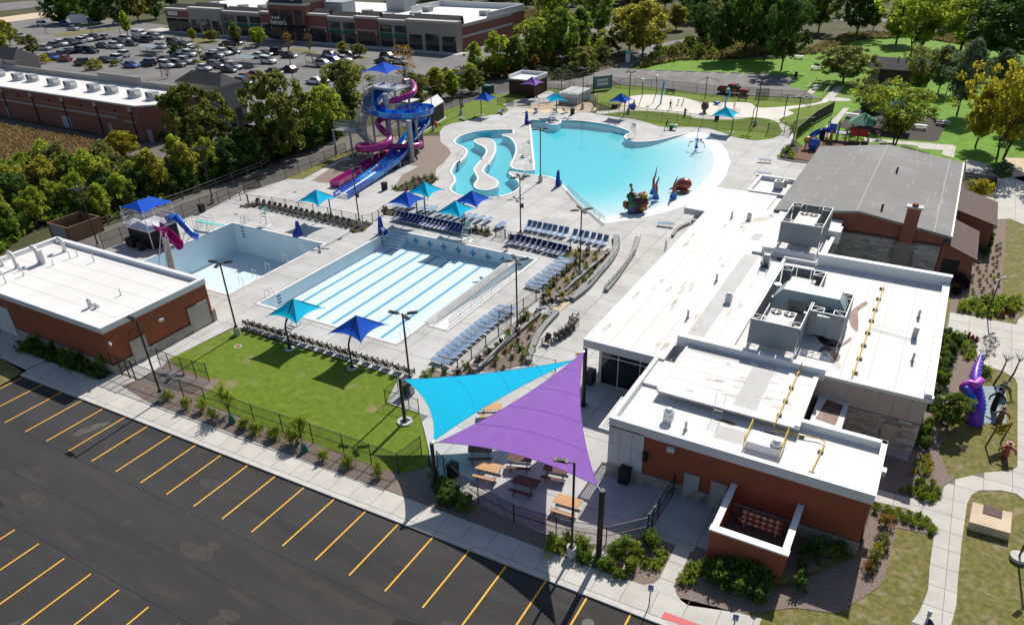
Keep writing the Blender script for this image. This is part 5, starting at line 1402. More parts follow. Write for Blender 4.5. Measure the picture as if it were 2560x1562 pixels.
for i,x in enumerate(xs):
 p=b1(x-5,400+(x-150)*.228)
 dup(adi,(p.x,p.y,.04),math.pi+rg.uniform(-.1,.1),'brown slatted armchair, %s from the left in the row behind the diving pool'%nth(i),'brown armchairs lined up behind the diving pool')
vv=V(1300,560,3.9567)
for i,(x,y,a)in enumerate([(535,955,90),(530,1005,80),(495,1050,60),(455,1078,45),(415,1105,30),(370,1135,20),(265,1185,180)]):
 p=vv(x,y)
 dup(adi,(p.x,p.y,.01),R(a),'brown slatted armchair, %s from the far end of the curved group on the plaza'%nth(i)if i<6 else 'brown slatted armchair facing away at the near end of the curved plaza group','brown armchairs in a curve on the plaza')
wipe(adi)
def make_lounger(ang,sling):
 """frame along y, head at -y"""
 t=thing('sun_lounger',(0,0,0),'x','sun lounger','x')
 ca,sa=math.cos(R(ang)),math.sin(R(ang))
 f=MB()
 for s in(-.3,.3):f.tube([(s,1.2,.36),(s,-.12,.36)],.022,5)
 f.tube([(-.3,1.2,.36),(.3,1.2,.36)],.022,5)
 f.build('frame','white_metal',t,local=True)
 b=MB()
 for s in(-.3,.3):b.tube([(s,-.12,.36),(s,-.12-.72*ca,.36+.72*sa)],.022,5)
 b.tube([(-.3,-.12-.72*ca,.36+.72*sa),(.3,-.12-.72*ca,.36+.72*sa)],.022,5)
 b.build('back_frame','white_metal',t,local=True)
 MB().box(-.28,.28,-.1,1.18,.355,.37).build('seat_sling',sling,t,local=True)
 MB().add([(-.28,-.14,.37),(.28,-.14,.37),(.28,-.12-.7*ca,.37+.7*sa),(-.28,-.12-.7*ca,.37+.7*sa),(-.28,-.14,.355),(.28,-.14,.355),(.28,-.12-.7*ca,.355+.7*sa),(-.28,-.12-.7*ca,.355+.7*sa)],[(0,1,2,3),(7,6,5,4),(0,3,7,4),(1,5,6,2),(3,2,6,7),(0,4,5,1)]).build('back_sling',sling,t,local=True)
 for s in(-.3,.3):
  for y in(1.0,-.4):
   MB().tube([(s,y,.35),(s*1.03,y+.06,0)],.02,5).build('leg','white_metal',t,local=True)
 for s in(-.33,.33):MB().tube([(s,.25,.36),(s,.2,.58),(s,-.25,.60),(s,-.3,.4)],.018,5).build('arm','white_metal',t,local=True)
 return t
flatl,upl,navy=make_lounger(8,'sling'),make_lounger(58,'sling'),make_lounger(52,'sling_navy')
for i,x in enumerate([310,352,395,443,483,527,580,627,705,757,805,862,918,973]):
 y=625+(x-310)*.2
 p=b2(x-22,y+45)
 dup(upl,(p.x,p.y,.01),math.pi+rg.uniform(-.06,.06),'blue lounger with raised back, %s from the left in the row above the planted slope'%nth(i),'blue loungers with raised backs above the slope')
for i,(x,y)in enumerate([(620,962),(582,990),(545,1022),(508,1050),(475,1080),(435,1108),(400,1137),(365,1165),(335,1195)]):
 p=b2(x,y)
 dup(flatl,(p.x+.1,p.y,.01),R(90)+rg.uniform(-.05,.05),'flat blue lounger, %s from the far end of the upper row by the iron fence'%nth(i),'flat blue loungers beside the lap pool ramp')
for i,(x,y)in enumerate([(2335,58),(2295,88),(2255,120),(2212,150),(2172,182),(2130,212),(2090,247),(2050,280),(2010,312),(1968,345),(1930,380),(1888,412),(1848,447),(1810,480),(1765,525)]):
 p=c1(x,y)
 dup(flatl,(p.x+.1,p.y,.01),R(90)+rg.uniform(-.05,.05),'flat blue lounger, %s from the far end of the lower row by the iron fence'%nth(i),'flat blue loungers above the picnic terrace')
vv=V(960,480,6.8444)
for i in range(17):
 f=i/16
 p=vv(255+1080*f,445+228*f)
 dup(navy,(p.x,p.y-.3,.01),math.pi+rg.uniform(-.06,.06),'navy backed lounger, %s from the left in the shaded row behind the lap pool'%nth(i),'navy loungers in a row behind the lap pool')
for i,(x,y)in enumerate([(135,785),(195,785),(235,795),(278,806),(328,815),(375,825),(418,838),(470,850),(508,860),(552,870),(595,880)]):
 p=b2(x,y+8)
 dup(navy,(p.x,p.y-.2,.01),math.pi+rg.uniform(-.06,.06),'navy backed lounger, %s from the left in the row right of the lifeguard chair'%nth(i),'navy loungers right of the lifeguard chair')
for i,(x,y)in enumerate([(215,265),(310,275),(390,290),(470,290),(650,315),(745,335),(830,350),(960,390),(1060,410),(1160,430),(1270,450),(1390,460),(1500,475),(1625,500),(1760,525),(1985,625)]):
 p=vv(x,y)
 dup(flatl,(p.x,p.y,.01),R(-4)+rg.uniform(-.08,.08),'flat blue lounger, %s from left in the row beneath the umbrella cluster'%nth(i),'flat blue loungers under the umbrella cluster')
for p,a,o,lb in((a1(1810,1050),60,flatl,'blue lounger alone at the edge of the slide lawn near the lamp posts'),(a1(2155,995),75,upl,'blue lounger alone on the deck at the tip of the slide lawn'),(a2(55,992),60,upl,'blue lounger by the walk left of the gate path'),(a2(350,985),10,upl,'blue lounger left of the cyan umbrella at the tan court'),(a2(600,988),-15,upl,'blue lounger right of the cyan umbrella at the tan court'),(b2(1495,650),100,flatl,'blue lounger alone on the deck beside the long white roof'),(b2(2335,90),-80,flatl,'pale lounger alone on the wide deck near the planter'),(b2(2330,205),-80,flatl,'pale lounger half hidden behind the annexe roof'),(b2(25,660),0,flatl,'blue lounger left of the speaker lamp post behind the bed')):
 dup(o,(p.x,p.y,.01),R(a),lb,'single loungers scattered on the deck')
for o in(flatl,upl,navy):wipe(o)
def make_table(m):
 t=thing('picnic_table',(0,0,0),'x','picnic table','picnic tables under the shade sails')
 for i in range(5):MB().box(-.9,.9,-.38+.155*i,-.38+.155*i+.145,.72,.76).build('top_plank',m,t,local=True)
 for s in(-1,1):
  for k in range(2):MB().box(-.9,.9,s*.78-.14+.145*k,s*.78-.14+.145*k+.135,.43,.47).build('bench_plank',m,t,local=True)
  f=MB().tube([(s*.6,-.78,.42),(s*.6,-.6,.1),(s*.6,-.25,.7),(s*.6,.25,.7),(s*.6,.6,.1),(s*.6,.78,.42)],.03,5)
  f.tube([(s*.6,-.85,.02),(s*.6,-.5,.02),(s*.6,-.45,.3)],.03,5).tube([(s*.6,.85,.02),(s*.6,.5,.02),(s*.6,.45,.3)],.03,5)
  f.build('leg_frame','black_metal',t,local=True)
 return t
tan,brn=make_table('wood_tan'),make_table('wood_brown')
vv=V(1080,860,3.9545)
for p,o,a,lb in((vv(560,1300),tan,8,'tan picnic table in the sun nearest the curved fence'),(vv(920,1445),brn,5,'brown picnic table in purple shade between two tan tables'),(d2(615,500),tan,4,'tan picnic table in the sun behind the lamp post'),(vv(585,700),tan,30,'tan picnic table peeping out between the two sails'),(vv(480,1115),brn,30,'brown picnic table half hidden under the cyan sail edge'),(vv(870,1205),brn,20,'brown picnic table half hidden under the middle of the purple sail'),(vv(1225,1310),brn,10,'brown picnic table half hidden by the right of the purple sail'),(vv(1080,900),tan,20,'tan picnic table entirely in the purple shade')):
 dup(o,(p.x,p.y,.012),R(a),lb)
wipe(tan);wipe(brn)
# ---- bins, guard chairs, ladders, lifts
def bin_(p,label,s=1.,m='bin_dark'):
 t=thing('litter_bin',(p[0],p[1],0),label,'litter bin','dark litter bins')
 x,y=p[0],p[1]
 MB().box(x-.32*s,x+.32*s,y-.32*s,y+.32*s,.03,.95*s).build('body',m,t)
 MB().box(x-.36*s,x+.36*s,y-.36*s,y+.36*s,.952*s,1.12*s).build('lid',m,t)
for p,lb,s in((d2(1120,250),'black litter bin against the stone base of the bath house',1.1),(b1(1265,262),'dark litter bin at the foot of the blue slides',1.),(b0(1770,455),'dark litter bin beside the service fence',1.),(a2(668,1000),'black litter bin at the edge of the tan court',1.),(c2(815,690),'black grill cabinet beside the tall sail post',1.2),(d1(1725,200),'dark litter bin inside the terrace fence',1.),(a3(453,672),'black litter bin at the corner of the park car park',.9),(c1(1450,790),'dark litter bin in the iron fenced corner',1.),(a3(680,1210),'dark square bin at the playground path',1.3)):
 bin_(p,lb,s)
def guard_chair(p,rz,label,m2='aqua'):
 t=thing('lifeguard_chair',(p[0],p[1],0),label,'lifeguard chair','lifeguard chairs',rz)
 fr=MB()
 for s in(-.45,.45):
  fr.tube([(s*1.2,.75,.05),(s*1.1,.6,.8),(s*.8,.35,1.7),(s*.8,.3,2.1),(s*.8,-.2,2.35),(s*.8,-.25,1.6),(s,-.4,.05)],.028,5)
  fr.tube([(s*1.2,.75,.05),(s,-.4,.05)],.025,5)
 fr.build('frame','steel',t,local=True)
 MB().box(-.36,.36,-.2,.35,1.55,1.6).build('seat','white_metal',t,local=True)
 MB().box(-.3,.3,-.28,-.24,1.75,2.3).build('backrest',m2,t,local=True)
 for z in(.5,.85,1.2):MB().box(-.42,.42,.28+(1.2-z)*.25,.5+(1.2-z)*.25,z,z+.04).build('step','white_metal',t,local=True)
 return t
guard_chair(b1(1990,700),math.pi,'lifeguard chair at the far side of the lap pool')
guard_chair(b1(240,565),math.pi,'lifeguard chair with teal back at the diving pool')
guard_chair(c1(455,195),0,'lifeguard chair half hidden under the cyan umbrella')
guard_chair(a2(1195,1200),math.pi,'white lifeguard chair on the rounded tip of the peninsula','white_metal')
guard_chair(a2(503,1060),math.pi,'pale teal lifeguard chair on the little round bay of the wave pool')
guard_chair(a2(275,1355),math.pi/2,'white lifeguard chair in the middle of the river peninsula','white_metal')
guard_chair(b2(290,195),math.pi/2,'white topped lifeguard chair on the deck point by the river','white_metal')
def ladder_rails(p,rz,label,w=.6):
 t=thing('pool_ladder',(p[0],p[1],0),label,'pool ladder','steel pool ladders and grab rails',rz)
 for s in(-w/2,w/2):
  MB().tube([(s,-.55,.02),(s,-.5,.75),(s,-.1,.95),(s,.2,.7),(s,.25,-.9)],.024,6).build('rail','steel',t,local=True)
 for z in(-.25,-.55,-.85):MB().box(-w/2,w/2,.2,.3,z,z+.04).build('tread','white_metal',t,local=True)
 return t
for p,a,lb in(((-57.75,48.6),-90,'steel ladder at the near left corner of the lap pool'),((-57.75,68.0),-90,'steel ladder at the far left corner of the lap pool'),((-39.9,48.2),90,'steel ladder at the near right corner of the lap pool'),(b0(2135,545),180,'steel ladder on the far side of the diving pool'),(b1(35,555),180,'steel grab rails left of the diving pool guard chair'),(b2(430,215),0,'steel grab rails at the pole on the deck point'),(b1(2200,318),0,'steel ladder at the near bend of the river'),(a1(1785,1385),-90,'steel ladder on the left bank of the river'),(a1(2225,1140),0,'steel rails at the river entry steps'),(a2(330,1040),180,'steel rails at the top steps of the wave pool')):
 ladder_rails(p,R(a),lb)
for i,y in enumerate((49.2,51.2,53.2,56.0,58.9)):
 t=thing('grab_rail',(-62.5,y,0),'bent white grab rail, %s from near end, right of diving pool'%nth(i),'handrail','white grab rails of the diving pool')
 MB().tube([(-62.4,y,0),(-62.4,y,.95),(-63.4,y+.35,.85),(-63.6,y+.4,-.3)],.03,6).build('rail','white_metal',t)
def lift(p,rz,label,tall=1.6):
 t=thing('pool_lift',(p[0],p[1],0),label,'pool lift','pool lifts under blue covers',rz)
 MB().add([(-.35,-.45,.02),(.35,-.45,.02),(.4,.6,.02),(-.4,.6,.02),(-.32,-.4,.7),(.32,-.4,.7),(.35,.5,.55),(-.35,.5,.55),(-.14,-.3,tall),(.14,-.3,tall),(.14,-.02,tall),(-.14,-.02,tall),(-.25,.1,.85),(.25,.1,.85)],[(0,1,5,4),(1,2,6,5),(2,3,7,6),(3,0,4,7),(4,5,9,8),(5,13,10,9),(13,12,11,10),(12,4,8,11),(8,9,10,11),(5,6,13),(6,7,12,13),(7,4,12)]).build('cover','lift_cover',t,local=True)
lift(b1(510,665),math.pi,'blue covered pool lift on the far side of the diving pool',1.9)
lift(b1(1245,645),R(-90),'blue covered pool lift at the far left corner of the lap pool',2.2)
lift(b2(545,295),R(10),'blue covered pool lift on the deck by the wave pool pole',2.3)
lift(a2(275,1085),R(-90),'blue covered pool lift at the top of the river peninsula',2.3)
db=thing('diving_board',(-79.2,60.2,0),'teal diving board with steel rails on the left side of the diving pool','diving board')
dv=V(290,460,7.1576)
q0,q1=dv(1440,650,1.0),dv(1920,750,.9)
dd=(q1-q0);aa=math.atan2(dd.y,dd.x)
MB().obox((q0+q1)/2,dd.length,.5,.06,rz=aa).build('board','aqua',db)
for f in(.05,.45):
 c_=q0.lerp(q1,f)
 s_=MB()
 for s in(-.3,.3):s_.tube([(c_.x-.25,c_.y+s*1.3,0),(c_.x,c_.y+s,.92),(c_.x+.25,c_.y+s*1.3,0)],.04,6)
 s_.tube([(c_.x,c_.y-.3,.92),(c_.x,c_.y+.3,.92)],.04,6)
 s_.build('stand','white_metal',db)
for s in(-.42,.42):
 r_=MB().tube([(q0.x-.3,q0.y+s,0),(q0.x-.3,q0.y+s,1.9),(q0.lerp(q1,.6).x,q0.y+s,1.9),(q0.lerp(q1,.6).x,q0.y+s,1.0)],.025,6).tube([(q0.x-.3,q0.y+s,1.5),(q0.lerp(q1,.6).x,q0.y+s,1.5)],.025,6)
 r_.build('handrail','steel',db)
for p,rz,lb in((d2(1335,1340),-60,'blue and white disabled parking sign on a post at the kerb'),(d2(2060,1600),-60,'blue disabled parking sign at the bottom edge')):
 t=thing('parking_sign',(p[0],p[1],0),lb,'sign','disabled parking signs',R(10))
 MB().cyl((0,0,0),(0,0,1.9),.035,n=6).build('post','dark_metal',t,local=True)
 s_=MB().box(-.16,.16,-.06,-.04,1.35,1.9).build('sign_plate','white_paint',t,local=True)
 MB().box(-.11,.11,-.064,-.0605,1.5,1.84).build('emblem_field','slide_blue',s_,local=True)
 e=MB().cyl((0,-.0655,1.64),(0,-.0645,1.64),.055,n=12).sph((.0,-.066,1.78),.02,6,4).obox((.0,-.066,1.72),.02,.002,.1)
 e.build('wheelchair_emblem','white_paint',s_,local=True)
 # barricades, cones and the odds and ends by the enclosure
for k,(l,r_)in enumerate(((d2(2235,450,1.2),d2(2447,515,1.2)),(d2(2215,505,.95),d2(2447,575,.95)),(d2(2205,570,.7),d2(2447,640,.7)))):
 pass
bar=thing('barricade',(-3.6,37.6,0),'orange and white striped barricade stored inside the red enclosure','barricade')
for k,z in enumerate((.45,.85,1.25)):
 for i in range(12):
  x=-5.0+.21*i
  MB().box(x,x+.205,37.9-.25*k*0,37.95,z,z+.22).build('stripe_board','orange_plastic' if i%2 else 'white_paint',bar)
for x in(-4.8,-2.8):MB().box(x-.04,x+.04,37.96,38.03,0.04,1.5).build('leg','white_metal',bar)
def cone(p,label):
 t=thing('traffic_cone',(p[0],p[1],.04),label,'traffic cone','orange traffic cones in the enclosure')
 x,y=p[0],p[1]
 MB().box(x-.2,x+.2,y-.2,y+.2,.04,.08).build('base','rubber',t)
 MB().cyl((x,y,.08),(x,y,.38),.15,.1,12).cyl((x,y,.5),(x,y,.75),.075,.03,12).build('cone','red_plastic',t)
 MB().cyl((x,y,.38),(x,y,.5),.1,.075,12).build('collar','white_paint',t)
cone((-2.6,36.9),'orange traffic cone with white collar in front of the barricade')
cone((-5.2,38.3),'orange traffic cone in the left corner of the enclosure')
gm=thing('utility_vault',d3(2160,560),'buff concrete utility vault with a brown metal hatch on the right lawn','vault')
q=[d3(2000,425,.6),d3(2345,520,.6),d3(2330,700,.6),d3(1970,600,.6)]
MB().prism(q,-.03,.6).build('block','sand',gm)
q2=[d3(2095,450,.6),d3(2260,500,.6),d3(2250,575,.6),d3(2085,525,.6)]
MB().prism(q2,.6,.64).build('hatch','brown_shingle',gm)
for p,lb,m in((c0(2080,370),'round brown valve cover in the lawn near the left lamp post','rust'),(d2(1080,990),'orange round valve cover in the shrubs by the stout sail post','rust'),(c2(720,440),'round orange drain cover by the tall sail post','rust'),(b1(480,282),'small round drain cover in the deck left of the slides','bark_grey'),(b0(2065,475),'round brown drain cover beside the diving pool chairs','rust'),(c0(155,330),'dark round mat on the pump house walk','dark_metal')):
 t=thing('drain_cover',(p[0],p[1],.012),lb,'cover')
 MB().cyl((p[0],p[1],.0),(p[0],p[1],.03),.36,n=18).build('rim','kerb',t)
 MB().cyl((p[0],p[1],.03),(p[0],p[1],.04),.26,n=18).build('lid',m,t)
 # ---- SLIDES AND PLAY
def frames(path):
 out=[]
 for i,p in enumerate(path):
  d=(path[min(i+1,len(path)-1)]-path[max(i-1,0)]).normalized()
  side=Vector((d.y,-d.x,0)).normalized()
  out.append((p,d,side,side.cross(d)))
 return out
def sweep(mb,fr,prof,mats=None,close=False):
 """profile points are (side, up)"""
 n=len(prof);vs=[]
 for p,d,s,u in fr:vs+=[p+s*a+u*b for a,b in prof]
 fs=[]
 m=n if close else n-1
 for k in range(len(fr)-1):
  for i in range(m):
   j=(i+1)%n
   fs.append((k*n+i,k*n+j,(k+1)*n+j,(k+1)*n+i))
 return mb.add(vs,fs)
def arc_prof(r,a0_,a1_,n,c=(0,0)):
 return[(c[0]+r*math.cos(R(a0_+(a1_-a0_)*i/n)),c[1]+r*math.sin(R(a0_+(a1_-a0_)*i/n)))for i in range(n+1)]
def flume(parent,path,prof_in,mats,sec,name='flume_section',seam=True):
 fr=frames(path)
 thick=.05
 cx_=sum(a for a,b in prof_in)/len(prof_in)
 outer=[]
 for i in range(len(prof_in)-1,-1,-1):
  a=Vector(prof_in[max(i-1,0)]);b=Vector(prof_in[min(i+1,len(prof_in)-1)])
  t=(b-a).normalized();nn=Vector((t.y,-t.x))
  outer.append((prof_in[i][0]+nn.x*thick,prof_in[i][1]+nn.y*thick))
 prof=list(prof_in)+outer
 k=0;i=0
 while i<len(fr)-1:
  j=min(i+sec,len(fr)-1)
  m=mats[k%len(mats)]if isinstance(mats,list)else mats
  o=sweep(MB(),fr[i:j+1],prof,close=True).build(name,m,parent,smooth=False)
  if seam:
   p,d,s,u=fr[j]
   q=[(p+s*a+u*b)for a,b in outer]
   MB().tube(q,.05,4).build('flange',m,o)
  i=j;k+=1
sv=V(820,140,4.1733)
tw=thing('slide_tower',(-82,103,0),'tall grey steel slide tower with stairs and blue roof canopy','slide tower')
# platform
PX0,PX1,PY0,PY1,PZ=-85.2,-79.0,100.4,104.6,9.35
MB().box(PX0,PX1,PY0,PY1,PZ-.22,PZ).build('platform','galv',tw)
for x,y in((PX0+.4,PY0+.3),(PX1-.4,PY0+.3),(PX1-.4,PY1-.3),(PX0+.4,PY1-.3)):
 MB().cyl((x,y,0),(x,y,PZ-.22),.2,n=10).build('column','galv',tw)
br=MB()
for z0,z1 in((1.0,4.6),(4.6,8.6)):
 for a,b in(((PX0+.4,PY0+.3),(PX1-.4,PY0+.3)),((PX1-.4,PY0+.3),(PX1-.4,PY1-.3)),((PX0+.4,PY1-.3),(PX1-.4,PY1-.3))):
  br.tube([(*a,z0),(*b,z1)],.06,5).tube([(*b,z0),(*a,z1)],.06,5)
br.build('bracing','galv',tw)
def railing(parent,pts,h=1.07,m='galv',n=2,name='railing'):
 r_=MB();pts=[Vector(p)for p in pts]
 for f in[(k+1)/n for k in range(n)]:r_.tube([p+Vector((0,0,h*f))for p in pts],.025,4)
 for a,b in zip(pts,pts[1:]):
  k=max(1,round((b-a).length/1.2))
  for i in range(k+1):
   q=a.lerp(b,i/k);r_.tube([q,q+Vector((0,0,h))],.022,4)
  MB().quad(a+Vector((0,0,.05)),b+Vector((0,0,.05)),b+Vector((0,0,h)),a+Vector((0,0,h))).build('mesh_infill','rail_mesh',parent)
 return r_.build(name,m,parent)
railing(tw,[(PX0,PY0+1.2,PZ),(PX0,PY1,PZ),(PX1,PY1,PZ),(PX1,PY1-1,PZ)],1.2)
railing(tw,[(PX1,PY0,PZ),(PX1-1.0,PY0,PZ)],1.2)
cb=MB()
cc=Vector(((PX0+PX1)/2-.1,(PY0+PY1)/2-.6,0))
cor,ap=canopy_mesh(cb,cc,2.75,12.0,13.3,0)
cb.build('canopy','blue_cloth',tw)
for q in cor:MB().tube([(q.x*.93+cc.x*.07,q.y*.93+cc.y*.07,PZ),(q.x*.97+cc.x*.03,q.y*.97+cc.y*.03,q.z)],.05,6).build('canopy_post','white_metal',tw)
def stair(parent,a,b,w,n,name='stair_flight'):
 a,b=Vector(a),Vector(b)
 d=Vector((b.x-a.x,b.y-a.y,0));rz=math.atan2(d.y,d.x)
 m=MB()
 for k in range(n):
  p=a.lerp(b,(k+.5)/n)
  m.obox(p,d.length/n*1.05,w,.05,rz=rz)
 s=Vector((-d.y,d.x,0)).normalized()*(w/2)
 for sg in(-1,1):m.tube([a+s*sg-Vector((0,0,.1)),b+s*sg-Vector((0,0,.1))],.07,4)
 m.build(name,'galv',parent)
 for sg in(-1,1):railing(parent,[a+s*sg,b+s*sg])
def landing(parent,c,sx,sy,sides):
 c=Vector(c)
 MB().box(c.x-sx/2,c.x+sx/2,c.y-sy/2,c.y+sy/2,c.z-.2,c.z).build('landing','galv',parent)
 x0,x1,y0,y1=c.x-sx/2,c.x+sx/2,c.y-sy/2,c.y+sy/2
 for s in sides:railing(parent,{'W':[(x0,y0,c.z),(x0,y1,c.z)],'E':[(x1,y0,c.z),(x1,y1,c.z)],'S':[(x0,y0,c.z),(x1,y0,c.z)],'N':[(x0,y1,c.z),(x1,y1,c.z)]}[s])
l1=sv(215,770,4.25)
landing(tw,(l1.x,l1.y,4.25),4.6,1.9,'WSN')
l2=sv(395,600,6.9)
stair(tw,(l1.x+1.6,l1.y+.95,4.3),(l2.x+.2,l2.y-.7,6.85),1.5,14)
landing(tw,(l2.x+.3,l2.y,6.9),2.2,1.6,'E')
stair(tw,(l2.x-.2,l2.y+.8,6.95),(PX0+.6,PY0+.1,PZ-.05),1.5,13)
stair(tw,(l1.x+1.5,l1.y+4.4,.1),(l1.x+.6,l1.y+.95,4.2),1.4,16)
for p,t_ in(((-82.5,92.0),4.1),((-86.6,92.6),4.1),((-86.6,100.5),6.8),((-83.4,96.6),6.8)):
 MB().cyl((*p,0),(*p,t_),.17,n=10).build('column','galv',tw)
for p,t_,r_ in(((-72.85,95.06),6.4,.42),((-79.3,97.98),9.3,.45),((-77.3,90.7),4.1,.22),((-76.5,102.0),5.6,.25),((-74.6,99.2),5.4,.22),((-80.6,93.6),5.2,.25)):
 MB().cyl((*p,0),(*p,.45),r_*1.5,n=14).build('column_footing','kerb',tw)
 MB().cyl((*p,.45),(*p,t_),r_,n=12).build('column','galv',tw)
for a,b in(((-79.3,97.98,7.6),(-77.4,99.6,7.5)),((-79.3,97.98,5.2),(-74.6,99.2,5.3)),((-72.85,95.06,5.9),(-76.5,102,5.4)),((-72.85,95.06,3.6),(-74.9,96.9,3.2)),((-77.3,90.7,3.9),(-75.4,91.2,2.6)),((-80.6,93.6,3.6),(-77.3,90.7,3.3))):
 MB().tube([a,b],.09,6).build('support_arm','galv',tw)
bs=thing('flume_slide',(-77,95,0),'twin blue open flume slide winding down from the tower','water slide')
bp_=[(655,300,9.35),(590,345,9.0),(500,415,8.4),(440,490,7.8),(475,560,7.3),(590,600,6.95),(740,615,6.65),(900,605,6.35),(1010,578,6.05),(1030,548,5.8),(960,535,5.5),(850,545,5.2),(770,580,4.9),(800,640,4.6),(910,665,4.35),(985,660,4.1),(985,700,3.6),(900,800,2.95),(800,930,2.25),(700,1060,1.5),(590,1150,.98),(400,1285,.62),(180,1425,.5)]
path=smooth_path([sv(*q)for q in bp_],5)
half=lambda c:arc_prof(.56,178,362,7,(c,0))
wp=[(-1.18,.42)]+[(a,b)for a,b in half(-.6)]+[(a,b)for a,b in half(.6)]+[(1.18,.42)]
flume(bs,path,wp,['slide_blue','slide_blue','slide_sky','slide_blue','slide_sky','slide_blue'],3)
e0,e1=path[-1],path[-2]
dd=(e0-e1);dd.z=0;dd.normalize();sd=Vector((dd.y,-dd.x,0))
for sg in(-1,1):
 c_=e0+dd*.5+sd*sg*0
for k in range(4):
 MB().obox(e0+dd*(.15+.28*k)+Vector((0,0,-.12-.1*k)),.28,1.5,.07,rz=math.atan2(dd.y,dd.x)).build('exit_step','white_metal',bs)
for sg in(-1,1):MB().obox(e0+dd*.4+sd*sg*1.15+Vector((0,0,-.15)),1.7,.08,.95,rz=math.atan2(dd.y,dd.x)).build('end_wall','slide_blue',bs)
for i in range(len(path)-28,len(path)-3,6):
 p=path[i]
 MB().box(p.x-.9,p.x+.9,p.y-.12,p.y+.12,0,max(.1,p.z-.5)).build('cradle','galv',bs)
ts=thing('tube_slide',(-79,97,0),'magenta enclosed tube slide winding round the tower','water slide')
mp=[(790,272,9.6),(850,268,9.5),(900,320,9.0),(885,385,8.5),(800,430,8.1),(660,480,7.6),(575,520,7.1),(560,580,6.6),(620,640,6.0),(560,655,5.6),(518,700,5.1),(565,775,4.6),(640,840,4.1),(635,895,3.75),(550,945,3.4),(420,975,3.1),(320,968,2.85),(340,935,2.7),(480,938,2.55),(620,945,2.4),(760,948,2.25),(890,945,2.1),(960,925,1.95),(930,900,1.8),(840,935,1.65),(720,975,1.5),(630,1000,1.35),(560,1045,1.1)]
tp_=smooth_path([sv(*q)for q in mp],4)
fr=frames(tp_)
ring=[(math.cos(2*math.pi*i/12)*.5,math.sin(2*math.pi*i/12)*.5)for i in range(12)]
for i in range(0,len(fr)-1,4):
 o=sweep(MB(),fr[i:min(i+5,len(fr))],ring,close=True).build('tube_section','slide_magenta',ts,smooth=True)
 p,d,s,u=fr[i]
 MB().cyl(p-d*.04,p+d*.04,.57,n=12,caps=False).build('flange','slide_magenta',o)
lo=smooth_path([sv(*q)for q in[(560,1045,1.1),(480,1095,.85),(380,1155,.68),(250,1235,.58),(150,1290,.52),(75,1335,.5)]],5)
flume(ts,lo,[(-.75,.45)]+arc_prof(.62,185,355,8)+[(.75,.45)],['slide_magenta'],5)
e0=lo[-1];dd=(lo[-1]-lo[-2]);dd.z=0;dd.normalize();sd=Vector((dd.y,-dd.x,0))
MB().obox(e0+dd*.1+Vector((0,0,-.1)),.12,1.6,.95,rz=math.atan2(dd.y,dd.x)).build('end_wall','slide_magenta',ts)
for i in range(2,len(lo)-2,6):MB().box(lo[i].x-.7,lo[i].x+.7,lo[i].y-.1,lo[i].y+.1,0,max(.1,lo[i].z-.5)).build('cradle','galv',ts)
# metal sheds behind the slide, brick shed, chlorine box
def hut(name,corners,h,label,wm_,rm,over=.15,cat='shed',ribs=0,rise=.0):
 c=sum((Vector((p[0],p[1],0))for p in corners),Vector())/len(corners)
 t=thing(name,(c.x,c.y,0),label,cat)
 MB().prism(corners,0,h).build('wall',wm_,t)
 big=[Vector((p[0],p[1]))+(Vector((p[0],p[1]))-c.xy).normalized()*over for p in corners]
 MB().prism(big,h+.002,h+.14,bottom=True).build('roof',rm,t)
 if ribs:
  a,b=Vector(corners[0]),Vector(corners[1])
  for i in range(ribs+1):
   p=a.lerp(b,i/ribs);MB().box(p.x-.03,p.x+.03,p.y-.05,p.y+.01,.05,h-.02).build('wall_rib','dark_metal',t)
 return t
q=a1(1480,1140);q2=a1(1645,1030)
hut('metal_shed',[(q.x,q.y),(q2.x,q2.y),(q2.x-4.5,q2.y+4.6),(q.x-4.5,q.y+4.6)],2.9,'dark ribbed shed with pale metal roof behind the slide tower','bin_dark','white_metal',ribs=14)
q=a1(1250,1010);hut('metal_shed',[(q.x,q.y),(q.x+3,q.y),(q.x+3,q.y+3),(q.x,q.y+3)],2.6,'smaller pale roofed shed behind the tower columns','galv','white_metal')
q=a1(2005,820);hut('utility_box',[(q.x-.9,q.y),(q.x+1.3,q.y),(q.x+1.3,q.y+1.5),(q.x-.9,q.y+1.5)],1.5,'green utility box in the service path behind the slide lawn','awning_green','awning_green',.02,'cabinet')
q,q2=a2(115,822),a2(362,832)
sh_=thing('brick_shed',(q.x,q.y,0),'small dark brick shed with white parapet roof behind the purple umbrella','shed')
MB().box(q.x,q2.x,q.y,q.y+6,0,3.1).build('wall','brick_dark',sh_)
flat_roof(sh_,q.x-.1,q2.x+.1,q.y-.1,q.y+6.1,3.15,3.75,.3,'NWE')
MB().box(q.x-.1,q2.x+.1,q.y-.15,q.y-.08,3.0,3.22).build('gutter','white_metal',sh_)
q,q2=a2(545,905),a2(690,875)
wu=thing('refrigeration_unit',(q.x,q.y,0),'white louvred equipment unit on the tan court beside the cyan umbrella','machine')
MB().box(q.x,q.x+4.2,q.y,q.y+6.5,.1,2.1).build('casing','white_metal',wu)
for k in range(6):MB().box(q.x+4.2,q.x+4.24,q.y+.3,q.y+6.2,.35+.28*k,.5+.28*k).build('louvre','hvac',wu)
for k in range(2):MB().box(q.x+.4+1.9*k,q.x+2.0+1.9*k,q.y+.4,q.y+6,2.1,2.2).build('top_panel','hvac',wu)
q=c0(200,0)
wb=thing('timber_bin_store',b0(490,600),'open topped brown timber bin store with grey double doors at the wood edge','enclosure')
q0_=b0(460,680);ang=0
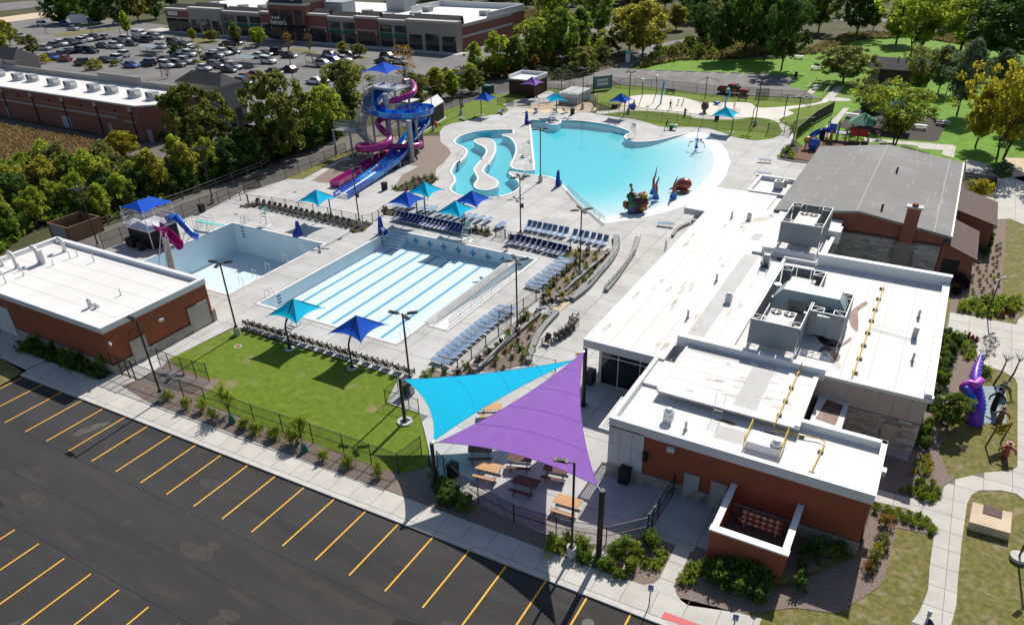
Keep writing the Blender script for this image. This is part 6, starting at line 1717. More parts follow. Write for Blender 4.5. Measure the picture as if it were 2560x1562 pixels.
for b in((q0_.x,q0_.x+3.9,q0_.y,q0_.y+.15),(q0_.x-.15,q0_.x,q0_.y,q0_.y+4.6),(q0_.x+3.9,q0_.x+4.05,q0_.y,q0_.y+4.6),(q0_.x,q0_.x+3.9,q0_.y+4.45,q0_.y+4.6)):
 MB().box(*b,0,2.0).build('wall','wood_box',wb)
for k in range(2):MB().box(q0_.x+.5+1.5*k,q0_.x+1.97+1.5*k,q0_.y-.08,q0_.y-.01,.1,1.9).build('door','hvac',wb)
# dive tower with two slides
dv=V(290,460,7.1576)
dt2=thing('pool_slide_tower',(-82,53.3,0),'small slide tower wrapped in black tarpaulin with blue canopy at the diving pool','slide tower')
X0,X1,Y0,Y1=-84.1,-80.0,51.4,55.4
MB().box(X0,X1,Y0,Y1,2.2,2.38).build('deck','white_metal',dt2)
MB().box(X0-1.6,X0-.005,Y0+.6,Y0+2.2,2.2,2.38).build('deck','white_metal',dt2)
for b in((X0,X1,Y0+.03,Y0+.06),(X1-.06,X1-.03,Y0+.07,Y0+1.6),(X1-.06,X1-.03,Y0+2.5,Y1),(X0,X1-.1,Y1-.1,Y1-.06)):
 MB().box(*b,0,2.18).build('tarpaulin','tarp',dt2)
for x in(X0,X1):
 for y in(Y0,Y1):MB().cyl((x,y,0),(x,y,4.9),.06,n=8).build('post','white_metal',dt2)
railing(dt2,[(X0,Y0,2.38),(X1,Y0,2.38),(X1,Y0+.8,2.38)],1.1,'white_metal')
railing(dt2,[(X1,Y0+2.0,2.38),(X1,Y0+3.0,2.38)],1.1,'white_metal')
railing(dt2,[(X1,Y1,2.38),(X0,Y1,2.38),(X0,Y0+2.2,2.38),(X0-1.6,Y0+2.2,2.38),(X0-1.6,Y0+.6,2.38),(X0,Y0+.6,2.38),(X0,Y0,2.38)],1.1,'white_metal')
stair(dt2,(X0-.8,Y0+4.6,.1),(X0-.8,Y0+2.2,2.3),1.1,9)
cb=MB()
rz_,ze=5.5,4.75
A_,B_,C_,D_=Vector((X0-.2,Y0-.2,ze)),Vector((X1+.2,Y0-.2,ze)),Vector((X1+.2,Y1+.3,ze)),Vector((X0-.2,Y1+.3,ze))
r0,r1=Vector(((X0+X1)/2,Y0+1.0,rz_)),Vector(((X0+X1)/2,Y1-1.0,rz_))
cb.add([A_,B_,r0,C_,r1,D_,(B_+C_)/2+Vector((-.35,0,.12)),(A_+D_)/2+Vector((.35,0,.12)),(A_+B_)/2+Vector((0,.3,.1)),(C_+D_)/2+Vector((0,-.3,.1))],[(0,8,2),(8,1,2),(1,6,2),(6,4,2),(6,3,4),(3,9,4),(9,5,4),(5,7,4),(7,2,4),(7,0,2)])
cb.build('canopy','blue_cloth',dt2)
os_=thing('open_slide',(-79,53,0),'short open magenta slide from the tarpaulin tower into the diving pool','water slide')
mp=smooth_path([Vector((X1-.3,Y0+1.4,2.45)),Vector((X1+.5,Y0+1.4,2.3)),dv(900,880,1.65),dv(1020,1000,1.2),dv(1135,1110,.95)],5)
flume(os_,mp,[(-.48,.5)]+arc_prof(.42,190,350,6)+[(.48,.5)],['slide_magenta'],6)
for f in(8,14):MB().tube([mp[f]-Vector((0,0,.4)),(mp[f].x-.7,mp[f].y-.5,0)],.06,6).build('support','white_metal',os_)
ct_=thing('closed_slide',(-79,56,0),'short blue tube slide from the tarpaulin tower into the diving pool','water slide')
cp_=smooth_path([Vector((X1-.2,Y1-.9,2.9)),dv(1060,590,2.85),dv(1180,700,2.3),dv(1250,770,1.9),dv(1330,860,1.4),dv(1400,920,1.05),dv(1480,940,.85)],5)
fr=frames(cp_)
ring=[(math.cos(2*math.pi*i/12)*.42,math.sin(2*math.pi*i/12)*.42)for i in range(12)]
ring2=[(a*.88,b*.88)for a,b in ring]
for i in range(0,len(fr)-1,6):
 seg=fr[i:min(i+7,len(fr))]
 o=sweep(sweep(MB(),seg,ring,close=True),seg,ring2[::-1],close=True).build('tube_section','slide_blue',ct_,smooth=True)
 p,d,s,u=seg[0]
 MB().cyl(p-d*.05,p+d*.05,.48,n=12,caps=False).build('flange','slide_blue',o)
for f in(14,20):MB().tube([cp_[f]-Vector((0,0,.4)),(cp_[f].x-.8,cp_[f].y-.4,0)],.06,6).build('support','white_metal',ct_)
for i,(x,y)in enumerate(((260,1110),(330,1140),(470,1190))):
 p=dv(x,y)
 t=thing('wheelie_bin',(p.x,p.y,0),'dark wheeled bin against the tarpaulin tower, %s from the left'%nth(i),'wheeled bin','dark wheeled bins at the tarpaulin tower')
 MB().add([(-.25,-.3,.08),(.25,-.3,.08),(.25,.3,.08),(-.25,.3,.08),(-.32,-.36,1.0),(.32,-.36,1.0),(.32,.36,1.0),(-.32,.36,1.0)],[(0,3,2,1),(4,5,6,7),(0,1,5,4),(1,2,6,5),(2,3,7,6),(3,0,4,7)]).build('body','bin_dark',t,local=True)
 MB().box(-.34,.34,-.38,.4,1.0,1.07).build('lid','bin_dark',t,local=True)
 for s in(-.28,.28):MB().cyl((s-.03,.3,.1),(s+.03,.3,.1),.1,n=10).build('wheel','rubber',t,local=True)
cl=thing('climbing_wall',(-71.0,46.9,0),'tall pale glass climbing wall with teal holds leaning over the diving pool','climbing wall')
cx_,cy_=-71.0,46.95
MB().add([(cx_-.6,cy_,-.1),(cx_+.6,cy_,-.1),(cx_+.4,cy_+.35,4.6),(cx_-.4,cy_+.35,4.6),(cx_-.6,cy_-.08,-.1),(cx_+.6,cy_-.08,-.1),(cx_+.4,cy_+.27,4.6),(cx_-.4,cy_+.27,4.6)],[(3,2,1,0),(4,5,6,7),(0,4,7,3),(1,2,6,5),(3,7,6,2)]).build('panel','duct',cl)
for s in(-.65,.65):MB().tube([(cx_+s,cy_,-.1),(cx_+s*.7,cy_+.35,4.7),(cx_+s*.6,cy_+.35,5.5),(cx_+s,cy_-1.6,0)],.045,6).build('frame','white_metal',cl)
rg=random.Random(2)
for k in range(16):
 f=rg.random();p=Vector((cx_+rg.uniform(-.5,.5)*(1-.3*f),cy_+.36*f-(.12 if k%2 else 0),-.1+4.6*f))
 MB().sph(p,.09,6,4).build('hold','aqua' if k%3 else 'slide_sky',cl)
 # ---- wave pool creatures
def lathe_tube(parent,name,pts,rs,m,n=10):
 return MB().tube(pts,rs,n).build(name,m,parent,smooth=True)
cv=V(1540,440,11.2)
bx=cv(470,1000)
rf=thing('reef_sculpture',(bx.x,bx.y,0),'colourful reef play sculpture with green shell slide and small figure on top','sculpture')
def lump(mb,c,r_,seed,k=.35,nu=14,nv=9,sz=1.):
 n0=len(mb.v);mb.sph(c,r_,nu,nv,sz);rr=random.Random(seed)
 ph=[rr.uniform(0,6.28)for _ in range(6)]
 for i in range(n0,len(mb.v)):
  d=Vector(mb.v[i])-Vector(c);l=d.length or 1e-6;e=d/l
  f=1+k*.5*(math.sin(4*e.x+ph[0])*math.sin(5*e.y+ph[1])+.7*math.sin(7*e.z+ph[2])*math.sin(6*e.x+ph[3]))
  mb.v[i]=tuple(Vector(c)+d*f)
 return mb
X,Y=bx.x,bx.y
mat('reef_dark',(.045,.022,.05),.5,.4,3,col2=(.09,.03,.03),spec=.4)
mat('reef_purple',(.06,.035,.16),.5,.4,3,col2=(.20,.15,.30),spec=.4)
mat('coral_red',(.42,.07,.04),.45,.3,4,col2=(.25,.04,.05),spec=.4)
mat('coral_yellow',(.60,.33,.03),.45,.3,4,col2=(.40,.18,.03),spec=.4)
mat('skin_tone',(.42,.24,.17),.6,.08,4)
mat('octo_red',(.20,.028,.020),.25,.3,3,col2=(.30,.08,.045),spec=.5)
mat('octo_dark',(.05,.035,.035),.3,.3,3,spec=.5)
mat('shell_green',(.02,.26,.05),.35,.1,4,spec=.5)
lump(MB(),(X+.25,Y+.8,1.0),1.25,1,.5,20,14,1.05).build('rock','reef_dark',rf,smooth=True)
lump(MB(),(X-.1,Y-.2,.45),.65,2,.5,18,12,.9).build('rock','reef_purple',rf,smooth=True)
for k in range(5):
 a=-.5+.24*k
 pts=[(X-.55+.28*k,Y+.75-.12*k,2.25-.12*abs(k-2)),(X-.5+.26*k,Y+.15,1.75),(X-.35+.2*k,Y-.35,1.1),(X-.1+.09*k,Y-.55,.7)]
 MB().tube(smooth_path(pts,5),[.08]+[.19]*14+[.07],8).build('shell_rib','shell_green',rf,smooth=True)
for dx,dy,z,r_,m,sd_ in((-1.0,.1,.75,.48,'coral_red',3),(1.05,.9,2.0,.5,'coral_yellow',4),(1.45,.6,1.2,.4,'coral_red',5),(1.2,.3,.7,.4,'coral_yellow',6),(-.9,.9,1.7,.35,'reef_dark',7)):
 lump(MB(),(X+dx,Y+dy,z),r_,sd_,.7,14,10).build('coral',m,rf,smooth=True)
MB().tube([(X-.5,Y+1.0,1.9),(X-.75,Y+1.1,2.6),(X-.85,Y+1.05,2.9)],[.28,.2,.1],8).sph((X-.9,Y+1.05,3.05),.22,10,7).build('figure','skin_tone',rf,smooth=True)
MB().sph((X-.9,Y+1.1,3.14),.23,10,7,.8).build('figure_hair','bark',rf,smooth=True)
def tentacle(base,pts,rs,label,group='red tentacle fountains in the shallows'):
 t=thing('tentacle_fountain',(base.x,base.y,0),label,'sculpture',group)
 MB().cyl(base,base+Vector((0,0,.55)),.55,.36,16).build('base','slide_blue',t)
 MB().cyl(base+Vector((0,0,.55)),base+Vector((0,0,.75)),.36,.3,16).build('collar','slide_sky',t)
 P_=smooth_path([base+Vector(p)for p in pts],5)
 n=len(P_);k=max(3,int(n*.62))
 r_=[rs[0]+(rs[1]-rs[0])*(i/(n-1))**1.2 for i in range(n)]
 MB().tube(P_[:k+1],r_[:k+1],10).build('arm','octo_red',t,smooth=True)
 MB().tube(P_[k:],r_[k:],10).build('tip','octo_dark',t,smooth=True)
 for i in range(2,k,3):MB().sph(P_[i]+Vector((r_[i]*.9,-r_[i]*.3,0)),.06,6,4).build('sucker','coral_red',t)
 return t
tentacle(cv(1105,640),[(0,0,.7),(.05,0,1.4),(-.05,0,1.9),(.05,0,2.4),(.22,0,2.85),(.15,.1,3.1)],(.22,.04),'nearer red tentacle of the pair, curling left of the octopus head')
tentacle(cv(1040,500),[(0,0,.7),(-.05,0,1.4),(-.1,0,2.0),(.08,0,2.6),(.18,0,3.3),(.2,.1,3.8)],(.22,.03),'farther red tentacle of the pair with the tallest dark tip')
tentacle(cv(1600,610),[(0,0,.7),(-.02,0,1.4),(.05,0,2.0),(.2,0,2.5),(.35,.1,3.0)],(.24,.04),'single red tentacle in front of the octopus head')
oh=thing('octopus_sculpture',cv(1790,390),'red octopus head sculpture lying in the shallow water','sculpture')
o_=oh.location
MB().sph((o_.x+.35,o_.y+.55,.75),1.0,18,12,.85,1.1).build('head','octo_red',oh,smooth=True)
MB().sph((o_.x-.45,o_.y-.05,.5),.5,14,10).build('brow','octo_red',oh,smooth=True)
for dx in(-.65,-.2):MB().sph((o_.x+dx,o_.y-.42,.72),.14,8,6).build('eye','coral_yellow',oh,smooth=True)
for a in(200,250,300,340):MB().tube([(o_.x,o_.y,.25),(o_.x+1.2*math.cos(R(a)),o_.y+.9*math.sin(R(a)),.16),(o_.x+1.7*math.cos(R(a+18)),o_.y+1.3*math.sin(R(a+18)),.06)],[.3,.16,.05],8).build('arm','octo_red',oh,smooth=True)
p=a2(1750,1295)
sp_=thing('spray_spinner',(p.x,p.y,0),'blue water spinner on a mast with four bent arms on the beach','play feature')
MB().cyl(p,p+Vector((0,0,.5)),.3,.2,12).build('base','slide_blue',sp_)
MB().tube([p+Vector((0,0,.5)),p+Vector((0,0,3.2))],.06,8).build('mast','slide_blue',sp_)
MB().cyl(p+Vector((0,0,1.35)),p+Vector((0,0,1.55)),.38,.3,12).build('hub','slide_sky',sp_)
for a in(10,100,190,280):
 d=Vector((math.cos(R(a)),math.sin(R(a)),0))
 o=MB().tube([p+Vector((0,0,1.1)),p+d*1.1+Vector((0,0,.95)),p+d*1.35+Vector((0,0,.1))],.05,6).build('arm','slide_blue',sp_)
 MB().obox(p+d*.95+Vector((0,0,1.02)),.45,.22,.12,rz=R(a)).build('seat','dark_blue',o)
for z in(2.2,2.7,3.1):MB().tube([p+Vector((0,0,z)),p+Vector((.35,.1,z+.2))],.035,5).sph(p+Vector((.35,.1,z+.2)),.08,6,4).build('nozzle','slide_sky',sp_)
MB().sph(p+Vector((.55,.4,1.3)),.22,8,6).build('seal_figure','orange_plastic',sp_)
# ---- splash pad features
sq=V(1520,180,4.928)
def pole_feature(base,pts,r_,m,label,head=None,cat='spray post'):
 t=thing('spray_post',(base.x,base.y,0),label,cat,'spray posts of the splash pad')
 MB().tube([base+Vector(p)for p in pts],r_,7).build('post',m,t,smooth=True)
 if head:MB().sph(base+Vector(head[0]),head[1],10,7,.6).build('head',head[2],t,smooth=True)
 return t
b=sq(385,400);pole_feature(b,[(0,0,0),(.4,.1,1.4),(.5,.1,2.6),(.3,.1,4.6)],.07,'dark_metal','curved thin spray post with white flower head, left of the pair',((.3,.1,4.7),.42,'white_metal'))
b=sq(560,360);pole_feature(b,[(0,0,0),(.4,.1,1.4),(.5,.1,2.8),(.2,.1,4.7)],.07,'dark_metal','curved thin spray post with white flower head, right of the pair',((.3,.1,4.8),.42,'white_metal'))
b=sq(648,400);pole_feature(b,[(0,0,0),(.1,0,2),(.35,.1,4.4)],.17,'slide_sky','thick pale blue spray post in the middle of the splash pad')
b=sq(1440,475)
t=pole_feature(b,[(0,0,0),(-.1,0,1.4),(.1,0,2.4),(.6,0,3.0),(.5,0,3.6)],.18,'slide_sky','bent blue spray figure with orange striped ladders at the splash pad',((.1,0,3.9),.4,'aqua'))
for s in(-1.0,-.7):MB().tube([b+Vector((s-.3,0,0)),b+Vector((s+.3,.3,2.4))],.04,5).build('striped_leg','orange_plastic',t)
for s in(1.5,1.8):MB().tube([b+Vector((s+.2,0,0)),b+Vector((s-.4,.3,4.0))],.04,5).build('striped_leg','orange_plastic',t)
for k in range(6):b2_=sq(1510+22*k,500);MB().tube([b2_,b2_+Vector((0,0,.75))],.04,5).build('jet_rail','dark_metal',t)
b=sq(905,415);pole_feature(b,[(0,0,0),(.25,.1,.6),(.3,.1,1.2)],.07,'dark_metal','short bent grey jet beside the walking man',((.3,.1,1.25),.15,'grey_metal'))
b=sq(855,410);pole_feature(b,[(0,0,0),(.1,.1,.5),(.15,.1,.9)],.08,'grey_metal','short pale jet nearest the walking man',((.15,.1,1.0),.25,'grey_metal'))
b=sq(1550,435);pole_feature(b,[(0,0,0),(.1,.1,.6),(.15,.1,1.2)],.06,'dark_metal','short dark jet near the right end of the splash pad')
b=sq(1770,650);pole_feature(b,[(0,0,0),(0,0,2.6),(.3,.1,3.1),(.3,.1,3.6)],.07,'dark_metal','tall bent dark post between the fence posts on the oval lawn')
b=sq(1185,500)
t=thing('bronze_sculpture',(b.x,b.y,0),'rounded brown animal sculpture on the splash pad','sculpture')
lump(MB(),b+Vector((0,0,1.25)),.75,9,.35,14,10).tube([b,b+Vector((0,0,.8))],.3,8).build('body','brown_shingle',t,smooth=True)
b=sq(1335,405)
t=thing('crab_seat',(b.x,b.y,0),'small blue play animal on the splash pad floor','play feature')
MB().sph(b+Vector((0,0,.3)),.45,10,7,.7).sph(b+Vector((.5,0,.4)),.22,8,6).sph(b+Vector((-.5,0,.4)),.22,8,6).build('body','slide_blue',t,smooth=True)
b=sq(300,445)
t=thing('spray_turtle',(b.x,b.y,0),'blue turtle shaped spray feature with grey fin at the left of the splash pad','play feature')
MB().sph(b+Vector((0,0,.4)),.8,12,8,.6).build('shell','slide_blue',t,smooth=True);MB().add([b+Vector(q)for q in((-.1,.1,.8),(.5,.1,.8),(.35,.1,1.7),(.2,-.1,.8))],[(0,1,2),(1,3,2),(3,0,2)]).build('fin','grey_metal',t)
b=sq(80,440)
t=thing('planter_tub',(b.x,b.y,0),'dark tub with boards under the left blue umbrella','planter')
MB().cyl(b,b+Vector((0,0,.7)),.6,.7,12).build('tub','bin_dark',t);MB().obox(b+Vector((.9,.3,.6)),.25,.5,1.2,rx=.5).build('board','sand',t)
for q,lb in((sq(765,270),'brown bench on the grass behind the splash pad, left one'),(sq(1650,355),'brown bench on the grass behind the splash pad, right one')):
 t=thing('bench',(q.x,q.y,0),lb,'bench','brown benches behind the splash pad')
 MB().box(-1.0,1.0,-.25,.2,.42,.48).build('seat','brown_shingle',t,local=True);MB().box(-1.0,1.0,.22,.28,.55,.95).build('backrest','brown_shingle',t,local=True)
 for s in(-.7,.7):MB().box(s-.04,s+.04,-.2,.26,0,.42).build('leg','dark_metal',t,local=True)
for q,lb in((sq(945,545),'dark drinking fountain post on a little pad by the splash path'),):
 t=thing('drinking_fountain',(q.x,q.y,0),lb,'fountain')
 MB().box(q.x-.15,q.x+.15,q.y-.15,q.y+.15,0,1.4).build('column','dark_metal',t);MB().box(q.x+.15,q.x+.55,q.y-.12,q.y+.12,.95,1.1).build('basin','steel',t)
q=sq(1340,590)
t=thing('control_cabinet',(q.x,q.y,0),'dark control cabinet on the pad under the right cyan umbrella','cabinet')
MB().box(q.x-.35,q.x+.35,q.y-.3,q.y+.3,0,1.3).build('body','bin_dark',t);MB().box(q.x-.38,q.x+.38,q.y-.33,q.y+.33,1.302,1.36).build('top','dark_metal',t)
# bare umbrella frames
def bare(base,h,label):
 t=thing('bare_umbrella_frame',(base.x,base.y,0),label,'umbrella frame','bare umbrella frames without cloth')
 top=base+Vector((.1,.1,h))
 MB().tube([base,base+Vector((0,0,h-.6)),top],.08,7).build('post','black_metal',t)
 for i,a in enumerate((35,125,215,305)):
  d=Vector((math.cos(R(a)),math.sin(R(a)),0))
  MB().tube([top,top+d*2.6-Vector((0,0,1.0))],.035,5).build('rafter','white_metal' if i==3 else 'black_metal',t)
 return t
bare(sq(1195,330),4.2,'bare umbrella frame with one white rafter on the lawn below the red truck')
bare(sq(260,310),4.2,'bare umbrella frame hidden behind the tall lamp post left of the splash pad')
bare(sq(2165,570),4.2,'bare umbrella frame at the path fork right of the splash pad')
sg_=thing('banner_board',a2(930,790),'mosaic blue board with pale banner standing at the park drive fence','sign')
q0_,q1_=a2(850,796),a2(1005,780)
dd=q1_-q0_
rz=math.atan2(dd.y,dd.x)
mat('mosaic',(.05,.14,.26),.6,.5,2.6,col2=(.22,.25,.20))
for a in(0,1):MB().obox(q0_.lerp(q1_,a)+Vector((0,0,1.5)),.2,.2,3.0,rz=rz).build('post','dark_metal',sg_)
nrm=Vector((dd.y,-dd.x,0)).normalized()
MB().obox((q0_+q1_)/2+Vector((0,0,1.55)),dd.length,.12,2.7,rz=rz).build('board','mosaic',sg_)
o=MB().obox((q0_+q1_)/2+nrm*.08+Vector((0,0,1.6)),dd.length*.6,.03,1.35,rz=rz).build('banner','panel_grey',sg_)
e=dd.normalized()
sc_=MB();rg=random.Random(4)
for k in range(9):
 c_=(q0_+q1_)/2+nrm*.11+e*(-1.15+.29*k)+Vector((0,0,1.72))
 sc_.tube([c_+e*.0+Vector((0,0,-.15)),c_+e*.06+Vector((0,0,.1+.15*(k%3==0))),c_+e*.17+Vector((0,0,-.12)),c_+e*.24+Vector((0,0,.08))],.03,4)
sc_.build('lettering','lift_cover',o)
q=a2(318,830)
t=thing('outdoor_shower',(q.x,q.y,0),'pale outdoor shower post in front of the brick shed','shower')
MB().cyl(q,q+Vector((0,0,1.9)),.28,.22,10).build('post','galv',t);MB().sph(q+Vector((0,0,2.05)),.34,10,6,.5).build('head','white_metal',t)
# ---- playground
ts_=thing('play_structure',a3(960,1240),'red and blue playground tower with green pyramid roof behind the gym','playground')
o_=a3(1000,1240);x,y=o_.x,o_.y
for sx in(-1.4,1.4):
 for sy in(-1.4,1.4):MB().cyl((x+sx,y+sy,0),(x+sx,y+sy,3.3),.08,n=8).build('post','brown_shingle',ts_)
MB().add([(x-2.1,y-2.1,3.2),(x+2.1,y-2.1,3.2),(x+2.1,y+2.1,3.2),(x-2.1,y+2.1,3.2),(x,y,4.7)],[(0,1,4),(1,2,4),(2,3,4),(3,0,4),(3,2,1,0)]).build('roof','aqua',ts_)
mat('play_green',(.09,.26,.17),.6,.15,2);bpy.data.objects[ts_.children[-1].name].data.materials[0]=MATS['play_green']
MB().box(x-1.4,x+1.4,y-1.4,y+1.4,1.2,1.3).box(x-5,x-1.4,y-1.2,y+.6,1.2,1.3).build('deck','dark_blue',ts_)
MB().box(x-1.3,x+1.3,y-1.46,y-1.4,1.3,2.4).build('panel','red_plastic',ts_)
MB().tube([(x-1.9,y-1.5,0),(x-1.9,y-1.5,2.1),(x-.9,y-1.5,2.6),(x-.1,y-1.5,2.1),(x-.1,y-1.5,0)],.12,8).build('arch','coral_red',ts_)
for sx in(-5,-3.4):MB().cyl((x+sx,y-1.2,0),(x+sx,y-1.2,3.2),.08,n=8).cyl((x+sx,y+.6,0),(x+sx,y+.6,3.2),.08,n=8).build('post','dark_blue',ts_)
sl=smooth_path([Vector((x-5,y-.3,1.5)),Vector((x-6,y-.3,1.2)),Vector((x-6.8,y-.9,.8)),Vector((x-7.2,y-1.8,.4))],4)
flume(ts_,sl,[(-.4,.35)]+arc_prof(.35,190,350,5)+[(.4,.35)],['slide_blue'],5)
MB().box(x-4.8,x-3.6,y-1.3,y-1.22,1.3,2.8).build('panel','slide_blue',ts_)
MB().cyl((x-4.2,y-1.6,0),(x-4.2,y-1.6,1.8),.3,.2,8).build('climber','coral_yellow',ts_)
t=thing('spring_toy',a3(600,1310),'green and blue toddler play set at the corner of the gym roof','playground')
o_=a3(600,1310);lump(MB(),o_+Vector((0,0,.9)),.9,3,.4).build('rocker','slide_blue',t,smooth=True);MB().tube([o_+Vector((-1.2,0,0)),o_+Vector((-1.2,0,1.6)),o_+Vector((0,.2,2.0)),o_+Vector((.9,.3,1.3))],.12,6).sph(o_+Vector((-1.1,.2,1.4)),.6,8,6).build('arch','coral_yellow',t)
t=thing('play_structure',a3(1330,1120),'green roofed playground tower hidden behind the big multi stemmed tree','playground')
o_=a3(1330,1130);x,y=o_.x,o_.y
for sx in(-1.4,1.4):
 for sy in(-1.4,1.4):MB().cyl((x+sx,y+sy,0),(x+sx,y+sy,4.0),.08,n=8).build('post','dark_blue',t)
MB().add([(x-2.2,y-2.2,3.8),(x+2.2,y-2.2,3.8),(x+2.2,y+2.2,3.8),(x-2.2,y+2.2,3.8),(x,y,5.6)],[(0,1,4),(1,2,4),(2,3,4),(3,0,4)]).build('roof','play_green',t)
MB().box(x-1.4,x+1.4,y-1.4,y+1.4,1.5,1.6).build('deck','dark_blue',t)
MB().tube([(x-2,y+1,2.6),(x-5,y+1,1.6),(x-6.5,y-1,.6)],.45,8).build('tube_slide','slide_blue',t)
t=thing('climbing_dome',a3(1440,1060),'red and white bench set in the playground under the tree','playground')
o_=a3(1440,1060);MB().box(o_.x-1.5,o_.x+1.5,o_.y-.8,o_.y+.8,.7,.8).build('top','red_plastic',t)
for s in(-1,1):
 for k in range(2):MB().box(o_.x-1.4+1.5*k,o_.x-.1+1.5*k,o_.y+s*1.3-.15,o_.y+s*1.3+.15,.4,.47).build('seat','white_metal',t)
for i,(q,lb)in enumerate(((a3(940,1030),'pale bench at the left edge of the dark playground'),(a3(1735,1095),'pale bench at the right edge of the dark playground'),(a3(475,515),'pale picnic bench in the park beside the tree shade'),(a3(625,612),'pale picnic bench on the sunny park grass'),(a3(1530,1130),'white bench inside the playground by the big tree'))):
 t=thing('bench',(q.x,q.y,0),lb,'bench','pale benches in the park')
 MB().box(-1.1,1.1,-.35,.35,.7,.76).build('top','panel_grey',t,local=True)
 for s in(-1,1):MB().box(-1.1,1.1,s*.7-.14,s*.7+.14,.42,.48).build('seat','panel_grey',t,local=True)
 for s in(-.8,.8):MB().box(s-.05,s+.05,-.7,.7,.05,.42).build('leg','dark_metal',t,local=True)
 # park shelter
t=thing('park_shelter',a3(1230,690),'dark roofed park shelter with stone end wall behind the trees','building')
o_=a3(1100,700);x,y=o_.x,o_.y
MB().box(x,x+10.5,y,y+6,0,2.6).build('wall','brown_shingle',t)
MB().box(x-.1,x+1.6,y-.1,y+.2,0,2.5).build('stone_pier','stone',t)
MB().add([(x-.8,y-1.2,2.6),(x+11.3,y-1.2,2.6),(x+11.3,y+3,4.4),(x-.8,y+3,4.4),(x+11.3,y+7.2,2.6),(x-.8,y+7.2,2.6)],[(0,1,2,3),(3,2,4,5),(1,4,2),(0,3,5)]).build('roof','roof_shingle',t)
for dx in(4.6,6.2):MB().cyl((x+dx,y+2.6,4.1),(x+dx,y+2.6,4.9),.12,n=8).build('vent','grey_metal',t)
t=thing('trail_sign',a2(1150,560),'turquoise topped trail sign at the start of the park path','sign')
q=a2(1150,560);MB().box(q.x-.6,q.x+.6,q.y-.08,q.y+.08,.4,2.2).build('panel','white_paint',t);MB().box(q.x-.6,q.x+.6,q.y-.09,q.y+.09,2.202,3.1).build('panel_top','aqua',t)
for s in(-.65,.65):MB().cyl((q.x+s,q.y,0),(q.x+s,q.y,3.1),.05,n=6).build('post','dark_metal',t)
# ---- inflatable tentacle and spooky display
tv=V(2340,820,3.9545)
mat('inflatable_purple',(.17,.035,.50),.4,.25,.8,col2=(.10,.025,.50),spec=.4)
mat('inflatable_blue',(.03,.16,.75),.4,.1,2,spec=.4)
mat('inflatable_pink',(.45,.06,.50),.4,.15,2,spec=.4)
ti=thing('inflatable_tentacle',(7.9,57.8,0),'giant purple inflatable tentacle with blue suckers curling on the entry lawn','inflatable')
mp_=smooth_path([tv(375,930,0),tv(383,850,.8),tv(408,750,1.4),tv(402,640,2.0),tv(385,540,2.5),tv(400,420,2.9),tv(430,320,3.1),tv(455,235,3.3)],6)
n=len(mp_);rr=[.60-.1*(i/n)-.47*(i/(n-1))**2.2 for i in range(n)]
MB().tube(mp_,rr,16).build('arm','inflatable_purple',ti,smooth=True)
for i in range(1,n-2,2):MB().sph(mp_[i]+Vector((rr[i]*.86,-rr[i]*.45,.05)),.10+.12*rr[i],8,6).build('sucker','inflatable_blue',ti,smooth=True)
for i in range(n//2,n-2,2):MB().sph(mp_[i]+Vector((-rr[i]*.95,-.05,.05)),.08+.06*rr[i],8,6).build('sucker','inflatable_purple',ti,smooth=True)
cp2=smooth_path([tv(440,520,2.9),tv(385,560,2.9),tv(320,545,2.9),tv(268,585,2.6),tv(290,640,2.0),tv(335,690,1.8),tv(330,740,1.5),tv(300,775,1.2)],5)
n2=len(cp2)
MB().tube(cp2,[.32-.08*i/n2 for i in range(n2)],12).build('curl','inflatable_pink',ti,smooth=True)
for i in range(n2//2-2,n2,2):MB().sph(cp2[i]+Vector((.18,-.25,.12)),.28,8,6).build('sucker','inflatable_blue',ti,smooth=True)
flat('glitter_sheet',[xy(tv(440,570),tv(690,575),tv(695,940),tv(440,940))],'mosaic',.0)
tag(bpy.data.objects['glitter_sheet'],'shiny blue ground sheet laid on the grass beside the inflatable tentacle','ground sheet');del bpy.data.objects['glitter_sheet']['kind']
def dead_palm(b,h,label):
 t=thing('dead_palm',(b.x,b.y,0),label,'plant','dead palm props on the entry lawn')
 top=b+Vector((.25,.1,h))
 MB().tube([b,b.lerp(top,.5)+Vector((.08,0,0)),top],[.10,.075,.05],8).build('trunk','wood_box',t)
 rg=random.Random(int(h*100))
 for k in range(9):
  a=k*.7;d=Vector((math.cos(a),math.sin(a),0))
  MB().tube([top,top+d*.3+Vector((0,0,.45)),top+d*.55+Vector((0,0,.55+rg.uniform(0,.3)))],[.03,.02,.006],5).build('frond','wood_grey',t)
 return t
dead_palm(tv(570,560),2.3,'dead palm prop nearest the tentacle at the back of the blue sheet')
dead_palm(tv(695,560),2.3,'dead palm prop by the corner of the walk behind the blue sheet')
gp_=thing('pirate_sign',tv(590,1090),'yellow painted cloth sign hung between two brown sticks on the entry lawn','sign')
pa,pb=tv(490,1170),tv(640,1130)
ta,tb_=pa+Vector((.25,.1,2.0)),pb+Vector((.2,.1,1.9))
for a,b in((pa,ta),(pb,tb_)):MB().tube([a,b],.07,6).build('stick','wood_box',gp_)
mat('sign_yellow',(.62,.52,.02),.7,.1,4)
c0_,c1_,c2_,c3_=pa.lerp(ta,.55),pb.lerp(tb_,.5),pb.lerp(tb_,.98),pa.lerp(ta,.95)
MB().quad(c0_,c1_,c2_,c3_).quad(c0_+Vector((0,.03,0)),c3_+Vector((0,.03,0)),c2_+Vector((0,.03,0)),c1_+Vector((0,.03,0))).build('cloth','sign_yellow',gp_)
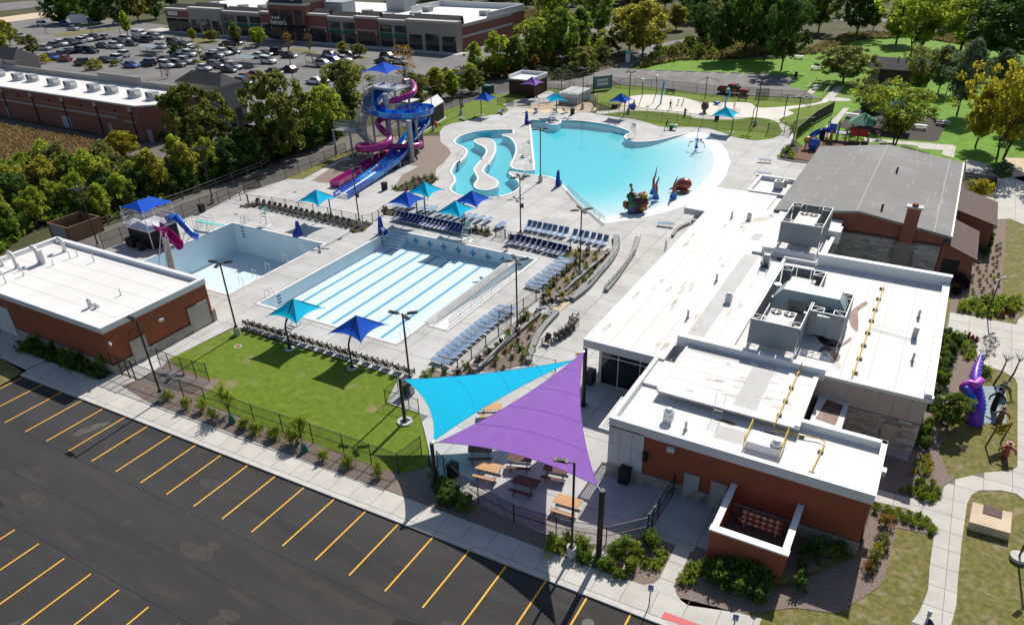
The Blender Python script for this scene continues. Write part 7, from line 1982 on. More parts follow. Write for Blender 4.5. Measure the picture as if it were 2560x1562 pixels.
def words(txt,origin,ex,ez,size,m,parent,name='lettering',depth=.01,spacing=1.0,align='CENTER'):
 cu=bpy.data.curves.new(name,'FONT');cu.body=txt;cu.size=size;cu.extrude=depth;cu.align_x=align;cu.align_y='CENTER';cu.space_character=spacing
 tmp=bpy.data.objects.new(name,cu);COL.objects.link(tmp)
 dg=bpy.context.evaluated_depsgraph_get()
 me=bpy.data.meshes.new_from_object(tmp.evaluated_get(dg))
 bpy.data.objects.remove(tmp)
 ex=Vector(ex).normalized();ez=Vector(ez).normalized();en_=ex.cross(ez).normalized();ez=en_.cross(ex)
 M_=Matrix((ex,ez,en_)).transposed().to_4x4();M_.translation=origin
 me.transform(origin_of(parent).inverted()@M_)
 me.materials.clear();me.materials.append(MATS[m])
 return link(name,me,parent)
ex_=(c1_-c0_);ez_=(c3_-c0_);off=Vector((0,-.03,.01))
for f,w_,s_ in((.52,'PARTY',.26),(.25,'INVITED',.26)):
 words(w_,(c0_+c1_)/2+((c3_+c2_)/2-(c0_+c1_)/2)*f+off,ex_,ez_,s_,'rubber',gp_)
m=MB()
for k in range(6):m.obox((c0_+c1_)/2+((c3_+c2_)/2-(c0_+c1_)/2)*.8+off+ex_.normalized()*(-.5+.2*k),.12,.02,.16+.05*(k%2),rz=math.atan2(ex_.y,ex_.x))
m.build('lettering','rubber',gp_)
def scarecrow(b,label,coat,h=1.7,skull='white_paint'):
 t=thing('costumed_skeleton',(b.x,b.y,0),label,'display figure','pirate skeleton figures on the entry lawn')
 m=MB()
 m.tube([b,b+Vector((0,0,.5)),b+Vector((0,0,h*.6)),b+Vector((0,0,h*.8)),b+Vector((0,0,h*.86))],[.22,.24,.2,.24,.08],8)
 for s in(-1,1):m.tube([b+Vector((s*.2,0,h*.78)),b+Vector((s*.5,-.1,h*.62)),b+Vector((s*.55,-.35,h*.5))],[.09,.07,.05],6)
 m.build('coat',coat,t,smooth=True)
 MB().sph(b+Vector((0,0,h*.95)),.14,10,8,1.15).build('skull',skull,t,smooth=True)
 MB().cyl(b+Vector((0,0,h*1.0)),b+Vector((0,0,h*1.03)),.26,n=12).cyl(b+Vector((0,0,h*1.03)),b+Vector((0,0,h*1.12)),.15,.12,10).build('hat',coat,t)
 return t
scarecrow(tv(565,800),'dark coated skeleton figure with white head on the blue sheet','rubber',1.9)
scarecrow(tv(640,660),'grey skeleton figure at the back of the blue sheet','wood_grey',1.2)
scarecrow(tv(620,930),'brown skeleton figure at the near edge of the blue sheet','wood_box',1.3)
scarecrow(tv(675,1280),'small maroon skeleton figure on the grass in front of the yellow sign','coral_red',1.3)
fp=thing('flag_pole',d3(1590,1600),'white flag pole with ball top and stars and stripes at the bottom edge','flag pole')
tp0=d3(1618,1412,7.0);MB().cyl((tp0.x,tp0.y,0),(tp0.x,tp0.y,6.95),.06,.05,8).build('pole','white_metal',fp)
MB().cyl((tp0.x,tp0.y,6.95),(tp0.x,tp0.y,7.05),.1,n=10).build('truck','white_metal',fp);MB().sph((tp0.x,tp0.y,7.16),.11,12,8).build('ball','white_metal',fp,smooth=True)
fl=MB();wv=lambda s:.12*math.sin(s*7)
for k in range(7):
 z1,z0=6.8-.13*k,6.8-.13*(k+1)+.003
 x0f=.62 if k<4 else .07
 q_=[x0f+(1.6-x0f)*i/6 for i in range(7)]
 n0=len(fl.v);fl.mi=0 if k%2==0 else 1
 fl.add([(tp0.x+s*.75,tp0.y-s*.5+wv(s),z-s*.25)for s in q_ for z in(z0,z1)],[(2*i,2*i+2,2*i+3,2*i+1)for i in range(6)])
fl.mi=2;q_=[.07+.55*i/3 for i in range(4)]
fl.add([(tp0.x+s*.75,tp0.y-s*.5+wv(s),z-s*.25)for s in q_ for z in(6.283,6.8)],[(2*i,2*i+2,2*i+3,2*i+1)for i in range(3)])
flg=fl.build('flag',['red_paint','white_paint','dark_blue'],fp)
sm_=MB()
for i in range(4):
 for j in range(3):
  s=.15+.13*i;z=6.7-.15*j-s*.25
  sm_.obox((tp0.x+s*.75-.004,tp0.y-s*.5+wv(s)-.006,z),.035,.006,.035,rz=-.5)
sm_.build('stars','white_paint',flg)
# ---- people
def person(p,rz,label,top,legs,stride=.25,lean=0.,armf=.0,hair='bark'):
 t=thing('person',(p[0],p[1],p[2]if len(p)>2 else .01),label,'person',None,rz)
 J=[(0,0,.95),(0,lean*.5,1.2),(0,lean,1.45),(0,lean*1.1,1.56),(0,lean*1.25+.02,1.74)]
 rad=[.15,.15,.16,.06,.10]
 ed=[(0,1),(1,2),(2,3),(3,4)]
 for s in(-1,1):
  b_=len(J)
  f=stride*s
  J+=[(s*.10,0,.90),(s*.10,f*.55+.03,.5),(s*.10,f,.08),(s*.10,f+.16,.04)]
  rad+=[.10,.075,.05,.045]
  ed+=[(0,b_),(b_,b_+1),(b_+1,b_+2),(b_+2,b_+3)]
  b_=len(J)
  J+=[(s*.20,lean,1.42),(s*.26,lean-f*.3+armf*.12,1.16),(s*.25,lean-f*.6+.05+armf*.4,.95+armf*.15),(s*.25,lean-f*.7+.08+armf*.5,.87+armf*.15)]
  rad+=[.06,.05,.038,.035]
  ed+=[(2,b_),(b_,b_+1),(b_+1,b_+2),(b_+2,b_+3)]
 me=bpy.data.meshes.new('body');me.from_pydata(J,ed,[])
 o=bpy.data.objects.new('body',me);COL.objects.link(o)
 sk=o.modifiers.new('skin','SKIN')
 for i,v in enumerate(me.skin_vertices[0].data):v.radius=(rad[i],rad[i]*.8);v.use_root=(i==0)
 o.modifiers.new('sub','SUBSURF').levels=1
 dg=bpy.context.evaluated_depsgraph_get()
 m2=bpy.data.meshes.new_from_object(o.evaluated_get(dg));bpy.data.objects.remove(o)
 for mm in(top,legs,'skin_tone','rubber'):m2.materials.append(MATS[mm])
 for pl in m2.polygons:
  c=pl.center
  pl.material_index=2 if c.z>1.53 or(abs(c.x)>.19 and c.z<1.1 and c.z>.8)else(0 if c.z>.93 else(1 if c.z>.1 else 3))
  pl.use_smooth=True
 link('body',m2,t)
 MB().sph((0,lean*1.25,1.79),.105,10,7,.8).build('hair',hair,t,local=True)
 return t
mat('olive_cloth',(.10,.095,.055),.9,.1,4)
mat('dark_cloth',(.022,.024,.03),.9,.1,4)
mat('green_cloth',(.03,.10,.06),.9,.1,4)
q=sq(765,465);person((q.x,q.y,.02),R(-100),'man in olive top and dark trousers walking across the splash pad','olive_cloth','dark_cloth',.32)
q=sq(715,705);person((q.x,q.y,.01),R(-80),'worker in dark clothes pushing a small green spreader along the deck','green_cloth','dark_cloth',.3,.12,.8)
q=sq(785,710)
t=thing('spreader_cart',(q.x,q.y,.01),'small green and white push cart in front of the dark clothed worker','cart')
MB().add([(-.35,-.3,.3),(.35,-.3,.3),(.35,.3,.3),(-.35,.3,.3),(-.5,-.42,.85),(.5,-.42,.85),(.5,.42,.85),(-.5,.42,.85)],[(0,3,2,1),(4,5,6,7),(0,1,5,4),(1,2,6,5),(2,3,7,6),(3,0,4,7)]).build('hopper','green_plastic',t,local=True)
MB().box(.5,.95,-.25,.25,.3,.95).build('tank','white_metal',t,local=True)
for s in(-.42,.42):MB().cyl((-.1,s-.04,.22),(-.1,s+.04,.22),.22,n=12).build('wheel','rubber',t,local=True)
MB().tube([(-.4,-.3,.6),(-1.0,-.25,1.0),(-1.0,.25,1.0),(-.4,.3,.6)],.025,5).build('handle','steel',t,local=True)
q=a1(1570,1110)
t=thing('leaf_blower_pack',(q.x,q.y,.02),'orange equipment pack left on the grass beside the metal shed','equipment')
MB().box(q.x-.3,q.x+.3,q.y-.25,q.y+.25,.02,.6).sph((q.x,q.y,.75),.28,10,7).build('pack','orange_plastic',t);MB().tube([(q.x+.3,q.y,.4),(q.x+.7,q.y-.3,.15)],.05,6).build('hose','rubber',t)
# ---- STORE, SHOPS, CARS
def PY(u,v,y):
 d=RIGHT*((u-1280)/F_PX)+UP*((CY-v)/F_PX)+FWD
 t=y/d.y
 return d.x*t,CAM_H+d.z*t
SY=184.0
S1=lambda x,y:PY(400+x/6.844,y/6.844,SY)
S2=lambda x,y:PY(660+x/8.2133,y/8.2133,SY)
S3=lambda x,y:PY(640+x/3.4957,y/3.4957,SY)
store=thing('supermarket',(-180,190,0),'long brick and tan supermarket with dark mansard roof edge beyond the car park','building')
zp=7.6
segs=[(S1(75,100)[0],S1(490,110)[0],'brick_store',7.0),(S1(490,100)[0],S1(1040,150)[0],'tan_render',7.7),(S1(1040,150)[0],S1(1715,215)[0],'tan_render',7.1),(S1(1715,215)[0],S2(170,160)[0],'brick_store',7.6),(S2(170,160)[0],S2(895,250)[0],'brick_store',10.4),(S2(895,320)[0],S2(1290,380)[0],'brick_store',7.8),(S2(1290,380)[0],S2(1880,430)[0],'tan_render',7.3),(S2(1880,400)[0],S2(2330,450)[0],'brick_store',7.8),(S2(2330,450)[0],S3(1330,220)[0],'tan_render',7.3),(S3(1330,220)[0],S3(1770,215)[0],'tan_render',7.8)]
XE=segs[-1][1]
MB().box(segs[0][0]+.4,XE-.4,SY+1.5,222,0,6.4).build('wall','brick_store',store)
MB().box(segs[0][0]+.4,XE-.4,SY+1.6,221.9,6.402,6.6).build('roof','roof_white',store)
for i,(x0,x1,m,h)in enumerate(segs):
 yf=SY-(.9 if i in(1,9)else .5 if m=='brick_store' else 0)-(1.4 if i==4 else 0)
 MB().box(x0+.01,x1-.01,yf,SY+1.5,0,h-.6).build('wall',m,store)
 MB().box(x0-.12,x1+.12,yf-.3,SY+1.4,h-.598,h).build('cornice','cornice',store)
 if i==4:
  MB().add([(x0,yf,h),(x1,yf,h),(x1,SY+9,h),(x0,SY+9,h),(x0+1.6,yf+2.6,h+2.6),(x1-1.6,yf+2.6,h+2.6),(x1-1.6,SY+6,h+2.6),(x0+1.6,SY+6,h+2.6)],[(0,1,5,4),(1,2,6,5),(2,3,7,6),(3,0,4,7),(4,5,6,7)]).build('mansard_roof','roof_shingle',store)
  MB().box(x0+.1,x1-.1,SY+1.6,SY+8.9,6.6,h).build('wall','brick_store',store)
  for f in(.3,.68):
   xx=x0+(x1-x0)*f
   MB().sph((xx,yf+1.2,h+1.1),.75,10,6).build('skylight','white_metal',store)
 else:
  MB().add([(x0+.5,SY+1.0,h),(x1-.5,SY+1.0,h),(x1-.5,SY+3.2,h+1.0),(x0+.5,SY+3.2,h+1.0),(x0+.5,SY+3.6,6.6),(x1-.5,SY+3.6,6.6)],[(0,1,2,3),(3,2,5,4),(0,3,4),(1,5,2)]).build('mansard_roof','roof_shingle',store)
  # openings
 n={0:2,1:3,2:3,3:1,4:3,5:1,6:2,7:1,8:2,9:3}[i]
 w=(x1-x0)/n
 for k in range(n):
  a,b=x0+w*k+w*.12,x0+w*(k+1)-w*.12
  yw=yf-.04
  def glaze(a,b,z0,z1,nv,nh,name='window'):
   g=MB().box(a,b,yw,yf+.02,z0,z1).build(name,'store_glass',store)
   m_=MB()
   for q in range(nv+1):
    xx=a+(b-a)*q/nv;m_.box(xx-.05,xx+.05,yw-.05,yw,z0,z1)
   for q in range(nh+1):
    zz=z0+(z1-z0)*q/nh;m_.box(a,b,yw-.045,yw-.002,zz-.05,zz+.05)
   m_.build('window_frame','black_metal',g)
  if i in(2,6,8):
   glaze(a,b,4.0,5.8,4,1)
   glaze(a,b,.1,2.9,4,2)
   MB().add([(a,yw-.01,3.75),(b,yw-.01,3.75),(b,yw-1.1,3.0),(a,yw-1.1,3.0)],[(3,2,1,0)]).build('awning','awning_green',store)
  elif i in(1,9):
   glaze(a,b,.1,4.3 if k==1 else 3.9,3,4)
  elif i==4:
   glaze(a+(w*.1 if k!=1 else-w*.1),b-(w*.1 if k!=1 else-w*.1),4.9,8.6,2 if k!=1 else 4,3)
   glaze(a,b,.1,3.6,4,2,'shop_front')
  else:
   glaze(a,b,.1,3.4,6 if n==1 else 4,2)
   if i==0:MB().add([(a,yw-.01,3.9),(b,yw-.01,3.9),(b,yw-1.0,3.2),(a,yw-1.0,3.2)],[(3,2,1,0)]).build('awning','awning_black',store)
 if i in(0,3,5,7):MB().box(x0+.1,x1-.1,yf-.06,yf,4.0,4.25).build('string_course','cornice',store)
 for xx in(x0+.4,x1-.4):MB().box(xx-.12,xx+.12,yf-.25,yf-.01,3.0,3.7).build('wall_lamp','white_metal',store)
x0,x1=segs[4][0],segs[4][1]
cnp=MB().box(x0-.2,x1+.2,SY-4.0,SY-2.0,4.0,4.5).build('entrance_canopy','awning_black',store)
words("heinen's",Vector(((x0+x1)/2-1.5,SY-4.05,5.3)),(1,0,0),(0,0,1),2.0,'white_paint',cnp,'shop_name',.08)
for k in range(3):MB().sph(((x0+x1)/2-3.6+1.2*k,SY-4.05,6.6),.3,8,6,1.25).build('sign_leaf','white_paint',cnp)
sgn=MB().box(segs[0][0]+1.6,segs[0][0]+6.2,SY-.62,SY-.51,4.9,6.0).build('shop_sign','white_paint',store)
m=MB()
for k in range(9):m.box(segs[0][0]+2.0+.44*k,segs[0][0]+2.25+.44*k,SY-.64,SY-.622,5.25+.06*(k%2),5.65+.05*(k%3))
m.build('lettering','grey_metal',sgn)
MB().box(XE-.39,XE-.2,SY+1.5,214,0,6.8).build('side_wall','brick_store',store)
MB().box(XE-.2,XE-.14,SY+2,214,3.3,3.9).box(XE-.2,XE-.15,SY+2,214,6.0,6.8).build('stone_band','cornice',store)
for b in((-152,XE-.4,221.4,221.8),(-152,-151.6,205,221.3),(XE-.8,XE-.4,200,221.3)):MB().box(*b,6.6,8.2).build('parapet','white_metal',store)
rg=random.Random(9)
spots=[(-229,196,0),(-212,193,0),(-205,195,0),(-196,195,0),(-162,196,0),(-150,191,0),(-144,196,0),(-140,190,0),(-133,192,0),(-126,206,0),(-148,208,0),(-171,194,1),(-158,208,1),(-127.5,188,2)]
for i,(x,y,k)in enumerate(spots):
 s_=(1.3,1.2,1.3)if k==0 else((3.6,3,3.6)if k==1 else(1.6,1.4,1.8))
 ac_unit(x-s_[0],x+s_[0],y-s_[1],y+s_[1],6.6,6.6+s_[2],'pale rooftop unit, %s listed from the left end of the supermarket roof'%nth(sorted(range(len(spots)),key=lambda q:spots[q][0]).index(i)),[],'rooftop units of the supermarket','hvac')
 # ---- brick shop row at the left
RY0,RY1,RZ=84.0,96.5,6.0
shop=thing('shop_row',(-150,90,0),'long brick shop row with white roof seen from its rear lane','building')
x_r=a0(1230,925,RZ).x
MB().prism([(-260,RY0),(x_r,RY0),(x_r+4.2,RY0+3.6),(x_r+4.2,RY1),(-260,RY1)],0,RZ-.02).build('wall','brick_store',shop)
MB().prism([(-260,RY0+.35),(x_r-.2,RY0+.35),(x_r+3.8,RY0+3.8),(x_r+3.8,RY1-.1),(-260,RY1-.1)],RZ-.015,RZ).build('roof','roof_white',shop)
MB().prism([(-260,RY0-.06),(x_r+.02,RY0-.06),(x_r+4.26,RY0+3.57),(x_r+4.26,RY1),(x_r+3.9,RY1),(x_r+3.9,RY0+3.75),(x_r-.12,RY0+.3),(-260,RY0+.3)],RZ-.014,RZ+.22).build('coping','white_metal',shop)
MB().box(-260,x_r-6,RY0-.05,RY0,3.35,3.75).box(-260,x_r,RY0-.03,RY0,4.3,4.4).build('stone_band','tan_render',shop)
MB().box(x_r-4.5,x_r-1,RY0-.05,RY0,3.0,3.35).build('stone_band','tan_render',shop)
for x in[x_r-1.6-9.8*k for k in range(7)]:
 MB().tube([(x,RY0-.12,RZ-.8),(x,RY0-.12,.2)],.11,6).build('downspout','black_metal',shop)
 MB().box(x-.35,x+.35,RY0-.3,RY0-.02,RZ-.85,RZ-.25).build('hopper','cornice',shop)
 MB().box(x-4.6,x-4.2,RY0-.3,RY0-.01,4.75,5.0).build('wall_light','black_metal',shop)
for q,w in((a0(1410,1230),1.2),(a0(660,1110),2.6),(a0(1110,1160),1.1),(a0(160,1020),1.2)):
 MB().box(q.x-w/2,q.x+w/2,RY0-.06,RY0-.01,.05,2.3).build('door','hvac' if w>2 else 'grey_metal',shop)
for x0_,x1_,h in((-260,-184,8.0),(-183.9,-151,7.0),(-150.9,-138,7.7),(-137.9,-128.2,7.0)):
 MB().box(x0_,x1_,RY1-.35,RY1,RZ,h).build('front_parapet','block_grey',shop)
def hip(name,x0,x1,y0,y1,z0,z1,label):
 t=thing(name,((x0+x1)/2,(y0+y1)/2,0),label,'building')
 MB().box(x0,x1,y0,y1,0,z0).build('wall','block_grey',t)
 MB().box(x0-.2,x1+.2,y0-.2,y1+.2,z0+.002,z0+.4).build('cornice','tan_render',t)
 MB().add([(x0-.2,y0-.2,z0+.41),(x1+.2,y0-.2,z0+.41),(x1+.2,y1+.2,z0+.41),(x0-.2,y1+.2,z0+.41),(x0+2,(y0+y1)/2,z1),(x1-2,(y0+y1)/2,z1)],[(0,1,5,4),(1,2,5),(2,3,4,5),(3,0,4)]).build('roof','roof_shingle',t)
 for k in range(2):MB().box(x1-.02,x1+.05,y0+.6+1.8*k,y0+2.0+1.8*k,.3,3.4).build('window','store_glass',t)
 return t
hip('corner_tower',-127.9,-116.0,96.6,101.6,7.3,9.4,'corner tower with dark hipped roof at the right end of the shop row')
hip('corner_tower',-192,-180,96.6,102,7.6,10.0,'tower with dark hipped roof at the left end of the shop row')
SU=[(0,655),(165,685),(290,695),(475,730),(620,755),(825,780),(980,800),(1180,835),(1340,855),(1480,880)]
for i,q in enumerate(SU):
 p=a0(q[0],q[1]+15,RZ)
 t=thing('shop_air_unit',(p.x,p.y,RZ+.2),'grey rooftop air unit, %s from the left on the shop row roof'%nth(i),'air conditioner','air units on the shop row roof')
 MB().box(-1.5,1.5,-.9,.9,.22,1.5).build('casing','hvac',t,local=True)
 MB().box(-1.52,-.4,-.92,-.9,.4,1.35).build('coil','dark_metal',t,local=True)
 MB().add([(1.5,-.9,.5),(2.1,-.9,.5),(1.5,-.9,1.3),(1.5,.9,.5),(2.1,.9,.5),(1.5,.9,1.3)],[(0,1,2),(3,5,4),(1,4,5,2),(0,3,4,1)]).build('hood','hvac',t,local=True)
 MB().box(-1.6,1.6,-1.0,1.0,-.25,.2).build('curb','white_metal',t,local=True)
 t.scale=(.68,.75,.75)
 # ---- vehicles
CARCOL={'white':(.75,.75,.74),'silver':(.42,.43,.44),'grey':(.13,.135,.14),'black':(.012,.012,.014),'navy':(.012,.02,.055),'blue':(.02,.10,.42),'red':(.32,.012,.015),'maroon':(.10,.01,.018),'teal':(.02,.08,.11)}
for k,c in CARCOL.items():mat('paint_'+k,c,.3,.03,1,spec=.5,coat=.6)
mat('headlight',(.7,.7,.68),.15,.02,2,spec=.7)
mat('tail_light',(.30,.01,.01),.25,.05,2,spec=.5)
def loft(mb,secs):
 n=len(secs[0]);vs=[p for s in secs for p in s];fs=[]
 for k in range(len(secs)-1):
  for i in range(n):
   j=(i+1)%n;fs.append((k*n+i,k*n+j,(k+1)*n+j,(k+1)*n+i))
 fs+=[tuple(range(n-1,-1,-1)),tuple((len(secs)-1)*n+i for i in range(n))]
 return mb.add(vs,fs)
def sec(x,w,z0,z1,ch=.12):
 return[(x,-w,z0),(x,w,z0),(x,w,z1-ch),(x,w-ch*.8,z1),(x,-w+ch*.8,z1),(x,-w,z1-ch)]
def make_car(kind):
 t=thing('parked_car',(0,0,0),'x','car','x')
 L_,W_={'sedan':(4.7,.9),'suv':(4.7,.94),'van':(5.6,1.0),'pickup':(5.9,1.0),'boxtruck':(7.0,1.15)}[kind]
 h=L_/2
 if kind in('sedan','suv'):
  bz=.86 if kind=='sedan' else 1.02
  loft(MB(),[sec(-h,W_*.86,.38,bz-.08),sec(-h+.25,W_,.3,bz),sec(-.9,W_,.26,bz+.04),sec(.8,W_,.26,bz),sec(h-.7,W_,.28,bz-.06),sec(h-.12,W_*.9,.34,bz-.2),sec(h,W_*.8,.4,bz-.3)]).build('body','paint_white',t,local=True)
  rz_=1.42 if kind=='sedan' else 1.72
  back=-h+(.75 if kind=='sedan' else .2)
  loft(MB(),[sec(back,W_*.86,bz-.02,bz+.04,.02),sec(back+(.6 if kind=='sedan' else .3),W_*.8,bz-.02,rz_-.05,.1),sec(.25,W_*.8,bz-.02,rz_-.03,.1),sec(1.15,W_*.86,bz-.04,bz+.03,.02)]).build('windows','window',t,local=True)
  loft(MB(),[sec(back+(.55 if kind=='sedan' else .15),W_*.74,rz_-.06,rz_-.01,.03),sec(back+1.2,W_*.78,rz_-.06,rz_+.03,.04),sec(.3,W_*.74,rz_-.06,rz_,.03)]).build('roof','paint_white',t,local=True)
 elif kind=='van':
  loft(MB(),[sec(-h,W_*.95,.35,2.0),sec(-h+.1,W_,.3,2.1),sec(1.2,W_,.3,2.1),sec(1.9,W_,.3,1.2),sec(h,W_*.85,.35,.95)]).build('body','paint_white',t,local=True)
  MB().add([(1.24,-.85,2.0),(1.24,.85,2.0),(1.93,.88,1.28),(1.93,-.88,1.28)],[(0,3,2,1)]).box(-2.3,1.1,-1.012,1.012,1.3,1.8).build('windows','window',t,local=True)
 elif kind=='pickup':
  loft(MB(),[sec(.2,W_,.45,1.1),sec(1.2,W_,.45,1.12),sec(h-.15,W_*.96,.45,1.08),sec(h,W_*.9,.5,.95)]).build('body','paint_white',t,local=True)
  b_=MB().box(-h,.19,-W_,-W_+.1,.5,1.15).box(-h,.19,W_-.1,W_,.5,1.15).box(-h,-h+.08,-W_+.1,W_-.1,.5,1.15).box(-h+.08,.19,-W_+.1,W_-.1,.45,.62)
  b_.build('bed','paint_white',t,local=True)
  MB().box(-h+.1,.17,-W_+.12,W_-.12,.63,.66).build('bed_liner','rubber',t,local=True)
  loft(MB(),[sec(-1.1,W_*.92,1.1,1.16,.02),sec(-.95,W_*.84,1.1,1.78,.1),sec(.55,W_*.84,1.1,1.8,.1),sec(1.25,W_*.92,1.1,1.14,.02)]).build('windows','window',t,local=True)
  loft(MB(),[sec(-.98,W_*.78,1.78,1.84,.03),sec(.5,W_*.78,1.78,1.86,.03)]).build('roof','paint_white',t,local=True)
  MB().box(-1.1,.2,-W_*.995,W_*.995,.46,1.1).build('cab_side','paint_white',t,local=True)
 else:
  MB().box(-h,1.3,-W_,W_,.7,3.2).build('cargo_box','paint_white',t,local=True)
  loft(MB(),[sec(1.35,W_*.9,.5,2.2),sec(2.1,W_*.9,.5,2.1),sec(2.6,W_*.9,.5,1.4),sec(h,W_*.85,.5,1.2)]).build('body','paint_white',t,local=True)
  MB().box(1.6,2.1,-W_*.91,W_*.91,1.4,1.95).build('windows','window',t,local=True)
 wr=.34 if kind=='sedan' else .38
 for sx in(-h+.95,h-.95):
  for s in(-1,1):
   w_=MB().cyl((sx,s*(W_-.2),wr),(sx,s*(W_+.015),wr),wr,n=14).build('wheel','rubber',t,local=True)
   MB().cyl((sx,s*(W_+.016),wr),(sx,s*(W_+.03),wr),wr*.62,n=10).build('rim','grey_metal',w_,local=True)
 hz=.72 if kind=='sedan' else .85
 for s in(-1,1):
  MB().obox((h-.1,s*W_*.68,hz-.02),.14,.34,.14).build('headlight','headlight',t,local=True)
  MB().obox((-h+.06,s*W_*.72,hz+.05),.1,.25,.18).build('tail_light','tail_light',t,local=True)
 return t
protos={k:make_car(k)for k in('sedan','suv','van','pickup','boxtruck')}
def place_car(p,kind,col,rz,label,group,name=None,cat='car'):
 o=dup(protos[kind],(p.x,p.y,.01),rz,label,group,1.08,cat)
 if name:o.name=name
 for ch in o.children:
  if ch.name.split('.')[0]in('body','roof','bed','cab_side','cargo_box'):
   ch.material_slots[0].link='OBJECT';ch.material_slots[0].material=MATS['paint_'+col]
 return o
def z(v,lst):return[(v(x,y+8),c,k)for x,y,c,k in lst]
ROWS=[('the farthest left row of the store car park',z(a0,[(400,430,'silver','sedan'),(465,410,'grey','suv'),(545,395,'white','suv'),(625,385,'black','suv'),(700,370,'white','suv'),(770,355,'white','suv'),(838,345,'black','suv'),(915,335,'silver','sedan')])),('the second left row of the store car park',z(a0,[(600,460,'black','sedan'),(695,450,'navy','suv'),(808,455,'black','suv'),(900,410,'black','sedan'),(1018,415,'white','suv'),(1050,380,'navy','suv'),(1110,355,'white','suv'),(1150,392,'black','sedan'),(1195,355,'black','sedan'),(1280,362,'black','suv'),(1225,315,'white','van'),(1318,318,'maroon','sedan'),(1385,335,'white','sedan')])),('the row just above the shop row parapet',z(a0,[(465,515,'blue','suv'),(540,492,'navy','suv'),(570,527,'red','sedan'),(720,560,'black','suv'),(925,537,'black','sedan'),(1010,525,'white','suv'),(1075,490,'white','suv'),(1150,582,'blue','sedan'),(1300,567,'black','suv')])),('the middle rows of the store car park',z(a0,[(1465,582,'white','suv'),(1560,575,'grey','suv'),(1625,550,'silver','suv'),(1440,530,'navy','sedan'),(1550,512,'teal','suv'),(1660,487,'white','suv'),(1700,450,'white','sedan'),(1520,378,'black','suv'),(1600,412,'black','pickup'),(1405,415,'silver','sedan'),(1980,407,'black','suv'),(2060,387,'navy','suv')])),('the right rows of the store car park',z(a0,[(1835,512,'navy','suv'),(1895,495,'silver','suv'),(1965,475,'white','suv'),(2040,465,'black','suv'),(1890,587,'navy','suv'),(1960,560,'navy','sedan'),(2000,622,'black','sedan'),(2045,597,'silver','suv'),(1785,607,'white','sedan'),(2350,547,'white','suv'),(2255,500,'white','sedan'),(2320,480,'navy','sedan'),(2400,468,'black','suv')])),('the rows by the lot trees',z(a1,[(290,497,'navy','sedan'),(165,642,'navy','sedan'),(290,620,'maroon','sedan'),(600,577,'silver','suv'),(660,500,'navy','suv'),(615,522,'black','sedan'),(690,552,'blue','suv'),(770,530,'white','sedan'),(820,500,'grey','suv'),(1160,512,'black','suv'),(1110,545,'black','sedan'),(1260,550,'white','sedan'),(850,635,'navy','sedan'),(620,690,'maroon','sedan'),(520,725,'white','sedan'),(570,712,'silver','sedan')])),('the corner by the shop tower',z(a0,[(2150,690,'red','sedan'),(2220,665,'maroon','sedan'),(2135,737,'teal','suv'),(2110,780,'blue','sedan')])),('the upper left corner of the store car park',z(a0,[(380,222,'white','suv'),(565,217,'blue','sedan'),(830,207,'grey','suv'),(645,257,'silver','sedan'),(1035,212,'white','sedan'),(20,310,'blue','sedan'),(180,325,'silver','sedan'),(430,95,'white','suv')]))]
CN={'navy':'dark blue','teal':'dark teal'}
rg=random.Random(11)
for rn,lst in ROWS:
 lst=sorted(lst,key=lambda c:U(c[0])[0])
 for i,(p,c,k)in enumerate(lst):
  place_car(p,k,c,(0 if rg.random()<.6 else math.pi)+rg.uniform(-.04,.04),'%s %s, %s from left in %s'%(CN.get(c,c),{'suv':'off-roader','sedan':'saloon car','van':'van','pickup':'pickup'}[k],nth(i),rn.replace('of the store car park','of the store lot')),'cars in the supermarket car park',cat={'van':'van','pickup':'pickup'}.get(k,'car'))
place_car(a0(725,215),'boxtruck','white',R(60),'white box truck parked at the far edge of the store lot','trucks','box_truck','truck')
q=a2(2072,822)
place_car(q,'pickup','red',0,'red pickup truck parked beside the splash pad fence','trucks','pickup_truck','truck')
for o in protos.values():wipe(o)
# bay lines in the far lots
store_lot=bpy.data.objects['store_lot']
m=MB()
for x in(-225,-207,-189,-171,-153,-137):
 for k in range(18):m.box(x-5.2,x+5.2,104+2.75*k,104.1+2.75*k,-.018,-.012)
m.build('bay_lines','asphalt_path',store_lot,kind='stuff')
park_lot=bpy.data.objects['park_lot']
for k in range(9):
 p=a2(1260+130*k,615+4*k);MB().obox((p.x,p.y-2.4,.014),.12,5,.008).build('bay_line','walk',park_lot)
 MB().obox((p.x+1.3,p.y+.3,.08),2.0,.18,.14).build('wheel_stop','kerb',park_lot)
q0_=a3(300,810)
for k in range(7):MB().obox((q0_.x+.5+.8*k,q0_.y+.6,.014),.12,3.4,.008,rz=-.7).build('hatch_line','sand',park_lot)
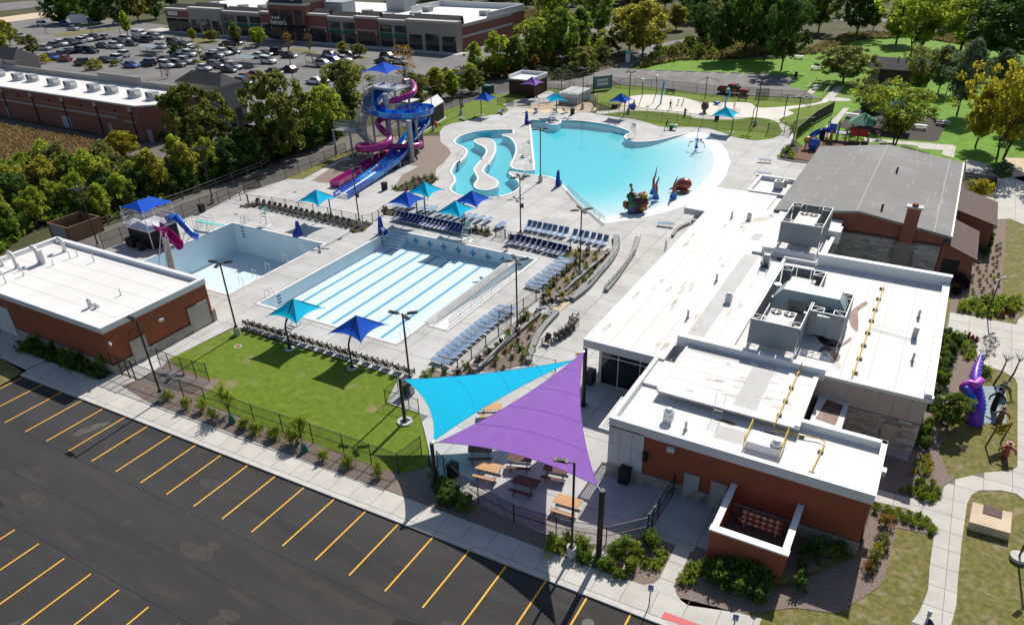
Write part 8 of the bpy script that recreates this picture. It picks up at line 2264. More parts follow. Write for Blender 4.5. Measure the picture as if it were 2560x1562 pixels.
# trolley shelters
def trolley(p,L_,label,glass=True):
 t=thing('trolley_shelter',(p.x,p.y,0),label,'shelter','trolley shelters in the store lot')
 f=MB()
 for x in(-L_/2,0,L_/2):
  for y in(-1.2,1.2):f.tube([(x,y,0),(x,y,2.2)],.05,5)
  f.tube([(x,-1.2,2.2),(x,0,2.65),(x,1.2,2.2)],.05,5)
 f.build('frame','white_metal' if glass else 'dark_metal',t,local=True)
 MB().add([(-L_/2,-1.3,2.2),(L_/2,-1.3,2.2),(L_/2,0,2.7),(-L_/2,0,2.7),(L_/2,1.3,2.2),(-L_/2,1.3,2.2)],[(0,1,2,3),(3,2,4,5)]).build('roof','duct' if glass else 'shingle',t,local=True)
 if glass:
  c_=MB();r_=random.Random(1)
  for k in range(14):
   for y in(-.6,.5):c_.box(-L_/2+.5+(L_-1)*k/14,-L_/2+.9+(L_-1)*k/14,y-.25,y+.25,.45,.95).tube([(-L_/2+.5+(L_-1)*k/14,y,0),(-L_/2+.5+(L_-1)*k/14,y,1.0)],.03,4)
  c_.build('trolleys','galv',t,local=True)
 for y in(-1.25,1.25):MB().box(-L_/2,L_/2,y-.02,y+.02,.3,1.1).build('side_rail','mesh_grey',t,local=True)
trolley(a0(1330,478),7,'glass roofed trolley shelter left of the middle of the store lot')
trolley(a0(2165,580),7,'glass roofed trolley shelter at the right of the store lot')
trolley(a1(530,570),5,'dark roofed trolley shelter near the supermarket entrance',False)
for p,lb in((a0(1960,430),'yellow bollard by the parked black car at the island'),(a0(2075,425),'orange bollard at the front of the store island'),(a0(2140,405),'orange bollard at the right of the store island')):
 t=thing('bollard',(p.x,p.y,0),lb,'bollard','bollards at the store island');MB().cyl(p,p+Vector((0,0,1.3)),.14,n=8).build('post','pipe_yellow',t);MB().sph(p+Vector((0,0,1.3)),.14,8,4,.5).build('cap','pipe_yellow',t)
for b,tp,lb in(((400,300),(345,110),'leftmost lot lamp post at the top of the store lot'),((1060,300),(1000,112),'lot lamp post beside the slim tree at the top of the store lot'),((840,420),(790,245),'lot lamp post among the left rows of cars'),((1630,510),(1578,305),'lot lamp post at the middle of the store lot'),((1415,670),(1372,495),'lot lamp post just above the shop row parapet'),((1775,275),(1748,150),'lot lamp post in front of the tan store section'),((1080,120),(1045,10),'lot lamp post by the far trees')):
 g=a0(*b);n0=U(g)
 zz=CAM_H+(RIGHT*0).x
 d=RIGHT*((tp[0]/3.4957-1280)/F_PX)+UP*((CY-tp[1]/3.4957)/F_PX)+FWD
 h=CAM_H+d.z*(g.xy.length/d.xy.length)
 lamp((tp[0]/3.4957,tp[1]/3.4957),lb,(0,180),max(4,min(10,h)),False,'lot lamp posts of the store car park')
lamp((640+275/3.4957,405/3.4957),'lot lamp post above the cars near the trees',(0,180),8.5,True,'lot lamp posts of the store car park')
# planted islands of the store lot
for i,ps in enumerate(([(1660,350),(1780,335),(1905,365),(1880,385),(1700,375)],[(470,300),(720,270),(1000,245),(1010,262),(560,318),(480,318)],[(1440,320),(1530,318),(1540,335),(1450,342)],[(1690,545),(1730,520),(1815,540),(1790,552)])):
 flat('lot_island',[xy(*[a0(*p)for p in ps])],'grass_dry',.03)
for i,ps in enumerate(([(270,430),(380,425),(520,450),(500,468),(300,450)],[(720,475),(800,480),(980,500),(960,520),(760,500)])):
 flat('lot_island',[xy(*[a1(*p)for p in ps])],'grass_dry',.03)
 # ---- VEGETATION
def leaf_mat(name,c,c2,trans=.6):
 return mat(name,c,.75,.1,.9,col2=c2,trans=trans,spec=.15,tint=True,pervar=.14)
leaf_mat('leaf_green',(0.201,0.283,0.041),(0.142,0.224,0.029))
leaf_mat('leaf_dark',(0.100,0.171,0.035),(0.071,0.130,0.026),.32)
leaf_mat('leaf_yellow',(.42,.39,.06),(.30,.31,.04))
leaf_mat('leaf_lime',(0.378,0.437,0.053),(0.260,0.330,0.035))
leaf_mat('leaf_olive',(0.248,0.260,0.071),(0.177,0.195,0.047))
leaf_mat('leaf_silver',(.231,.263,.158),(.126,.168,.074),.3)
leaf_mat('leaf_orange',(.36,.19,.04),(.22,.17,.04))
leaf_mat('leaf_maple',(0.236,0.236,0.053),(0.153,0.195,0.035))
leaf_mat('leaf_purple',(.050,.022,.026),(.03,.014,.017),.3)
leaf_mat('leaf_gold',(.46,.40,.03),(.34,.33,.03))
leaf_mat('leaf_red',(.22,.025,.02),(.12,.02,.015),.3)
leaf_mat('leaf_bare',(.24,.17,.10),(.15,.11,.07),.25)
leaf_mat('grass_tall',(.34,.23,.11),(.20,.16,.06),.4)
leaf_mat('grass_reed',(.315,.252,.105),(.168,.168,.053),.4)
def leaves(cent,rad,per,size,seed,flat_=.0,up=.3,valr=(.55,1.35),hue=.03,blade=1.4):
 """leaf quads gathered in clumps; returns vertex array and tint per vertex"""
 g=np.random.default_rng(seed)
 cent=np.asarray(cent,float);rad=np.asarray(rad,float)
 n=len(cent)
 idx=np.repeat(np.arange(n),per)
 N=len(idx)
 d=g.normal(size=(N,3));d/=np.linalg.norm(d,axis=1)[:,None]
 r=g.random(N)**.45
 p=cent[idx]+d*(r*rad[idx])[:,None]*np.array([1,1,.8])
 nrm=d*.8+g.normal(size=(N,3))*.7+np.array([0,0,up])
 nrm/=np.linalg.norm(nrm,axis=1)[:,None]
 t=np.cross(nrm,g.normal(size=(N,3)));t/=np.linalg.norm(t,axis=1)[:,None]
 b=np.cross(nrm,t)
 s=size*(.6+.8*g.random(N))
 t*=(s*.5*blade)[:,None];b*=(s*.5)[:,None]
 v=np.stack([p-t,p-b*.9,p+t,p+b*.9],axis=1).reshape(-1,3)
 cv_=valr[0]+(valr[1]-valr[0])*g.random(n)
 val=cv_[idx]*(.75+.5*g.random(N))
 hu=.5+(g.random(n)-.5)[idx]*hue+(g.random(N)-.5)*hue*.6
 return v,np.repeat(val,4),np.repeat(hu,4)
def leaf_mesh(name,v,val,hu,m):
 N=len(v)//4
 me=bpy.data.meshes.new(name)
 me.vertices.add(4*N);me.vertices.foreach_set('co',v.astype(np.float32).ravel())
 me.loops.add(4*N);me.loops.foreach_set('vertex_index',np.arange(4*N,dtype=np.int32))
 me.polygons.add(N);me.polygons.foreach_set('loop_start',np.arange(0,4*N,4,dtype=np.int32))
 at=me.attributes.new('tint','FLOAT_COLOR','POINT')
 c=np.ones((4*N,4),np.float32);c[:,0]=val;c[:,1]=hu
 at.data.foreach_set('color',c.ravel())
 me.materials.append(MATS[m]);me.update();me.validate()
 return me
def crown_clumps(seed,n,h0,h1,rx,shape='round',hollow=.45):
 g=np.random.default_rng(seed);out=[]
 lob=[(g.uniform(0,6.28),g.uniform(.75,1.2))for _ in range(6)]
 while len(out)<n:
  u=g.uniform(0,1);a=g.uniform(0,6.28);r=g.random()**.5
  if shape=='round':w=math.sqrt(max(0,1-(2*u-1)**2))**.8
  elif shape=='oval':w=math.sin(math.pi*min(1,u*.92+.06))**.7*.9
  elif shape=='vase':w=(.25+.95*u)*(1 if u<.8 else math.sqrt(max(0,1-((u-.8)/.2)**2))*.9+.1)
  else:w=math.sqrt(max(0,1-u**2))+.05
  k=1+.28*sum(c*math.cos((i+1)*a+p)for i,(p,c)in enumerate(lob))/2.2
  if r<hollow*g.random():continue
  out.append((rx*w*r*k*math.cos(a),rx*w*r*k*math.sin(a),h0+(h1-h0)*u+g.normal()*.15))
 return np.array(out)
def limbs(mb,cl,h0,trunk_h,r0,seed,stems=1,lean=.0,lim=16):
 g=random.Random(seed)
 for s in range(stems):
  a=g.uniform(0,6.28);off=Vector((math.cos(a),math.sin(a),0))*(.35*(stems>1))
  tip=Vector((off.x*4+g.uniform(-.3,.3)+lean,off.y*4+g.uniform(-.3,.3),trunk_h))
  p=smooth_path([off,off*1.5+Vector((lean*.2,0,h0*.5)),off*2.4+Vector((lean*.5,0,h0)),tip],3)
  mb.tube(p,[r0*(1-.75*i/(len(p)-1))/math.sqrt(stems)for i in range(len(p))],6)
  for c in cl[g.sample(range(len(cl)),min(lim//stems,len(cl)))]:
   c=Vector(c);z0=max(h0*.75,min(trunk_h*.9,c.z-.35*math.hypot(c.x,c.y)-g.uniform(.2,1.2)))
   k=min(len(p)-1,max(0,int(len(p)*z0/trunk_h)))
   st_=p[k]
   mb.tube([st_,st_.lerp(c,.5)+Vector((0,0,.25)),c],[r0*.32/math.sqrt(stems),r0*.18,r0*.05],4)
 return mb
def make_tree(seed,H,rx,h0,shape,n,per,lsize,crad,leaf='leaf_green',bark='bark',stems=1,trunk=True,hollow=.45,r0=None,lim=16,name='tree'):
 t=thing(name,(0,0,0),'x','tree','x')
 cl=crown_clumps(seed,n,h0,H-crad*.4,rx,shape,hollow)
 g=np.random.default_rng(seed+50)
 rad=crad*(.7+.6*g.random(n))
 v,val,hu=leaves(cl,rad,per,lsize,seed+9)
 link('crown',leaf_mesh('crown',v,val,hu,leaf),t)
 if trunk:limbs(MB(),cl,h0,h0+(H-h0)*.7,r0 or H*.022,seed,stems,lim=lim).build('trunk',bark,t,local=True)
 return t
T={}
for i,(sd_,sh_,rx)in enumerate(((1,'round',4.3),(2,'round',4.8),(3,'oval',3.8),(4,'oval',3.3))):
 T['big%d'%i]=make_tree(sd_,10,rx,2.2,sh_,150,62,.30,.78)
for i,sd_ in enumerate((11,12,13)):
 T['wood%d'%i]=make_tree(sd_,10,3.6,1.2,('oval','round','oval')[i],130,46,.34,.80)
for i,sd_ in enumerate((21,22)):
 T['vase%d'%i]=make_tree(sd_,10,5.0,2.6,'vase',150,40,.27,.72,stems=3,lim=36,hollow=.2)
for i,sd_ in enumerate((31,32,33)):
 T['bush%d'%i]=make_tree(sd_,4,2.4,.25,'dome',70,55,.20,.50,trunk=False)
T['sparse']=make_tree(41,10,4.0,2.4,'round',60,14,.28,.8,lim=50)
T['maple']=make_tree(51,10,4.6,1.4,'round',210,64,.30,.66,hollow=.7)
T['maple2']=make_tree(52,10,4.9,1.2,'round',210,64,.30,.66,hollow=.7)
def base_h(b,v_top):
 u,v=U(b)
 d=RIGHT*((u-1280)/F_PX)+UP*((CY-v_top)/F_PX)+FWD
 return CAM_H+d.z*(b.xy.length/d.xy.length)
def px_per_m(b):return F_PX/(Vector((b.x,b.y,3))-Vector((0,0,CAM_H))).dot(FWD)
BASEH={'bush0':(4,2.4),'bush1':(4,2.4),'bush2':(4,2.4)}
TREES=[]
def tree(kind,leaf,u,vt,vb,w,label,group,name='tree',bark=None,cat='tree',H=None):
 b=P(u,vb)
 H=H or base_h(b,vt)
 proto=T[kind]
 H0=4.0 if kind.startswith('bush')else 10.0
 r0={'bush':2.6,'wood':3.9}.get(kind[:4],{'vase':5.0,'maple':4.9,'maple2':5.1}.get(kind.rstrip('01'),4.3))
 sz=H/H0
 sx=(w/px_per_m(b))/(2*r0)if w else sz
 sx=min(max(sx,sz*.55),sz*1.7)
 o=dup(proto,(b.x,b.y,0),random.uniform(0,6.28),label,group,(sx,sx,sz),cat)
 o.name=name
 for ch in o.children:
  if ch.name.startswith('crown'):
   ch.material_slots[0].link='OBJECT';ch.material_slots[0].material=MATS[leaf]
  elif bark:
   ch.material_slots[0].link='OBJECT';ch.material_slots[0].material=MATS[bark]
 return o
WD='trees of the wood beyond the park'
for k,lf,u,vt,vb,w,lb in(('big0','leaf_green',1496,-30,97,85,'tall green tree with dark straight trunk behind the park drive'),('big1','leaf_yellow',1573,12,130,105,'yellowing tree left of the park path'),('big0','leaf_yellow',1606,5,143,115,'yellowing tree with dark leaning trunk beside the park path'),('big2','leaf_yellow',1690,12,75,70,'small yellow tree at the bend of the park path'),('big3','leaf_dark',1803,10,150,95,'dark green tree left of the park tree group'),('big0','leaf_green',1860,-40,140,120,'tall green tree behind the park lawn left of the dark pair'),('big2','leaf_dark',1911,-25,150,105,'dark tree of the pair shading the red truck, left one'),('big1','leaf_dark',1953,-10,176,100,'dark tree of the pair shading the red truck, right one'),('big0','leaf_green',2046,-40,80,85,'tree with dark trunk by the creek clearing'),('big1','leaf_dark',2140,-50,92,105,'forked dark trunk tree by the creek clearing'),('big2','leaf_orange',2182,8,76,48,'small orange tree right of the creek clearing'),('big2','leaf_lime',2240,-10,110,110,'light green tree left of the leaning trunk'),('vase0','leaf_lime',2285,-40,142,210,'bright green spreading tree with leaning trunk behind the shelter'),('big1','leaf_lime',2400,-40,130,150,'bright green tree at the top right of the park'),('big1','leaf_dark',2500,-30,165,200,'huge dark tree at the top right corner'),('big0','leaf_silver',2345,115,232,70,'silvery tree peeping over the park shelter'),('big3','leaf_silver',2392,98,287,112,'silvery poplar with bare lower trunk right of the shelter'),('big2','leaf_silver',2492,122,225,80,'silvery tree behind the yellow tree'),('vase1','leaf_olive',2292,118,236,110,'grey green weeping tree in front of the shelter'),('vase0','leaf_gold',2500,150,398,215,'big golden tree at the right edge beyond the gym'),('big3','leaf_gold',2438,205,368,105,'slimmer golden tree left of the big golden one'),('big1','leaf_lime',2560,170,330,130,'yellow green tree cut by the right edge'),('big1','leaf_olive',2107,116,207,122,'round low tree standing alone on the park lawn'),('vase1','leaf_olive',2165,195,312,125,'grey green tree behind the playground left of the larger one'),('vase0','leaf_lime',2235,212,362,205,'airy multi stemmed tree over the playground behind the gym'),):
 tree(k,lf,u,vt,vb,w,lb,WD,bark='bark')
MID='trees between the pool and the shops'
for k,lf,u,vt,vb,w,lb in(('maple','leaf_maple',505,213,412,175,'dense round maple with bronze top at the end of the shop row'),('maple2','leaf_maple',715,178,392,165,'dense round maple left of the slide tower'),('big0','leaf_lime',815,215,350,95,'yellow green tree between the maple and the slide tower'),('big1','leaf_olive',872,150,300,120,'olive tree behind the slide tower stairs'),('sparse','leaf_orange',1012,112,205,80,'nearly bare orange tree behind the slide canopy'),('wood0','leaf_lime',1190,105,182,52,'yellow green tree nearest the supermarket corner'),('wood1','leaf_lime',1245,82,190,80,'yellow green tree beside the supermarket side lane'),('wood2','leaf_green',1290,92,190,66,'green tree behind the brick shed'),('big1','leaf_lime',1340,45,165,95,'tall light green tree behind the park drive fence'),('big0','leaf_green',1400,25,160,100,'tall green tree at the left of the far wood'),('big2','leaf_green',1448,20,140,80,'green tree left of the straight dark trunk'),('wood0','leaf_yellow',1095,168,250,70,'yellow bushy tree behind the metal shed'),('wood1','leaf_olive',1040,180,268,75,'olive bushy tree behind the tube slide'),('wood2','leaf_lime',1130,178,243,60,'yellow green bushy tree behind the pair of lamp posts'),('wood1','leaf_olive',1180,168,232,65,'olive bushy tree by the service path'),('wood2','leaf_dark',620,318,420,90,'dark bushy tree between the two maples'),('wood0','leaf_dark',580,345,440,95,'dark bushy tree at the foot of the left maple'),('wood1','leaf_dark',780,300,372,80,'dark bushy tree at the foot of the right maple'),('wood0','leaf_green',840,285,345,60,'green bushy tree at the foot of the tower'),('wood2','leaf_olive',670,345,402,80,'olive bushy tree below the right maple'),('wood1','leaf_gold',312,325,392,112,'bright yellow bush tree in front of the shop row'),):
 tree(k,lf,u,vt,vb,w,lb,MID)
LOT='young trees in the supermarket car park'
for k,lf,u,vt,vb,w,lb in(('big0','leaf_yellow',26,50,112,48,'yellow green tree at the far left of the store lot'),('wood1','leaf_olive',82,86,134,48,'grey olive tree left of the parked cars'),('bush0','leaf_gold',114,134,158,30,'yellow bush behind the shop row left tower'),('bush1','leaf_yellow',237,146,174,44,'round yellow green bush above the shop row parapet'),('big3','leaf_lime',320,28,90,36,'slim light green tree at the top of the store lot'),('wood0','leaf_dark',150,-20,58,85,'dark tree at the left of the far trees behind the lot'),('wood1','leaf_green',200,-25,58,70,'green tree, second in the far trees behind the lot'),('wood2','leaf_dark',250,-30,58,85,'dark tree in the middle of the far trees behind the lot'),('wood0','leaf_dark',300,-30,60,70,'dark tree right of the middle of the far trees behind the lot'),('big1','leaf_yellow',347,-25,55,62,'yellow tree among the dark far trees behind the lot'),('wood1','leaf_dark',390,-30,48,60,'dark tree at the left end of the supermarket'),('wood2','leaf_dark',430,-40,15,60,'dark tree behind the left end of the supermarket'),('big2','leaf_yellow',484,71,103,28,'small yellow tree on the first store island'),('big1','leaf_olive',531,76,104,38,'small olive tree on the first store island'),('big2','leaf_olive',593,57,112,38,'small olive tree at the green awning shops'),('big1','leaf_lime',646,68,116,42,'bright lime tree left of the store entrance'),('sparse','leaf_orange',723,80,128,28,'thin brown tree left of the store entrance'),('sparse','leaf_bare',775,84,130,32,'thin bare tree right of the store entrance'),('big2','leaf_yellow',860,104,142,38,'small yellow tree, left one of the pair on the right island'),('big0','leaf_olive',899,110,142,38,'small olive tree, right one of the pair on the right island'),('bush2','leaf_dark',440,106,140,38,'dark round shrub beside the trolley shelter'),('sparse','leaf_olive',503,108,152,36,'thin olive tree on the middle island'),('bush0','leaf_olive',488,148,160,36,'low shrub on the middle island'),('sparse','leaf_bare',420,168,196,24,'thin reddish shrub by the shop tower'),('bush0','leaf_olive',290,150,165,40,'low brown shrub above the shop parapet'),('wood2','leaf_lime',5,75,120,50,'yellow green tree cut by the left edge at the lot')):
 tree(k,lf,u,vt,vb,w,lb,LOT)
 # scattered planting by area; every plant stands on its own spot
def inside(p,poly):
 c=False;j=len(poly)-1
 for i in range(len(poly)):
  a,b=poly[i],poly[j]
  if(a[1]>p[1])!=(b[1]>p[1])and p[0]<(b[0]-a[0])*(p[1]-a[1])/(b[1]-a[1])+a[0]:c=not c
  j=i
 return c
def scatter(poly,sp,n,seed,jitter=True):
 g=random.Random(seed);out=[]
 xs=[p[0]for p in poly];ys=[p[1]for p in poly]
 for _ in range(n*40):
  if len(out)>=n:break
  p=(g.uniform(min(xs),max(xs)),g.uniform(min(ys),max(ys)))
  if inside(p,poly)and all((p[0]-q[0])**2+(p[1]-q[1])**2>sp*sp for q in out):out.append(p)
 return out
def numbered(objs,fmt):
 objs.sort(key=lambda o:U(o.location)[0])
 for i,o in enumerate(objs):o['label']=fmt%nth(i)
def wood(poly,sp,n,seed,kinds,leafs,h,fmt,group,avoid=None,cat='tree'):
 g=random.Random(seed);objs=[]
 for p in scatter(poly,sp,n,seed):
  if avoid and any(inside(p,a)for a in avoid):continue
  u,v=U((p[0],p[1],0))
  k=g.choice(kinds);H=g.uniform(*h)
  if not(-150<u<2700):continue
  o=tree(k,g.choice(leafs),u,0,v,None,'x',group,'shrub' if k[0]=='b' else 'tree',cat='shrub' if k[0]=='b' else 'tree',H=H)
  o.location=(p[0],p[1],0)
  objs.append(o)
 numbered(objs,fmt)
 return objs
pxpoly=lambda v,pts:xy(*[v(*q)for q in pts])
WL=pxpoly(b0,[(-600,420),(-100,330),(300,220),(700,215),(1250,230),(1800,110),(2050,90),(1550,330),(950,530),(700,560),(350,560),(250,640),(-100,900),(-600,1100)])
wood(WL,3.2,52,3,['wood0','wood1','wood2'],['leaf_lime','leaf_lime','leaf_green','leaf_olive','leaf_yellow','leaf_dark'],(4.2,7.0),'bushy tree, %s from the left in the near wood behind the pump house','trees of the near wood behind the pump house')
WL2=pxpoly(b0,[(600,590),(950,500),(1550,300),(2250,40),(2300,-60),(1800,120),(900,420)])
wood(WL2,2.6,34,4,['bush0','bush1','bush2'],['leaf_dark','leaf_dark','leaf_green'],(3.2,5.2),'dark bushy tree, %s from the left along the split rail fence','dark trees along the split rail fence')
WM=pxpoly(a1,[(0,1420),(800,1150),(800,1000),(450,1150),(0,1250)])
wood(WM,2.6,22,5,['wood1','bush0','wood2'],['leaf_dark','leaf_green','leaf_olive'],(3.2,5.5),'dark bushy tree, %s from the left between service path and maple','dark trees between the service path and the maples')
WS=pxpoly(a1,[(1330,900),(1700,780),(2200,670),(2447,640),(2447,560),(2000,640),(1500,800)])
wood(WS,2.6,26,6,['bush0','bush1','wood1'],['leaf_olive','leaf_lime','leaf_orange','leaf_dark'],(2.4,4.2),'shrubby tree, %s from the left in the hedge along the far service path','shrubby hedge along the far service path')
WR=pxpoly(a2,[(250,600),(600,640),(780,640),(960,560),(1000,470),(960,400),(600,430),(300,480)])
wood(WR,3.0,30,7,['bush0','bush1','bush2'],['leaf_olive','leaf_orange','leaf_olive','leaf_lime'],(3.0,5.0),'russet shrub, %s from the left in the thicket above the park drive','russet thicket above the park drive')
WP=pxpoly(a2,[(210,675),(380,690),(600,695),(740,670),(740,620),(500,630),(240,640)])
wood(WP,2.4,16,8,['bush1','bush2'],['leaf_silver'],(1.4,2.2),'pale shrub, %s from the left along the park drive fence','pale shrubs along the park drive fence')
PB=[pxpoly(a2,[(1000,600),(1150,560),(1350,420),(1800,320),(1850,350),(1500,440),(1260,560)])]
WB=pxpoly(a2,[(1300,540),(1420,450),(1800,380),(2000,400),(1900,500),(1600,520)])
wood(WB,3.4,34,9,['bush0','bush1','bush2'],['leaf_lime','leaf_olive','leaf_green'],(2.0,3.6),'low shrub, %s from the left in the brush beside the park path','low brush beside the park path',PB)
FAR=[pxpoly(a2,[(-800,-130),(-800,60),(0,100),(380,330),(760,330),(960,230),(1350,220),(1700,200),(2447,330),(2447,-130)])]
wood(FAR[0],8.5,75,10,['big0','big1','big2','wood0','wood1'],['leaf_green','leaf_yellow','leaf_lime','leaf_olive','leaf_dark','leaf_dark'],(9,15),'woodland tree, %s from the left in the far wood','trees of the far wood',PB+[pxpoly(a2,[(-100,100),(-100,250),(420,250),(420,110)])])
FR2=pxpoly(a3,[(-500,-130),(-500,420),(250,470),(560,430),(900,290),(1400,260),(1800,330),(2700,380),(2700,-130)])
wood(FR2,9.5,55,12,['big0','big1','big2','vase0','wood1'],['leaf_green','leaf_lime','leaf_dark','leaf_dark','leaf_olive'],(10,16),'woodland tree, %s from the left behind the park lawn','trees of the wood behind the park lawn',[pxpoly(a3,[(600,120),(600,290),(1150,260),(1500,210),(1500,130)])])
FBK=pxpoly(a0,[(-400,-140),(-400,20),(380,-10),(1450,-20),(1450,-140)])
wood(FBK,12,14,13,['big0','big1','wood0'],['leaf_green','leaf_dark','leaf_yellow'],(9,14),'woodland tree, %s from the left beyond the supermarket','trees beyond the supermarket')
# far wood mass on the horizon
g=np.random.default_rng(77)
cl=np.stack([g.uniform(-620,260,1500),g.uniform(0,1,1500),g.uniform(1,13,1500)],1)
cl[:,1]=390+210*cl[:,1]-.1*cl[:,0]
v,val,hu=leaves(cl,np.full(1500,4.2),24,1.7,78)
o=link('far_wood',leaf_mesh('far_wood',v,val,hu,'leaf_green'))
tag(o,'wooded belt that closes the view beyond the park and shops','wood',kind='stuff')
# meadow and rough grass
def grass_field(name,poly,n,h,m,label,seed,w=.16,lean=.5):
 g=np.random.default_rng(seed)
 xs=np.array([p[0]for p in poly]);ys=np.array([p[1]for p in poly])
 pts=[]
 gr=random.Random(seed)
 while len(pts)<n:
  p=(gr.uniform(xs.min(),xs.max()),gr.uniform(ys.min(),ys.max()))
  if inside(p,poly):pts.append(p)
 p=np.array(pts);N=len(p)
 a=g.uniform(0,6.28,N);hh=h*(.5+g.random(N));ww=w*(.6+.8*g.random(N))
 dx,dy=np.cos(a),np.sin(a)
 b=np.stack([p[:,0],p[:,1],np.zeros(N)],1)
 s=np.stack([-dy*ww,dx*ww,np.zeros(N)],1)
 t=np.stack([dx*hh*lean,dy*hh*lean,hh],1)
 v=np.stack([b-s,b+s,b+t+s*.5,b+t-s*.5],1).reshape(-1,3)
 val=np.repeat(.6+.75*g.random(N),4);hu=np.repeat(.5+.05*(g.random(N)-.5),4)
 o=link(name,leaf_mesh(name,v,val,hu,m))
 return tag(o,label,'grass',kind='stuff')
grass_field('meadow',pxpoly(a0,[(-400,1060),(0,1110),(400,1190),(880,1270),(1000,1330),(900,1420),(350,1480),(-400,1560)]),26000,.9,'grass_tall','tall russet meadow grass between the wood and the shop row',21,.12)
grass_field('reeds',pxpoly(a2,[(-550,120),(0,120),(420,130),(420,250),(0,240),(-400,160)]),9000,1.6,'grass_reed','brown reeds in front of the far wood beside the store yard',22,.22)
grass_field('rough_grass',pxpoly(a2,[(1250,600),(1300,520),(1850,340),(2447,330),(2447,470),(2000,520),(1600,530)]),12000,.7,'grass_reed','rough brush grass along the edge of the park lawn',23,.2)
grass_field('rough_grass',pxpoly(a3,[(-100,460),(560,440),(900,300),(1500,290),(2447,380),(2447,480),(1500,330),(1000,350),(600,480)]),9000,.6,'grass_reed','rough grass under the trees at the back of the park lawn',24,.2)
grass_field('wood_floor',WL,14000,.8,'leaf_green','leafy undergrowth of the near wood',25,.22,.8)
# garden plants
def make_shrub(seed,r,h,n,per,ls,leaf,crad=None):
 t=thing('shrub',(0,0,0),'x','shrub','x')
 cl=crown_clumps(seed,n,.1*h,h*.9,r,'dome',.3)
 v,val,hu=leaves(cl,np.full(n,crad or r*.38),per,ls,seed)
 link('foliage',leaf_mesh('foliage',v,val,hu,leaf),t)
 m=MB();rg_=random.Random(seed)
 for c in cl[:5]:m.tube([(0,0,0),(c[0]*.5,c[1]*.5,c[2]*.5),tuple(c)],[.02,.014,.006],4)
 m.build('stems','bark',t,local=True)
 return t
def make_tuft(seed,r,h,n,leaf,w=.022):
 t=thing('grass_tuft',(0,0,0),'x','plant','x')
 g=np.random.default_rng(seed)
 a=g.uniform(0,6.28,n);l=.3+.7*g.random(n)
 d=np.stack([np.cos(a),np.sin(a),np.zeros(n)],1)
 s=np.stack([-np.sin(a),np.cos(a),np.zeros(n)],1)*w
 b=d*(.15*r*g.random(n))[:,None]
 mid=b+d*(r*.5*l)[:,None]+np.array([0,0,1])*(h*(.5+.5*g.random(n)))[:,None]
 tip=b+d*(r*1.05*l)[:,None]+np.array([0,0,1])*(h*.5*g.random(n)+.02)[:,None]
 v=np.concatenate([np.stack([b-s,b+s,mid+s,mid-s],1),np.stack([mid-s,mid+s,tip+s*.2,tip-s*.2],1)]).reshape(-1,3)
 val=np.repeat(np.tile(.65+.7*g.random(n),2),4);hu=np.full(len(v),.5)
 link('blades',leaf_mesh('blades',v,val,hu,leaf),t)
 return t
G_={'round':make_shrub(1,.5,.75,26,40,.085,'leaf_green'),'loose':make_shrub(2,.55,.9,22,24,.10,'leaf_green',.24),'low':make_shrub(3,.35,.35,14,26,.075,'leaf_green'),'tuft':make_tuft(4,.36,.34,46,'leaf_lime'),'yucca':make_tuft(5,.40,.45,60,'leaf_lime',.03)}
def plant(kind,leaf,p,s,label,group,name='shrub',cat='shrub',z0=.02,rnd=random.Random(6)):
 o=dup(G_[kind],(p[0],p[1],z0),rnd.uniform(0,6.28),label,group,(s*rnd.uniform(.85,1.15),s*rnd.uniform(.85,1.15),s*rnd.uniform(.8,1.2)),cat)
 o.name=name
 for ch in o.children:
  if not ch.name.startswith('stems'):
   ch.material_slots[0].link='OBJECT';ch.material_slots[0].material=MATS[leaf]
 return o
lst=[c0(1480,830),c0(1640,905),c0(1770,935),c0(1868,1000),c0(2135,1075),c0(2252,1115),c0(2400,1160),c1(45,1075),c1(150,1125),c1(300,1170),c1(455,1220),c1(735,1350),c1(940,1425),d1(810,100),d1(1065,210)]
for i,p in enumerate(lst):plant('loose','leaf_lime',p,.95,'young light green shrub, %s from the left in the mulch strip by the pavement'%nth(i),'young shrubs in the mulch strip by the pavement')
for b,vt,lb in((c0(2003,955),760+655/3.4957,'left one of the two leafy saplings behind the lawn fence'),(c1(537,1195),760+985/3.4957,'right one of the two leafy saplings behind the lawn fence')):
 u,v=U(b);tree('sparse','leaf_lime',u,vt,v,50,lb,'saplings behind the lawn fence',name='sapling')
 o=plant('loose','leaf_lime',(b.x,b.y,0),1.3,'leafy top of the sapling','x');o.location.z=base_h(b,vt)*.42
 o['label']=lb.replace('one of','bushy growth among');o['group']='bushy growth on the saplings'
for p,lb in((c0(2030,1035),'green watering bag at the left sapling'),(c1(565,1285),'green watering bag at the right sapling')):
 t=thing('watering_bag',(p.x,p.y,.02),lb,'bag','green watering bags at the saplings');MB().cyl(p,p+Vector((0,0,.7)),.32,.16,10).build('bag','awning_green',t);MB().cyl(p+Vector((0,0,.7)),p+Vector((0,0,.78)),.1,.07,8).build('collar','awning_green',t)
def many(kind,leafs,pts,s,fmt,group,name='shrub',cat='shrub',z0=.02,seed=1):
 g=random.Random(seed)
 objs=[]
 for p in pts:
  k=kind if isinstance(kind,str)else g.choice(kind)
  nm=('grass_tuft','grass tuft')if k=='tuft' else(name,cat)
  objs.append(plant(k,g.choice(leafs),p,s*g.uniform(.75,1.25),fmt,group,*nm,z0))
 if '%s' in fmt:numbered(objs,fmt)
 return objs
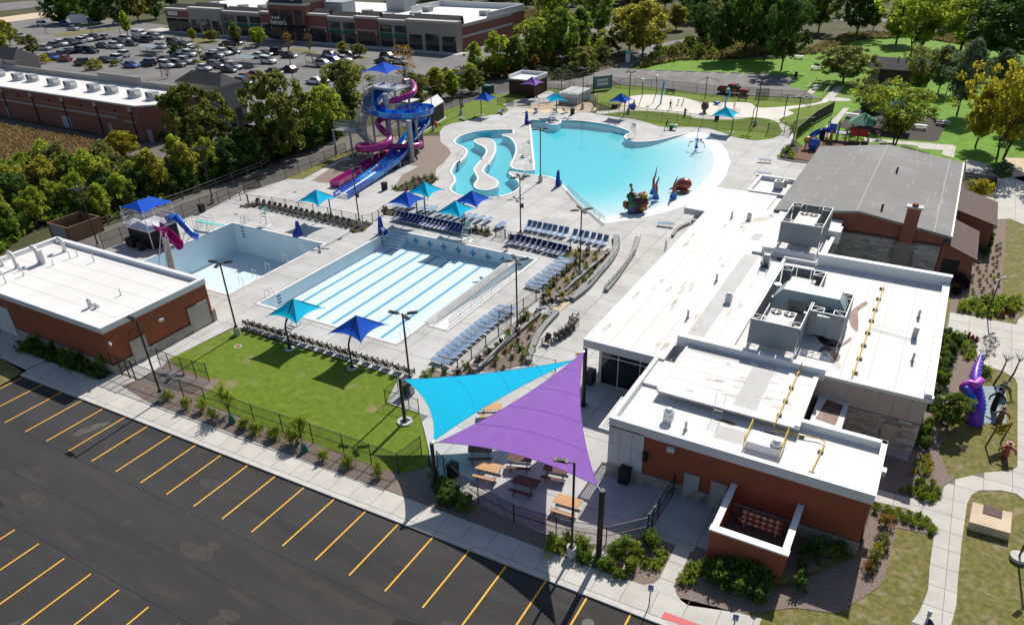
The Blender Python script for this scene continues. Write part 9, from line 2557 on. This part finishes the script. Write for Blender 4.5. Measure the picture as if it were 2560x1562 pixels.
many(['loose','round'],['leaf_dark','leaf_green'],[d1(1560,240),d1(1620,290),d1(1600,350),d1(1680,330),d1(1660,400),d1(1740,400),d1(1760,460),d1(1820,500),d1(1700,450),d1(1840,440),d1(1630,430)],1.0,'dark leafy shrub, %s from the left at the corner of the terrace fence','leafy shrubs at the corner of the terrace fence')
many(['loose'],['leaf_green','leaf_lime'],[d2(500,800),d2(560,830),d2(610,790),d2(710,800),d2(770,830),d2(740,900),d2(800,950),d2(500,860),d2(1030,880),d2(1090,900),d2(1110,850)],1.0,'leafy green shrub, %s from the left around the stout sail post','leafy shrubs around the stout sail post')
many(['round'],['leaf_lime','leaf_green'],[d2(1215,885),d2(1345,810),d2(1180,1010)],1.25,'round trimmed bush, %s from the left in the front bed','round trimmed bushes in the front bed')
many(['round','loose'],['leaf_green'],[d2(890,985),d2(950,1010),d2(1010,1040),d2(1060,1075),d2(1120,1085),d2(990,985)],.75,'green bush, %s from the left along the pavement edge of the front bed','low bushes along the pavement edge')
many('low',['leaf_lime','leaf_green'],[d2(x,y)for x,y in((1395,870),(1450,865),(1475,890),(1425,905),(1390,935),(1455,935),(1290,940),(1320,970),(1375,965),(1437,970),(1365,1000),(1413,1015),(1250,925),(1290,990))],.7,'small green cushion plant, %s from the left in the front bed','small cushion plants in the front bed','cushion_plant','plant')
many('low',['leaf_lime','leaf_green'],[d2(x,y)for x,y in((1720,985),(1780,985),(1690,1010),(1760,1020),(1675,1045),(1735,1060),(1660,1080),(1640,1105),(1690,1105),(1625,1135),(1680,1145),(1735,1135),(1790,1040))],.8,'small green cushion plant, %s from the left right of the entrance walk','small cushion plants right of the entrance walk','cushion_plant','plant')
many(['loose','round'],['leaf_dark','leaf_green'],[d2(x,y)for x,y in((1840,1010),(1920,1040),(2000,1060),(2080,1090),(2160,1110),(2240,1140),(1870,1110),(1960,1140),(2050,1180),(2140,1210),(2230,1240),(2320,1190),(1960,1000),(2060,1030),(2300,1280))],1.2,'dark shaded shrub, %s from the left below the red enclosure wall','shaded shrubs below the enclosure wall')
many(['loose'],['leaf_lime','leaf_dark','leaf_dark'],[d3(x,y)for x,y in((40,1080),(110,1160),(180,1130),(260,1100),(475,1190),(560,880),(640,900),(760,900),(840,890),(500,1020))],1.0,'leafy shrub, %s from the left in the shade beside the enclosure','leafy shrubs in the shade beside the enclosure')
many(['loose'],['leaf_gold','leaf_olive','leaf_orange'],[d3(x,y)for x,y in((1235,620),(1190,770),(1215,830),(1150,900),(1120,960),(1085,1040))],.8,'yellowing shrub, %s from the left in the corner bed','yellowing shrubs in the corner bed')
many('yucca',['leaf_lime'],[d3(x,y)for x,y in((1140,460),(1175,475),(1140,515),(1250,495),(1220,530),(1285,530),(1345,510),(1370,555),(1440,540),(1315,580),(1400,590),(1445,580),(1520,560),(1510,590),(1470,620),(1590,600),(1545,640),(1600,640),(1650,670),(1630,690))],.8,'spiky green clump, %s from the left below the bath house walk','spiky green clumps below the bath house walk','lily_turf','plant')
many('yucca',['leaf_lime','leaf_green'],[d3(x,y)for x,y in((1380,345),(1460,360),(1510,270),(1550,260),(1590,300),(1640,280),(1500,330),(1560,320),(1620,340),(1690,330),(1530,380),(1590,370),(1650,390),(1690,380),(1560,410),(1630,420),(1440,330))],.85,'spiky green clump, %s from the left above the bath house walk','spiky green clumps above the bath house walk','lily_turf','plant')
many('tuft',['leaf_gold','leaf_lime'],[c3(x,y)for x,y in((1545,1350),(1610,1340),(1580,1380),(1500,1400),(1560,1420),(1620,1420),(1520,1460),(1605,1470),(1570,1490),(1470,1480))],1.0,'yellow tuft, %s from the left beside the entry lawn','yellow tufts beside the entry lawn','grass_tuft','plant')
many(['round'],['leaf_dark','leaf_green'],[c3(x,y)for x,y in((1770,275),(1840,320),(1860,360),(1745,350),(1735,420),(1800,430),(1830,450),(1750,480),(1790,520),(1735,545),(1735,640),(1720,700),(1740,600),(1665,820),(1640,910),(1695,1010),(1610,1060),(1580,1140),(1600,1220),(1560,1250))],1.05,'dark round bush, %s from the left along the east wall','dark round bushes along the east wall')
many('low',['leaf_green','leaf_lime'],[c3(x,y)for x,y in((1900,300),(1930,310),(1890,340),(1930,350),(1970,340),(1910,380),(1950,385),(2000,390),(1980,420),(1930,425),(1960,450),(2010,440),(1900,420),(1990,470),(1950,480),(2070,570),(2110,590),(2140,570),(2090,620),(2130,610))],.8,'small green plant, %s from the left in the entry bed','small green plants in the entry bed','cushion_plant','plant')
many('low',['leaf_red'],[c3(1950,285),c3(1985,300),c3(2015,320),b3(2100,485),b3(2130,500),b3(2290,1400),b3(2340,1430),b3(2250,1440)],.9,'small red leaved plant, %s from the left in the right hand beds','red leaved plants in the right hand beds','red_plant','plant')
u,v=U(c3(1775,1080));tree('big0','leaf_green',u,760+770/3.4957,v,85,'young green tree beside the inflatable tentacle','trees of the right hand beds')
u,v=U(c3(2085,520));tree('sparse','leaf_purple',u,760+260/3.4957,v,55,'thin nearly bare purple tree behind the inflatable tentacle','trees of the right hand beds')
u,v=U(b3(2050,395));tree('big1','leaf_gold',u,380+235/3.4957,v,50,'yellow sapling in the sunken lawn beside the gym','trees of the right hand beds')
tree('bush1','leaf_silver',2500,400,436,60,'grey green bush by the steps beyond the gym','trees of the right hand beds')
many(['round'],['leaf_dark'],[b3(x,y)for x,y in((2090,640),(2070,690),(2058,745),(2035,800),(2020,860),(2140,690),(2130,735),(2125,785),(2118,840),(2105,895),(2115,620))],1.1,'dark clipped bush, %s from the left in the two rows beside the gym','dark clipped bushes beside the gym')
many(['loose','round'],['leaf_purple'],[b3(x,y)for x,y in((1930,850),(1900,900),(1940,930),(1890,970),(1920,1010),(1880,1060),(1910,1100),(1870,1150),(1900,1190),(1850,1240))],1.3,'dark purple shrub, %s from the left against the gym porch','dark purple shrubs against the gym porch')
gb=scatter(pxpoly(b3,[(1900,1330),(2100,1275),(2380,1290),(2400,1370),(2250,1420),(2050,1440),(1900,1390)]),.55,60,31)
many('low',['leaf_lime','leaf_green'],gb,1.25,'bright green clump, %s from the left in the mass by the walkway lamp','bright green clumps by the walkway lamp','cushion_plant','plant')
gb=scatter(pxpoly(b3,[(1990,900),(2250,800),(2230,1240),(1990,1250)]),.75,60,32)
many('tuft',['leaf_olive','leaf_gold','leaf_olive','grass_tall'],gb,.75,'small dry tuft, %s from the left in the rows beside the gym','small dry tufts in rows beside the gym','grass_tuft','plant')
def bedfill(nm,sp,n,seed,kinds,leafs,s,fmt,grp,z0=.03):
 me=bpy.data.objects[nm].data
 poly=[(v_.co.x,v_.co.y)for v_ in me.vertices]
 many(kinds,leafs,scatter(poly,sp,n,seed),s,fmt,grp,'cushion_plant','plant',z0,seed)
bedfill('ramp_bed',.95,80,41,['low','tuft','low'],['leaf_olive','leaf_green','leaf_dark','leaf_gold','grass_tall','leaf_purple'],1.05,'small bed plant, %s from the left on the upper planted slope','small plants of the upper planted slope')
bedfill('stair_bed',.95,70,42,['low','low','tuft'],['leaf_dark','leaf_green','leaf_olive','grass_tall','leaf_purple'],1.1,'small bed plant, %s from the left on the lower planted slope','small plants of the lower planted slope')
bedfill('deck_bed',.9,36,43,['low','tuft','tuft'],['leaf_olive','leaf_dark','grass_tall','leaf_green'],.95,'small bed plant, %s from the left behind the lap pool','small plants behind the lap pool')
bedfill('dive_bed',.9,28,44,['tuft','low'],['leaf_olive','grass_tall','leaf_green'],.75,'small bed plant, %s from the left behind the diving pool chairs','small plants behind the diving pool chairs')
bedfill('pole_bed',.9,26,45,['low','tuft'],['leaf_olive','leaf_dark','leaf_green'],.95,'small bed plant, %s from the left below the upper loungers','small plants below the upper loungers')
bedfill('slide_planting_bed',1.0,24,46,['low'],['leaf_green','leaf_olive','leaf_dark'],.95,'small bed plant, %s from the left at the foot of the slides','small plants at the foot of the slides')
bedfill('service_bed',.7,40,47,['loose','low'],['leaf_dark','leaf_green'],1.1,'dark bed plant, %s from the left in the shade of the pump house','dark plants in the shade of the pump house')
bedfill('planter_bed',.7,10,48,['low'],['leaf_green','leaf_lime'],1.2,'small bed plant, %s from the left in the kerbed planter','small plants in the kerbed planter')
for q in list(T.values())+list(G_.values()):wipe(q)
